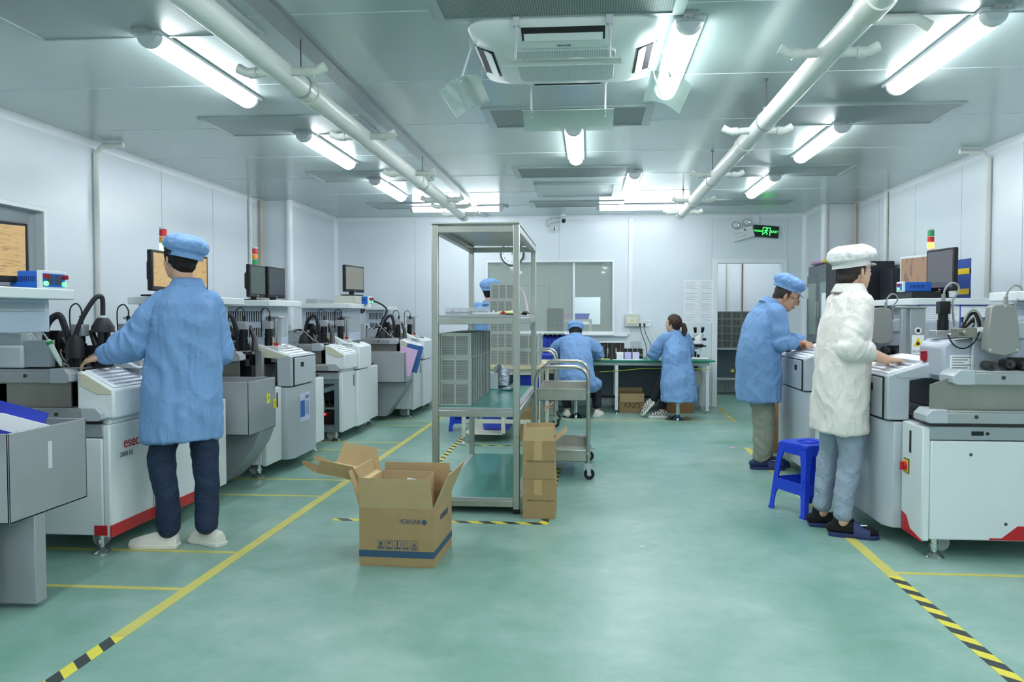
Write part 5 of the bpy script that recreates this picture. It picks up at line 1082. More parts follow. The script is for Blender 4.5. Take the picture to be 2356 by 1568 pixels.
tag(obj('wall_panel_box',M().box((0,-.5,0),(.14,.2,.75)).box((.14,-.0,.03),(.145,.18,.7)),mat('grey box',(196,200,200),.4),loc=(XLJ,10.5,.75),bev=.01),'tall pale grey electrical cabinet on the far left wall behind the machines','electrical cabinet')
# ---------------- corridor rack and next room furniture ----------------
t=thing('metal_rack','grey metal rack in the corridor seen through the doorway','rack',(0,0,0))
for x in (1.98,3.1):
    for y in (12.85,13.3): obj('post',M().box((x,y,0.05),(x+.04,y+.04,.8)),SHEET,t)
for z in (.76,.27): obj('shelf_board',M().box((1.98,12.85,z-.03),(3.14,13.34,z)),SHEET,t,bev=.003)
s_=obj('yellow_label',M().box((2.28,12.84,.37),(2.56,12.845,.43)),mat('slate panel',(0,0,0)),t,sm=False); obj('back_panel',M().box((2.0,13.3,.27),(3.1,13.32,.75)),mat('slate panel',(0,0,0)),t,sm=False)
obj('warning_triangle',M().prism([(2.28,.375),(2.35,.375),(2.315,.425)],1,12.838,12.84).box((2.4,12.838,.38),(2.46,12.84,.42)),YEL,s_,sm=False)
MAGD=magazine(2,.15,.117,.085,12,mat('dark magazine',(104,110,106),.5),mat('dark magazine slot',(62,66,64),.6)); MAGD.location=(2.08,12.95,.761); tag(MAGD,'dark slotted magazine stacked on the corridor rack',group='magazines on the corridor rack')
for i in range(7):
    for j in range(5):
        o_=dup(MAGD,(2.08+.152*i,12.95,.761+.118*j)) if i+j else MAGD
        o_['label']='dark slotted magazine on the corridor rack, %s column from left, %s from the bottom'%(ORD[i],ORD[j])
for i,(x,n) in enumerate(((-.63,6),(-.5,6),(-.78,2),(-.93,1))):
    for j in range(n): dup(MAGD,(x,YB+2.2,.7+.118*j),0,'dark slotted magazine behind the window, %s stack from left, %s from the bottom'%(ORD[[2,3,1,0][i]],ORD[j]),'magazines in the room behind the window')
t=thing('work_table','low table under the magazine stacks behind the window','table',(0,0,0))
obj('tabletop',M().box((-1.4,YB+1.7,.66),(-.4,YB+2.35,.7)),TBX,t)
for x in (-1.35,-.45):
    for y in (YB+1.75,YB+2.3): obj('leg',M().box((x-.02,y-.02,0),(x+.02,y+.02,.66)),TBX,t)
t=thing('work_table','taller table with violet bins in the room behind the window','table',(0,0,0))
obj('tabletop',M().box((-.52,YB+2.4,1.18),(.06,YB+2.9,1.22)),TBX,t)
for x in (-.49,.03):
    for y in (YB+2.44,YB+2.86): obj('leg',M().box((x-.025,y-.025,0),(x+.025,y+.025,1.18)),TBX,t)
bin_('pinkish clear bin on the table behind the window, left one',(-.4,YB+2.65,1.221),.17,.2,.1,mt=mat('mauve plastic',(185,165,200),.4)); bin_('violet blue bin on the table behind the window, right one',(-.13,YB+2.65,1.221),.29,.22,.1,mt=LBLUE)
item('grey_machine','pale grey equipment housing standing behind the right half of the window','equipment',M().prism([(-.4,0),(.4,0),(.4,.75),(.2,.95),(-.4,.95)],1,-.3,.3),GREYP,(.5,YB+3.1,0),bev=.02)
item('foil_garbage','wrinkled clear plastic bag hanging under the right end of the green bench','plastic bag',M().sph((0,0,0),(.09,.05,.13),14,10),mat('cloudy plastic',(190,200,195),.25,alpha=.7,bump=.6,bs=18),(1.42,10.5,.45))
# books in the far left bin
for (lab,y,c,dz,rx) in (('blue covered magazine sticking out of the far left side bin',9.46,(50,100,160),.0,.25),('pink folder sticking out of the far left side bin',9.38,(215,180,215),-.03,.3)):
    item('folder',lab,'folder',M().box((-.006,-.0,0),(.006,.2,.33),rx=-rx),mat('folder%d'%c[0],c,.5),(-2.33+(.04 if c[0]>100 else .1),y-.1,.6+dz),R(-70))
t=thing('folder','blue folder with white papers leaning out of the foreground grey bin','folder',(-2.63,3.28,.46))
t.rotation_euler=(R(-8),R(17),R(14))
obj('cover',M().box((-.12,-.02,0),(.09,-.015,.3)).box((-.14,.02,0),(.07,.025,.42)),mat('folder blue',(45,65,180),.4),t,sm=False); obj('paper_sheet',M().box((-.11,-.012,0),(.1,.015,.37)),PAPER,t,sm=False)
tag(obj('floor_scrap',M().box((-.012,-.006,0),(.012,.006,.003)),PAPER,loc=(.3,4.35,0)),'tiny white paper scrap on the open green floor','scrap')
tag(obj('floor_scrap',M().box((-.03,-.015,0),(.03,.015,.006)),mat('pink bag',(0,0,0)),loc=(1.4,7.7,0)),'small pink scrap on the floor left of the slippers','scrap')
tag(obj('vent_box',M().box((-.09,-.1,0),(.09,.1,.12)),WHITE,loc=(-3.1,4.05,1.0),bev=.01),'white vented box standing at the left edge of the striped machine','vent box')
# ---------------- people ----------------
def V(*a): return Vector(a)
def capsule(m,p0,p1,r0,r1,n=14):
    p0=Vector(p0);p1=Vector(p1); d=(p1-p0); L=d.length
    if L<1e-5: m.sph(p0,r0,n,8); return
    d/=L; a=d.orthogonal().normalized(); b=d.cross(a); rings=[]
    for i in range(5):
        t=PI/2*i/4+.0; rings.append((p0-d*r0*math.cos(t+.02),r0*math.sin(t+.02)))
    for i in range(5):
        t=PI/2*i/4; rings.append((p1+d*r1*math.sin(t-.02 if i else 0),r1*math.cos(t-.02 if i else 0)))
    m.ring([[c+a*(math.cos(2*PI*j/n)*r)+b*(math.sin(2*PI*j/n)*r) for j in range(n)] for c,r in rings])
def chain(m,pts,rs,n=14):
    for i in range(len(pts)-1): capsule(m,pts[i],pts[i+1],rs[i],rs[i+1],n)
def ell(m,c,f,r,u,rf,rr_,ru,n=18,k=12):
    """ellipsoid with axes f,r,u"""
    rings=[]
    for i in range(k+1):
        t=PI*min(max(i/k,.02),.98)
        rings.append([c-u*(ru*math.cos(t))+f*(rf*math.sin(t)*math.cos(2*PI*j/n))+r*(rr_*math.sin(t)*math.sin(2*PI*j/n)) for j in range(n)])
    m.ring(rings)
def fuse(mb,vox,it=3,name='fused',disp=None,fac=.5):
    me=mb.mesh(name+'_src'); o=bpy.data.objects.new(name+'_tmp',me); COL.objects.link(o)
    md=o.modifiers.new('r','REMESH'); md.mode='VOXEL'; md.voxel_size=vox; md.adaptivity=0
    if it: s=o.modifiers.new('s','SMOOTH'); s.iterations=it; s.factor=fac
    bpy.context.view_layer.update(); dg=bpy.context.evaluated_depsgraph_get(); me2=bpy.data.meshes.new_from_object(o.evaluated_get(dg)); bpy.data.objects.remove(o); bpy.data.meshes.remove(me)
    me2.name=name; me2.materials.clear()
    if disp:
        for v,nn in zip(me2.vertices,[x.vector.copy() for x in me2.vertex_normals]): v.co=v.co+nn*disp(v.co)
    me2.polygons.foreach_set('use_smooth',[True]*len(me2.polygons)); return me2
def link(name,me,mt,parent):
    o=bpy.data.objects.new(name,me); COL.objects.link(o); o.parent=parent; setmat(o,mt); return o
def hand(m,w,d,n,t,curl=25,spread=1.0,L=.18,bend=0,thumb=.6):
    """w wrist, d towards fingers, n = palm side normal, t = thumb side"""
    d=Vector(d).normalized(); n=(Vector(n)-d*Vector(n).dot(d)).normalized(); t=Vector(t); t=(t-d*t.dot(d)-n*t.dot(n)).normalized(); s=L/.18; w=Vector(w)
    for q in (-.028,-.010,.010,.028): capsule(m,w+t*q*.55*s-d*.005,w+d*(.085*s-abs(q-.01)*.25)+t*q*s,.0135*s,.0115*s,10)
    capsule(m,w+t*.0,w+d*.05*s+n*.003,.02*s,.021*s,10)
    for i,(q,l) in enumerate(((.029,.072),(.0105,.08),(-.0095,.075),(-.0285,.058))):
        b=w+d*(.083*s-abs(q-.01)*.25)+t*q*s; ang=R(curl*.6+bend+3*i); p=b; r=.0092*s; dd=d
        for k,fr in enumerate((.45,.3,.25)):
            dd=(d*math.cos(ang)+n*math.sin(ang)+t*q*1.6*spread).normalized(); e=p+dd*l*fr*s; capsule(m,p,e,r,r*.9,8); p=e; r*=.92; ang+=R(curl)
    b=w+d*.022*s+t*.026*s+n*.006; e1=b+(d*.55+t*thumb+n*.35).normalized()*.038*s; e2=e1+(d*.85+t*.2+n*.3).normalized()*.028*s
    capsule(m,b,e1,.0145*s,.011*s,10); capsule(m,e1,e2,.0108*s,.0095*s,10)
def headmesh(m,c,f,u,s=1.0):
    """c centre of the skull; f face direction; u up"""
    f=f.normalized(); u=(u-f*u.dot(f)).normalized(); r=f.cross(u)
    P=lambda a,b,k: c+(f*a+r*b+u*k)*s
    ell(m,P(-.01,0,.02),f,r,u,.098*s,.077*s,.098*s)
    ell(m,P(.03,0,-.045),f,r,u,.062*s,.06*s,.075*s)
    ell(m,P(.045,0,-.088),f,r,u,.04*s,.042*s,.032*s)      # chin / jaw
    for k in (-1,1):
        ell(m,P(.035,k*.036,-.028),f,r,u,.045*s,.026*s,.035*s)   # cheeks
        ell(m,P(.062,k*.03,.018),f,r,u,.02*s,.028*s,.012*s,12,8)  # brow
        ell(m,P(-.006,k*.078,-.018),(f*.9-r*k*.5).normalized(),(r*.9+f*.4*k).normalized(),u,.017*s,.007*s,.031*s,12,8) # ear
        ell(m,P(.0,k*.076,-.038),f,r,u,.009*s,.008*s,.011*s,10,6)
    capsule(m,P(.085,0,.012),P(.104,0,-.022),.008*s,.0125*s,10); 
    for k in (-1,1): ell(m,P(.092,k*.011,-.028),f,r,u,.011*s,.009*s,.008*s,10,6)
    ell(m,P(.086,0,-.056),f,r,u,.012*s,.024*s,.0065*s,12,6); ell(m,P(.083,0,-.068),f,r,u,.012*s,.02*s,.0075*s,12,6)
    return P
def facebits(P,c,f,u,s,par,glasses=False,brow=True):
    f=f.normalized(); u=(u-f*u.dot(f)).normalized(); r=f.cross(u)
    for k in (-1,1):
        m=M(); ell(m,P(.073,k*.031,.0),f,r,u,.014*s,.0135*s,.0075*s,12,8); e=obj('eye',m,mat('eye white',(225,222,215),.3),par)
        m=M(); ell(m,P(.083,k*.031,.0),f,r,u,.0055*s,.006*s,.0062*s,10,6); obj('iris',m,mat('iris dark',(35,24,20),.2),e)
        m=M(); chain(m,[P(.084,k*.014,.02),P(.083,k*.032,.026),P(.066,k*.05,.02)],[.0028,.0036,.002],8); obj('eyebrow',m,HAIR,par)
    m=M(); ell(m,P(.089,0,-.0595),f,r,u,.0115*s,.023*s,.0055*s,12,6); ell(m,P(.0865,0,-.0675),f,r,u,.011*s,.019*s,.006*s,12,6); obj('lips',m,mat('lips',(175,105,95),.45),par)
    if glasses:
        m=M()
        for k in (-1,1):
            pts=[P(.104,k*.034+math.cos(a)*.025,-.006+math.sin(a)*.017) for a in [2*PI*i/16 for i in range(17)]]; m.tube(pts,.0018,6)
            m.tube([P(.104,k*.058,.002),P(.07,k*.076,.003),P(-.005,k*.083,.0),P(-.02,k*.082,-.02)],.002,6)
        m.tube([P(.104,-.01,-.002),P(.108,0,.0),P(.104,.01,-.002)],.0018,6); g=obj('glasses',m,mat('glasses frame',(25,25,28),.3,.3),par)
        for k in (-1,1):
            m=M(); ell(m,P(.104,k*.034,-.006),f,r,u,.0012,.024,.016,16,6); obj('glasses_lens',m,mat('lens clear',(225,235,235),.05,alpha=.25),g)
HAIR=mat('black hair',(26,20,19),.55,bump=.5,bs=140); HAIRB=mat('dark brown hair',(58,38,32),.45,bump=.6,bs=120,aniso=(1,1,.3))
SKIN=mat('skin',(222,176,148),.5,var=.06,vs=18); SKIN2=mat('skin tan',(206,156,126),.5,var=.06,vs=18)
def cloth(n,c,rough=.75,bs=9,bump=.6,var=.08,an=(1,1,.55)):
    if n in MATS: return MATS[n]
    m=mat(n,c,rough,var=var,vs=6); nt=m.node_tree; L=nt.links; b=nt.nodes['Principled BSDF']
    tc=nt.nodes.new('ShaderNodeTexCoord'); mp=nt.nodes.new('ShaderNodeMapping'); mp.inputs['Scale'].default_value=an; mp.inputs['Rotation'].default_value=(.2,.35,0); L.new(tc.outputs['Object'],mp.inputs[0])
    prev=None
    for sc_,ds,st in ((bs*.7,.024,bump),(bs*2.0,.011,bump),(bs*14,.002,.4)):
        no=nt.nodes.new('ShaderNodeTexNoise'); no.inputs['Scale'].default_value=sc_; no.inputs['Detail'].default_value=2.5; no.inputs['Distortion'].default_value=1.1; L.new(mp.outputs[0],no.inputs['Vector'])
        s_=nt.nodes.new('ShaderNodeMath'); s_.operation='SUBTRACT'; s_.inputs[1].default_value=.5; L.new(no.outputs['Fac'],s_.inputs[0])
        a=nt.nodes.new('ShaderNodeMath'); a.operation='ABSOLUTE'; L.new(s_.outputs[0],a.inputs[0])
        p=nt.nodes.new('ShaderNodeMath'); p.operation='POWER'; p.inputs[1].default_value=.8; L.new(a.outputs[0],p.inputs[0])
        bu=nt.nodes.new('ShaderNodeBump'); bu.inputs['Strength'].default_value=st; bu.inputs['Distance'].default_value=ds; bu.invert=True; L.new(p.outputs[0],bu.inputs['Height'])
        if prev: L.new(prev.outputs[0],bu.inputs['Normal'])
        prev=bu
    L.new(prev.outputs[0],b.inputs['Normal']); return m
CB=cloth('blue lab coat',(122,162,210)); CW=cloth('white lab coat',(236,230,224)); CAPB=cloth('blue cap cloth',(134,174,226),bs=20)
def folds(amp=.006,seed=0,strips=(1,1,.35),elb=()):
    sx,sy,sz=strips; sv=V(seed*3.1,seed*1.7,seed)
    def d(p):
        q=V(p.x*9*sx,p.y*9*sy,p.z*9*sz)+sv
        a=mnoise.noise(q)*amp*1.2
        q2=V(p.x*17*sx,p.y*17*sy,p.z*17*sz*1.3)+sv*2+V(mnoise.noise(q)*1.5,0,mnoise.noise(q*.7)*1.5)
        b=(.5-abs(mnoise.noise(q2)))*amp*1.1
        e=0
        for (c,r_) in elb:
            w_=max(0,1-(p-c).length/r_)
            if w_>0: e+=w_*amp*1.3*mnoise.noise(V(p.x*22,p.y*22,p.z*60)+sv)
        q3=V(p.x*7+p.z*3,p.y*7-p.z*2,p.z*5)+sv*3; c3=(.35-abs(mnoise.noise(q3)))*amp*1.5
        return a+b+c3+e
    return d
def ringpts(c,f,r,rf,rr_,n=28,ex=2.4,u=None):
    out=[]
    for j in range(n):
        a=2*PI*j/n; ca,sa=math.cos(a),math.sin(a); k=(abs(ca)**ex+abs(sa)**ex)**(-1/ex)
        out.append(c+f*(rf*ca*k)+r*(rr_*sa*k))
    return out
def loft(m,rings,n=28): m.ring([ringpts(c,f,r,rf,rr_,n) for c,f,r,rf,rr_ in rings])
def cap(par,c,f,u,s,mt,brim=False,puff=1.0,seed=1,back=0.0,low=-.0):
    f=f.normalized(); u=(u-f*u.dot(f)).normalized(); r=f.cross(u); m=M()
    prof=[(-.006,1.0,1.0),(.008,1.05,1.06),(.022,1.17*puff,1.18*puff),(.045,1.23*puff,1.22*puff),(.07,1.16*puff,1.14*puff),(.09,.95*puff,.92*puff),(.103,.6,.58),(.108,.1,.1)]
    loft(m,[(c+u*((z+.022+low)*s)+f*((-.012-back*z*2)*s),(f*.97+u*(.14 if z<.03 else .2*0+.1)).normalized(),r,.105*s*a,.088*s*b) for z,a,b in prof])
    def d(p):
        q=p-c; h=q.dot(u)/s
        k=1 if h>.045 else .3
        ang=math.atan2(q.dot(r),q.dot(f)); return k*(.002*math.sin(ang*15+seed+4*mnoise.noise(q*15))+.011*mnoise.noise(q*13+V(seed,0,0))+.007*(.5-abs(mnoise.noise(q*24+V(0,seed,0))))-.002)
    o=link('cap',fuse(m,.0055,1,'cap',d),mt,par)
    m=M(); loft(m,[(c+u*((z+.02+low)*s)+f*(-.012*s),(f*.97+u*.14).normalized(),r,.1075*s,.0905*s) for z in (-.02,-.008,.006)]); obj('cap_band',m,mt,o)
    if brim:
        m=M(); P=[];Q=[]
        for i in range(13):
            a=R(-62+124*i/12); base=c+f*(math.cos(a)*.095*s)+r*(math.sin(a)*.082*s)+u*((.026+low)*s); ext=f*(.055*math.cos(a)**1.0)*s-u*(.014*math.cos(a))*s
            P.append(base); Q.append(base+ext)
        th=u*.004; n=13; m.add(P+Q+[p+th for p in P]+[q+th for q in Q],[(i,i+1,n+i+1,n+i) for i in range(n-1)]+[(2*n+i+1,2*n+i,3*n+i,3*n+i+1) for i in range(n-1)]+[(n+i,n+i+1,3*n+i+1,3*n+i) for i in range(n-1)]); obj('brim',m,mt,o)
    return o
def hair(par,c,f,u,s,mt,low=-.06,front=.3,thick=1.05,seed=0):
    """skull cap of hair reaching down the nape"""
    f=f.normalized(); u=(u-f*u.dot(f)).normalized(); r=f.cross(u); m=M()
    ell(m,c+(f*-.016+u*.022)*s,f,r,u,.1*s*thick,.083*s*thick,.1*s*thick,30,22)
    ell(m,c+(f*-.052+u*-.045)*s,f,r,u,.05*s,.058*s,.05*s,24,16)
    me=fuse(m,.006,2,'hair',lambda p:.003*mnoise.noise((p-c)*70)+.002*math.sin(math.atan2((p-c).dot(r),(p-c).dot(f))*40))
    bm=bmesh.new(); bm.from_mesh(me)
    kill=[]
    for v in bm.verts:
        q=(v.co-c)/s; a,b,k=q.dot(f),q.dot(r),q.dot(u)
        if a>.05 or (a>.02 and k<.045+front*.0 ) or (a>-.02 and k<-.03) or (a>.02-abs(b)*0 and k<.05 and abs(b)<.07 and a>.06) or k<low-.03: kill.append(v)
    bmesh.ops.delete(bm,geom=kill,context='VERTS'); bm.to_mesh(me); bm.free()
    o=link('hair',me,mt,par); sd=o.modifiers.new('solid','SOLIDIFY'); sd.thickness=.004; sd.offset=-1; return o
def sleeve(par,pts,rs,mt,seed,amp=.0115):
    pts=[Vector(p) for p in pts]; m=M(); chain(m,pts,rs,20); seg=[(pts[i],pts[i+1]) for i in range(len(pts)-1)]; cum=[0]
    for a,b in seg: cum.append(cum[-1]+(b-a).length)
    T=cum[-1]; el=cum[2] if len(cum)>3 else cum[1]; up=(pts[-1]-pts[0]).cross(Z); up=up.normalized() if up.length>.01 else V(1,0,0)
    def d(p):
        best=(9,0,p)
        for i,(a,b) in enumerate(seg):
            l=(b-a).length; t=max(0,min(1,(p-a).dot(b-a)/(l*l))); q=a+(b-a)*t; dd=(p-q).length
            if dd<best[0]: best=(dd,cum[i]+t*l,q)
        t=best[1]; o=(p-best[2]); an=o.dot(up)*9; 
        wt=.25+1.0*math.exp(-((t-el)/.09)**2)+.7*math.exp(-((t-T)/.07)**2)
        return amp*wt*1.7*(.42-abs(mnoise.noise(V(an+seed,o.z*9,t*17+an*1.3+seed*3))))*1.3+amp*.6*mnoise.noise(p*13+V(seed,0,0))
    return link('sleeve',fuse(m,.007,2,'sleeve',d),mt,par)
def shoe(par,p,d,mt,sole,name='shoe',L=.27,style='slip',sock=None):
    d=Vector(d); d.z=0; d.normalize(); r=V(d.y,-d.x,0); p=Vector(p)
    pr=[(-.5,.25),(-.46,.36),(-.3,.40),(0,.36),(.2,.44),(.36,.42),(.46,.28),(.5,.1)]
    def out(z,k): 
        L_=[p+d*(a*L*k)+r*(b*.10*k*1.15)+V(0,0,z) for a,b in pr]; R_=[p+d*(a*L*k)-r*(b*.10*k*1.15)+V(0,0,z) for a,b in pr[::-1]]; return L_+R_
    t=obj(name,M().ring([out(0,1.0),out(.022,1.02)]),sole,par,bev=.003)
    if style=='slip':
        m=M(); rings=[]
        for a,h,w_ in ((-.49,.055,.026),(-.42,.068,.036),(-.2,.07,.038),(.0,.065,.038),(.2,.05,.045),(.38,.036,.042),(.47,.026,.028)):
            c=p+d*(a*L)+V(0,0,.018); rings.append([c+r*(math.cos(q)*w_)+V(0,0,math.sin(q)*h) for q in [PI*i/10 for i in range(11)]])
        m.ring(rings); obj('upper',m,mt,t)
    else:
        m=M(); rings=[]
        for a,h,w_ in ((-.0,.075,.046),(.12,.066,.05),(.26,.05,.05),(.33,.044,.049)):
            c=p+d*(a*L)+V(0,0,.016); rings.append([c+r*(math.cos(q)*w_)+V(0,0,math.sin(q)*h) for q in [PI*i/10 for i in range(11)]])
        m.ring(rings); obj('strap',m,mt,t,bev=.002); obj('strap_logo',M().box((-.018,-.01,0),(.018,.01,.002)),LABELW,t).matrix_local=Matrix.Translation(p+d*.2*L+r*.02+V(0,0,.075))
        if sock:
            m=M(); chain(m,[p+d*-.12+V(0,0,.045),p+d*-.02+V(0,0,.05),p+d*.08+V(0,0,.04),p+d*.115+V(0,0,.034)],[.032,.036,.032,.02],14); chain(m,[p+d*-.085+V(0,0,.06),p+d*-.07+V(0,0,.13)],[.036,.04],14); link('sock',fuse(m,.006,2,'sock'),sock,par)
    return t
def trousers(par,legs,mt,hip,seed=0,vox=.008,amp=.006):
    """legs: list of point/radius chains; hip: (centre, f, r)"""
    m=M()
    for pts,rs in legs: chain(m,pts,rs,18)
    c,f,r=hip; capsule(m,c-r*.06,c+r*.06,.1,.1,18)
    def d(p):
        q=p+V(seed,0,0); return amp*(.7*mnoise.noise(V(q.x*9,q.y*9,q.z*14+q.x*12))+.8*(.5-abs(mnoise.noise(V(q.x*8,q.y*8,q.z*15-q.y*10)+V(5,0,0)))))
    return link('trousers',fuse(m,vox,2,'trousers',d),mt,par)
def collar(par,c,f,u,r0,mt,h=.045,open_=40):
    f=f.normalized(); r=f.cross(u).normalized(); m=M(); A=[];B=[];C=[]
    n=22
    for i in range(n):
        a=R(open_/2+(360-open_)*i/(n-1)); d=f*math.cos(a)+r*math.sin(a)
        A.append(c+d*r0*1.28-u*.012); B.append(c+d*r0*1.04+u*h*.95); C.append(c+d*r0*1.5-u*.022-u*.01*math.cos(a))
    m.add(A+B,[(i,i+1,n+i+1,n+i) for i in range(n-1)]); m.add(B+C,[(i,i+1,n+i+1,n+i) for i in range(n-1)])
    o=obj('collar',m,mt,par); md=o.modifiers.new('s','SOLIDIFY'); md.thickness=.005; md.offset=0; sub=o.modifiers.new('u','SUBSURF'); sub.levels=sub.render_levels=1; return o
def person(label,loc):
    return tag(bpy.data.objects.new('person',bpy.data.meshes.new('person')),label,'person'),Vector(loc)
def finish(o,me,mt,loc):
    o.data=me; COL.objects.link(o); setmat(o,mt); o.location=loc
Z=V(0,0,1)
def yv(a): return V(math.cos(R(a)),math.sin(R(a)),0)
# --- 1: man on the left, seen from behind, reaching into the machine with his left hand ---
def man_left():
    o,L=person('man in blue lab coat and cap seen from behind, reaching into the striped left machine',(-2.235,4.2,0))
    f=yv(118); r=V(f.y,-f.x,0)   # r = his right
    w=lambda X,Y,Zz: V(X+2.235,Y-4.2,Zz)
    sh=w(-2.235,4.22,1.40); ls=sh-r*.135+V(0,0,-.05); rs=sh+r*.14+V(0,0,-.05)
    le=w(-2.47,4.10,1.135); lw=w(-2.60,4.05,1.075); re=rs+f*.03+V(.035,0,-.28); rw=re+f*.2+V(-.02,0,-.02)
    hf=yv(150); hc=w(-2.29,4.25,1.605); hu=(Z+hf*-.12+V(.03,0,0)).normalized()
    m=M(); P=headmesh(m,hc,hf,hu,1.0)
    capsule(m,sh+V(0,0,.0),hc+V(0,0,-.07)-hf*.02,.058,.054)
    loft(m,[(V(0,0,.88),f,r,.09,.14),(V(0,0,1.1),f,r,.085,.13),(V(0,0,1.3),f,r,.09,.16),(V(0,0,1.4),f,r,.06,.12)],20)
    chain(m,[ls,le,lw],[.05,.04,.028]); chain(m,[rs,re,rw],[.05,.04,.028])
    hd=(w(-2.75,4.04,1.03)-lw).normalized(); hand(m,lw+hd*.01,hd,V(-.2,.3,-1),V(-.1,1,.1),curl=24,bend=.4,L=.215)
    hand(m,rw,f,-Z,-r,curl=30)
    lk=w(-2.35,4.14,.47); la=w(-2.31,4.13,.09); rk=w(-2.14,4.22,.47); ra=w(-2.125,4.2,.09)
    chain(m,[w(-2.31,4.17,.88),lk,la],[.08,.055,.038]); chain(m,[w(-2.15,4.24,.88),rk,ra],[.08,.055,.038])
    finish(o,fuse(m,.0055,3,'person'),SKIN,L)
    facebits(P,hc,hf,hu,1,o); hair(o,hc,hf,hu,1.0,HAIR,low=-.07); 
    cu=(hu+V(.25,0,0)-hf*.42).normalized(); cap(o,hc+V(.012,0,.004)-hf*.012,hf,cu,1.0,CAPB,puff=1.05,seed=3,low=-.004)
    # coat
    m=M(); C=lambda x,y,z: V(x,y,z)
    loft(m,[(C(-.025,.0,.60),f,r,.165,.205),(C(-.02,.0,.72),f,r,.16,.205),(C(-.015,0,.9),f,r,.15,.20),(C(-.005,0,1.1),f,r,.14,.19),(C(0,0,1.26),f,r,.14,.185),(C(0,0,1.34),f,r,.125,.165),(C(0,.01,1.40),f,r,.10,.12),(C(0,.01,1.45),f,r,.07,.078)],32)
    SL=[]; SL.append(([ls+r*.02,ls*.55+le*.45,le,lw*.5+le*.5,lw-hd*.0],[.075,.086,.09,.078,.05]))
    SL.append(([rs-r*.02,rs*.5+re*.5,re,rw],[.072,.07,.068,.055]))
    g=folds(.0125,1,(1,1,.3),((le,.16),(ls+V(0,0,-.1),.16)))
    def d(p): return g(p)+(.012*mnoise.noise(V(math.atan2(p.y,p.x)*3,p.z*1.2,4)) if p.z<1.0 else 0)
    lc=link('lab_coat',fuse(m,.0085,3,'lab_coat',d),CB,o)
    for i_,(p_,r_) in enumerate(SL): sleeve(lc,p_,r_,CB,2+i_)
    m=M(); chain(m,[lw-hd*.02,lw+hd*.004],[.05,.046],20); link('cuff',fuse(m,.006,1,'cuff',lambda p:.003*math.sin(p.y*260+p.z*200)),CB,o)
    collar(o,sh+V(0,.01,.045),f,Z,.07,CB,h=.05)
    dn=cloth('dark denim',(36,52,80),bs=10,var=.3,an=(1,1,1.3))
    trousers(o,[([w(-2.30,4.18,.86),w(-2.335,4.16,.66),lk,w(-2.315,4.13,.28),la+V(0,0,.03)],[.09,.08,.068,.06,.06]),([w(-2.18,4.22,.86),w(-2.15,4.22,.66),rk,w(-2.13,4.21,.28),ra+V(0,0,.03)],[.09,.08,.068,.06,.06])],dn,(V(0,0,.86),f,r),1,amp=.012)
    sw=mat('white canvas',(228,226,216),.7); sl=mat('shoe sole',(232,230,222),.6)
    shoe(o,la-la.z*Z+V(-.085,-.0,0),V(-1,-.1,0),sw,sl); shoe(o,ra-ra.z*Z+V(-.02,.03,0),V(-.75,.35,0),sw,sl)
    return o
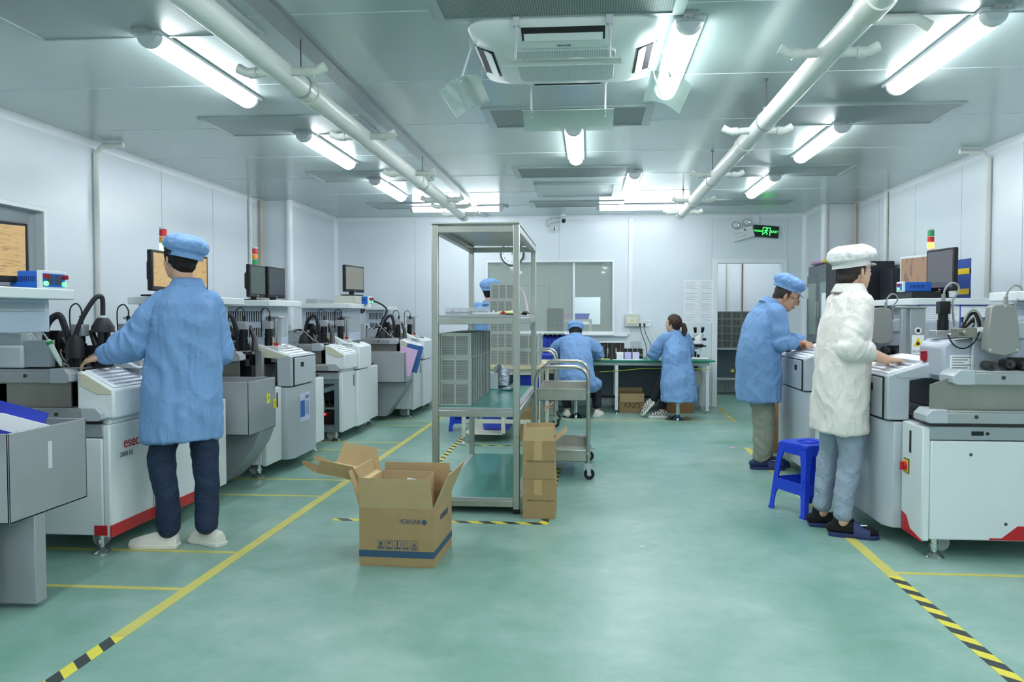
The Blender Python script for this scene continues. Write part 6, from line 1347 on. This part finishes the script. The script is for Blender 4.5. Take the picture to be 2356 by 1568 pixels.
# --- 2: man in white on the right, typing ---
def man_white():
    o,L=person('man in white lab coat and white brimmed cap typing at the nearest right machine',(1.5,4.77,0))
    w=lambda X,Y,Zz: V(X-1.5,Y-4.77,Zz)
    f=yv(8); r=V(f.y,-f.x,0)
    sh=w(1.535,4.77,1.385); rs=sh+r*.15+V(0,0,-.04); ls=sh-r*.15+V(0,0,-.04)
    re=w(1.485,4.575,1.10); rw=w(1.70,4.655,1.03); le=w(1.52,4.97,1.1); lw=w(1.70,4.93,1.045)
    hf=yv(20); hc=w(1.565,4.78,1.55); hu=(Z+hf*.0).normalized()
    m=M(); P=headmesh(m,hc,hf,hu,1.0)
    capsule(m,sh,hc+V(0,0,-.07)-hf*.015,.06,.055)
    loft(m,[(w(1.50,4.77,.88),f,r,.09,.13),(w(1.50,4.77,1.1),f,r,.08,.12),(w(1.52,4.77,1.3),f,r,.09,.14),(sh,f,r,.055,.1)],20)
    chain(m,[rs,re],[.05,.04]); chain(m,[re,rw],[.048,.03]); chain(m,[ls,le,lw],[.05,.04,.027])
    hd=(w(1.83,4.70,1.02)-rw).normalized(); hand(m,rw,hd,-Z,V(0,1,0),curl=16,bend=.12,L=.185); ld=(w(1.8,4.93,1.04)-lw).normalized(); hand(m,lw,ld,-Z,V(0,-1,0),curl=16,bend=.12,L=.185)
    hipc=w(1.49,4.78,.86); rk=w(1.53,4.70,.47); ra=w(1.475,4.66,.09); lk=w(1.47,4.88,.47); la=w(1.42,4.87,.09)
    chain(m,[hipc+r*.08,rk,ra],[.08,.055,.038]); chain(m,[hipc-r*.08,lk,la],[.08,.055,.038])
    finish(o,fuse(m,.0055,3,'person'),SKIN,L)
    facebits(P,hc,hf,hu,1,o)
    hair(o,hc,hf,hu,1.0,mat('short hair',(62,52,48),.7),low=-.055,thick=1.0); cap(o,hc-hf*.012+V(0,0,.005),hf,(hu-hf*.16).normalized(),1.0,cloth('white cap cloth',(236,232,230),bs=10,bump=.5),brim=True,puff=1.08,seed=5,low=.012)
    m=M()
    loft(m,[(w(1.485,4.77,.60),f,r,.142,.19),(w(1.485,4.77,.75),f,r,.142,.19),(w(1.49,4.77,.95),f,r,.136,.18),(w(1.5,4.77,1.12),f,r,.128,.172),(w(1.515,4.77,1.27),f,r,.125,.175),(w(1.53,4.77,1.34),f,r,.108,.16),(w(1.535,4.77,1.395),f,r,.088,.12),(sh+V(0,0,.05),f,r,.068,.08)],32)
    SL=[]; SL.append(([rs-r*.02,rs*.5+re*.5,re,re*.62+rw*.38],[.078,.076,.072,.056])); SL.append(([ls+r*.02,ls*.5+le*.5,le,le*.6+lw*.4],[.078,.076,.07,.056]))
    lc=link('lab_coat',fuse(m,.0085,3,'lab_coat',folds(.0115,2,(1,1,.4),((re,.16),))),CW,o)
    for i_,(p_,r_) in enumerate(SL): sleeve(lc,p_,r_,CW,4+i_)
    collar(o,sh+V(0,0,.04),f,Z,.072,CW,h=.05,open_=50)
    dn=cloth('pale denim',(158,172,190),bs=9,var=.16,an=(1,1,1.2))
    trousers(o,[([hipc+r*.085,w(1.515,4.71,.66),rk,w(1.50,4.68,.28),ra+V(0,0,.04)],[.088,.076,.066,.057,.052]),([hipc-r*.085,w(1.475,4.86,.66),lk,w(1.44,4.88,.28),la+V(0,0,.04)],[.088,.076,.066,.057,.052])],dn,(hipc,f,r),2,amp=.01)
    nb=mat('navy rubber',(38,52,98),.6); sk=mat('black sock',(22,22,26),.9)
    shoe(o,ra-ra.z*Z+V(.06,-.015,0),V(1,-.35,0),nb,nb,'slipper',.27,'slide',sk); shoe(o,la-la.z*Z+V(.06,.0,0),V(1,-.1,0),nb,nb,'slipper',.27,'slide',sk)
# --- 3: man with glasses leaning on the console ---
def man_glasses():
    o,L=person('man in blue coat, cap and glasses leaning folded arms on the rear right machine',(1.47,6.7,0))
    w=lambda X,Y,Zz: V(X-1.47,Y-6.7,Zz)
    f=yv(5); r=V(f.y,-f.x,0)
    sh=w(1.515,6.7,1.325); rs=sh+r*.16+V(0,0,-.03); ls=sh-r*.17+V(0,0,-.03)
    re=w(1.56,6.545,1.07); rw=w(1.71,6.62,1.062); le=w(1.66,6.88,1.07); lw=w(1.8,6.75,1.055)
    hf=(yv(-14)+V(0,0,-.62)).normalized(); hc=w(1.65,6.68,1.45); hu=(Z+yv(-14)*.5).normalized()
    m=M(); P=headmesh(m,hc,hf,hu,1.03)
    capsule(m,sh+V(0,0,.01),hc-hu*.06-hf*.03,.064,.06)
    loft(m,[(w(1.42,6.7,.86),f,r,.1,.14),(w(1.43,6.7,1.1),f,r,.1,.14),(w(1.48,6.7,1.25),f,r,.1,.15),(sh,f,r,.06,.11)],20)
    chain(m,[rs,re,rw],[.05,.042,.03]); chain(m,[ls,le,lw],[.05,.042,.03])
    hand(m,rw,(w(1.82,6.72,1.05)-rw),-Z,V(.5,1,0),curl=38,bend=.2,L=.185); hand(m,lw,V(.2,-1,-.02),-Z,V(-1,0,0),curl=25,L=.18)
    hip=w(1.42,6.72,.84); rk=w(1.455,6.66,.46); ra=w(1.445,6.66,.09); lk=w(1.50,6.82,.46); la=w(1.5,6.8,.09)
    chain(m,[hip+r*.08,rk,ra],[.08,.055,.038]); chain(m,[hip-r*.08,lk,la],[.08,.055,.038])
    finish(o,fuse(m,.0055,3,'person'),SKIN2,L)
    facebits(P,hc,hf,hu,1.03,o,glasses=True)
    hair(o,hc,hf,hu,1.03,mat('short hair',(0,0,0)),low=-.05,thick=1.0); cap(o,hc-hf*.03+hu*.012,hf,(hu-hf*.25).normalized(),1.0,CAPB,brim=True,puff=1.02,seed=8,low=.02)
    m=M()
    loft(m,[(w(1.425,6.7,.575),f,r,.17,.2),(w(1.42,6.7,.75),f,r,.17,.2),(w(1.42,6.7,.95),f,r,.17,.2),(w(1.435,6.7,1.1),f,r,.16,.195),(w(1.465,6.7,1.22),f,r,.145,.195),(w(1.49,6.7,1.29),(f+Z*-.3).normalized(),r,.12,.175),(w(1.505,6.7,1.345),(f+Z*-.4).normalized(),r,.09,.12),(w(1.525,6.7,1.385),(f+Z*-.4).normalized(),r,.068,.08)],32)
    SL=[]; SL.append(([rs-r*.02,rs*.5+re*.5,re,re*.35+rw*.65],[.088,.084,.078,.056])); SL.append(([ls+r*.02,ls*.5+le*.5,le,le*.2+lw*.8],[.088,.082,.076,.058]))
    lc=link('lab_coat',fuse(m,.0085,3,'lab_coat',folds(.0125,3,(1,1,.4),((re,.16),))),CB,o)
    for i_,(p_,r_) in enumerate(SL): sleeve(lc,p_,r_,CB,6+i_)
    collar(o,w(1.52,6.7,1.375),(f+Z*-.4).normalized(),(Z+f*.4).normalized(),.07,CB,h=.05,open_=60)
    obj('badge',M().cyl(w(1.655,6.62,1.2),w(1.66,6.618,1.2),.012,n=14),LABELW,o)
    kh=cloth('grey khaki cloth',(150,152,140),bs=9,bump=.6)
    trousers(o,[([hip+r*.085,w(1.43,6.66,.66),rk,w(1.46,6.66,.28),ra+V(0,0,.03)],[.105,.095,.088,.08,.07]),([hip-r*.085,w(1.47,6.8,.66),lk,w(1.5,6.8,.28),la+V(0,0,.03)],[.105,.095,.088,.08,.07])],kh,(hip,f,r),3,amp=.014)
    nb=mat('navy rubber',(0,0,0)); sk=mat('grey sock',(40,50,70),.9)
    shoe(o,ra-ra.z*Z+V(.05,0,0),V(1,-.12,0),nb,nb,'slipper',.28,'slide',nb); shoe(o,la-la.z*Z+V(.07,0,0),V(1,-.3,0),nb,nb,'slipper',.28,'slide',nb)
def stool(lab,loc,h_):
    t=thing('bar_stool',lab,'stool',loc,0,'round steel stools at the bench')
    obj('base',M().lathe([(0,0),(.17,0),(.175,.006),(.12,.02),(.05,.035),(.03,.06),(0,.06)],(0,0,0),32),CHROME,t)
    obj('column',M().cyl((0,0,.05),(0,0,h_-.1),.026,n=16).cyl((0,0,h_-.12),(0,0,h_-.04),.034,n=16),CHROME,t)
    obj('seat',M().lathe([(0,h_-.05),(.13,h_-.05),(.14,h_-.03),(.135,h_),(.1,h_+.005),(0,h_)],(0,0,0),28),mat('seat vinyl',(45,46,50),.5),t)
# --- 4: seated man bent over the bench ---
def man_seated():
    stool('round steel stool with flared base under the bent over man at the bench',(-.157,9.93,0),.46)
    o,L=person('man in blue coat and cap seated with back turned, bent over green bench',(-.157,9.95,0))
    w=lambda X,Y,Zz: V(X+.157,Y-9.95,Zz)
    f=yv(92); r=V(f.y,-f.x,0)
    sh=w(-.17,10.16,.955); rs=sh+r*.17+V(0,0,-.03); ls=sh-r*.17+V(0,0,-.03)
    re=w(.125,10.22,.80); rw=w(.06,10.42,.76); le=w(-.44,10.24,.80); lw=w(-.30,10.42,.76)
    hf=(yv(92)+V(0,0,-.9)).normalized(); hc=w(-.17,10.3,1.065); hu=(Z+yv(92)*.75).normalized()
    m=M(); P=headmesh(m,hc,hf,hu,1.0); capsule(m,sh,hc-hu*.07,.058,.054)
    loft(m,[(w(-.157,9.95,.5),f,r,.1,.15),(w(-.157,9.99,.7),f,r,.1,.14),(w(-.16,10.07,.88),f,r,.1,.15),(sh,f,r,.06,.11)],20)
    chain(m,[rs,re,rw],[.05,.042,.03]); chain(m,[ls,le,lw],[.05,.042,.03]); hand(m,rw,V(-.8,.5,-.1),-Z,V(-.5,-1,0),curl=35); hand(m,lw,V(.8,.5,-.1),-Z,V(.5,-1,0),curl=35)
    rk=w(.09,10.22,.5); ra=w(.11,10.0,.1); lk=w(-.33,10.22,.5); la=w(-.27,10.02,.1)
    chain(m,[w(-.07,9.98,.52),rk,ra],[.08,.06,.04]); chain(m,[w(-.25,9.98,.52),lk,la],[.08,.06,.04])
    finish(o,fuse(m,.0055,3,'person'),SKIN,L); facebits(P,hc,hf,hu,1,o); hair(o,hc,hf,hu,1,HAIR,low=-.07)
    cap(o,hc-hf*.012,hf,(hu-hf*.2).normalized(),.98,CAPB,puff=1.02,seed=2,low=.006)
    m=M(); F2=(f+Z*-.3).normalized(); S=(Z+f*.35).normalized()
    loft(m,[(w(-.13,9.93,.40),f,r,.2,.27),(w(-.145,9.93,.52),f,r,.19,.235),(w(-.157,9.95,.66),f,r,.155,.2),(w(-.16,10.0,.78),F2,r,.14,.195),(w(-.165,10.07,.89),F2,r,.135,.2),(w(-.17,10.13,.96),F2,r,.11,.185),(w(-.17,10.17,1.0),F2,r,.08,.12),(w(-.17,10.2,1.03),F2,r,.06,.075)],32)
    m.sph(w(-.02,9.93,.42),(.18,.16,.12),20,12)
    SL=[]; SL.append(([rs-r*.02,rs*.5+re*.5+r*.02,re,re*.4+rw*.6],[.09,.088,.082,.06])); SL.append(([ls+r*.02,ls*.5+le*.5-r*.02,le,le*.4+lw*.6],[.09,.088,.082,.06]))
    lc=link('lab_coat',fuse(m,.0085,3,'lab_coat',folds(.0125,4,(1,1,.4),((re,.15),(le,.15)))),CB,o); collar(o,w(-.17,10.19,1.01),F2,S,.062,CB,h=.045)
    for i_,(p_,r_) in enumerate(SL): sleeve(lc,p_,r_,CB,8+i_)
    bk_=cloth('black trouser cloth',(22,24,32)); trousers(o,[([w(-.07,9.98,.48),rk,w(.1,10.1,.28),ra+V(0,0,.04)],[.1,.08,.065,.055]),([w(-.25,9.98,.5),lk,w(-.3,10.1,.28),la+V(0,0,.04)],[.1,.08,.065,.055])],bk_,(w(-.157,9.95,.5),f,r),4)
    sw=mat('white canvas',(0,0,0)); sl=mat('shoe sole',(0,0,0)); shoe(o,ra-ra.z*Z+V(.02,.05,0),V(.3,1,0),sw,sl); shoe(o,la-la.z*Z+V(0,.05,0),V(-.1,1,0),sw,sl)
# --- 5: seated woman with ponytail ---
def woman():
    stool('round steel stool with flared base under the woman with the ponytail',(1.105,9.8,0),.44)
    o,L=person('woman in blue lab coat with brown ponytail seated at the green bench',(1.1,9.85,0))
    w=lambda X,Y,Zz: V(X-1.1,Y-9.85,Zz)
    f=yv(112); r=V(f.y,-f.x,0)
    sh=w(1.085,9.93,1.035); rs=sh+r*.145+V(0,0,-.03); ls=sh-r*.145+V(0,0,-.03)
    le=w(.83,10.0,.80); lw=w(.84,10.22,.765); re=w(1.27,10.05,.82); rw=w(1.15,10.3,.76)
    hf=(yv(150)).normalized(); hc=w(1.055,9.95,1.18); hu=Z.copy()
    m=M(); P=headmesh(m,hc,hf,hu,.93); capsule(m,sh,hc-hu*.06-hf*.015,.048,.046)
    loft(m,[(w(1.1,9.85,.5),f,r,.1,.14),(w(1.1,9.87,.75),f,r,.085,.12),(w(1.09,9.9,.93),f,r,.09,.13),(sh,f,r,.05,.09)],20)
    chain(m,[rs,re,rw],[.042,.036,.026]); chain(m,[ls,le,lw],[.042,.036,.026]); hand(m,rw,V(-.5,.8,-.05),-Z,V(-1,0,0),curl=30,L=.165); hand(m,lw,V(.3,.9,-.1),-Z,V(1,0,0),curl=30,L=.165)
    lk=w(.93,10.05,.46); la=w(.80,9.98,.16); rk=w(1.0,10.1,.48); ra=w(.93,9.97,.09)
    chain(m,[w(1.03,9.88,.48),lk,la],[.08,.055,.035]); chain(m,[w(1.12,9.9,.48),rk,ra],[.08,.055,.035])
    finish(o,fuse(m,.005,3,'person'),SKIN,L); facebits(P,hc,hf,hu,.93,o)
    h=hair(o,hc,hf,hu,.93,HAIRB,low=-.07,thick=1.1)
    b=hc-hf*.1+V(0,0,.0); m=M(); chain(m,[b,b-hf*.03+V(.01,0,-.02),b-hf*.045+V(.012,0,-.08),b-hf*.035+V(.008,0,-.14),b-hf*.03+V(0,0,-.17)],[.02,.03,.032,.022,.008],16)
    link('ponytail',fuse(m,.005,1,'ponytail',lambda p:.004*math.sin(math.atan2(p.y-b.y+.03,p.x-b.x)*22)),HAIRB,h)
    m=M(); bb=w(1.1,9.85,0)
    loft(m,[(w(1.12,9.81,.225),f,r,.19,.215),(w(1.115,9.82,.36),f,r,.19,.21),(w(1.105,9.83,.52),f,r,.175,.2),(w(1.1,9.86,.68),f,r,.145,.18),(w(1.095,9.88,.84),f,r,.13,.165),(w(1.09,9.91,.95),f,r,.12,.165),(w(1.085,9.92,1.01),f,r,.095,.145),(w(1.085,9.93,1.05),f,r,.07,.1),(w(1.085,9.935,1.09),f,r,.055,.062)],32)
    SL=[]; SL.append(([rs-r*.02,rs*.5+re*.5,re,re*.5+rw*.5],[.08,.078,.072,.055])); SL.append(([ls+r*.02,ls*.5+le*.5-r*.01,le,le*.45+lw*.55],[.08,.082,.08,.055]))
    lc=link('lab_coat',fuse(m,.0085,3,'lab_coat',folds(.0125,5,(1,1,.5),((le,.15),(ls,.12)))),CB,o); collar(o,w(1.085,9.94,1.065),f,Z,.055,CB,h=.04)
    for i_,(p_,r_) in enumerate(SL): sleeve(lc,p_,r_,CB,10+i_)
    trousers(o,[([w(1.03,9.88,.46),lk,w(.87,10.01,.3),la+V(.02,0,.06)],[.085,.068,.058,.048]),([w(1.1,9.92,.46),rk,w(.97,10.02,.28),ra+V(0,0,.05)],[.085,.068,.058,.048])],mat('black trouser cloth',(0,0,0)),(w(1.1,9.86,.46),f,r),5)
    ck=mat('checker canvas',(225,225,220),.7); nt=ck.node_tree; c=nt.nodes.new('ShaderNodeTexChecker'); c.inputs['Scale'].default_value=60; c.inputs[1].default_value=lin((228,228,222)); c.inputs[2].default_value=lin((60,60,62)); tc=nt.nodes.new('ShaderNodeTexCoord'); nt.links.new(tc.outputs['Object'],c.inputs[0]); nt.links.new(c.outputs[0],nt.nodes['Principled BSDF'].inputs['Base Color'])
    sl=mat('shoe sole',(0,0,0)); s1=shoe(o,ra-ra.z*Z+V(-.06,-.02,0),V(-1,-.05,0),ck,sl,L=.24); s2=shoe(o,V(0,0,0),V(-1,-.05,0),ck,sl,L=.24)
    s2.matrix_local=Matrix.Translation(la+V(-.04,-.02,-.06))@Matrix.Rotation(R(-50),4,'Y')
# --- 6: man standing behind the magazine stack ---
def man_behind():
    o,L=person('man in blue coat and cap standing half hidden behind the tall magazine stack',(-1.19,9.35,0))
    w=lambda X,Y,Zz: V(X+1.19,Y-9.35,Zz)
    f=yv(80); r=V(f.y,-f.x,0); sh=w(-1.19,9.35,1.38); rs=sh+r*.17+V(0,0,-.02); ls=sh-r*.17+V(0,0,-.02)
    hf=yv(70); hc=w(-1.175,9.38,1.585); hu=Z.copy(); m=M(); P=headmesh(m,hc,hf,hu,1)
    re=w(-.98,9.42,1.1); rw=w(-.93,9.42,.97); le=w(-1.38,9.45,1.1); lw=w(-1.25,9.6,1.0)
    capsule(m,sh,hc-V(0,0,.07)-hf*.02,.058,.054); loft(m,[(V(0,0,.88),f,r,.09,.14),(V(0,0,1.1),f,r,.085,.13),(V(0,0,1.3),f,r,.09,.16),(sh,f,r,.06,.12)],20)
    chain(m,[rs,re,rw],[.05,.04,.03]); chain(m,[ls,le,lw],[.05,.04,.03]); hand(m,rw,V(.1,.2,-1),V(-1,0,0),V(0,1,0),curl=20); hand(m,lw,V(.5,.6,-.3),-Z,V(1,0,0),curl=30)
    for s in (-1,1): chain(m,[V(0,0,.88)+r*.09*s,V(0,0,.47)+r*.1*s,V(0,0,.09)+r*.1*s],[.08,.055,.038])
    finish(o,fuse(m,.006,3,'person'),SKIN,L); facebits(P,hc,hf,hu,1,o); hair(o,hc,hf,hu,1,HAIR,low=-.07); cap(o,hc-hf*.012,hf,(hu-hf*.1).normalized(),1,CAPB,puff=1.02,seed=4,low=.008)
    m=M(); loft(m,[(V(0,0,.6),f,r,.155,.22),(V(0,0,.9),f,r,.145,.205),(V(0,0,1.15),f,r,.14,.195),(V(0,0,1.3),f,r,.13,.2),(V(0,0,1.37),f,r,.11,.17),(V(0,0,1.43),f,r,.07,.085)],32)
    SL=[]; SL.append(([rs-r*.02,re,re*.6+rw*.4],[.085,.075,.06])); SL.append(([ls+r*.02,le,lw],[.085,.075,.055]))
    lc=link('lab_coat',fuse(m,.009,3,'lab_coat',folds(.0115,6,(1,1,.4))),CB,o); collar(o,sh+V(0,0,.04),f,Z,.068,CB)
    for i_,(p_,r_) in enumerate(SL): sleeve(lc,p_,r_,CB,12+i_)
    trousers(o,[([V(0,0,.86)+r*.09*s,V(0,0,.47)+r*.1*s,V(0,0,.12)+r*.1*s],[.1,.078,.066]) for s in (-1,1)],mat('dark denim',(0,0,0)),(V(0,0,.86),f,r),6)
    for s in (-1,1): shoe(o,r*.1*s+f*.06,f,mat('white canvas',(0,0,0)),mat('shoe sole',(0,0,0)))
man_left(); man_white(); man_glasses(); man_seated(); woman(); man_behind()
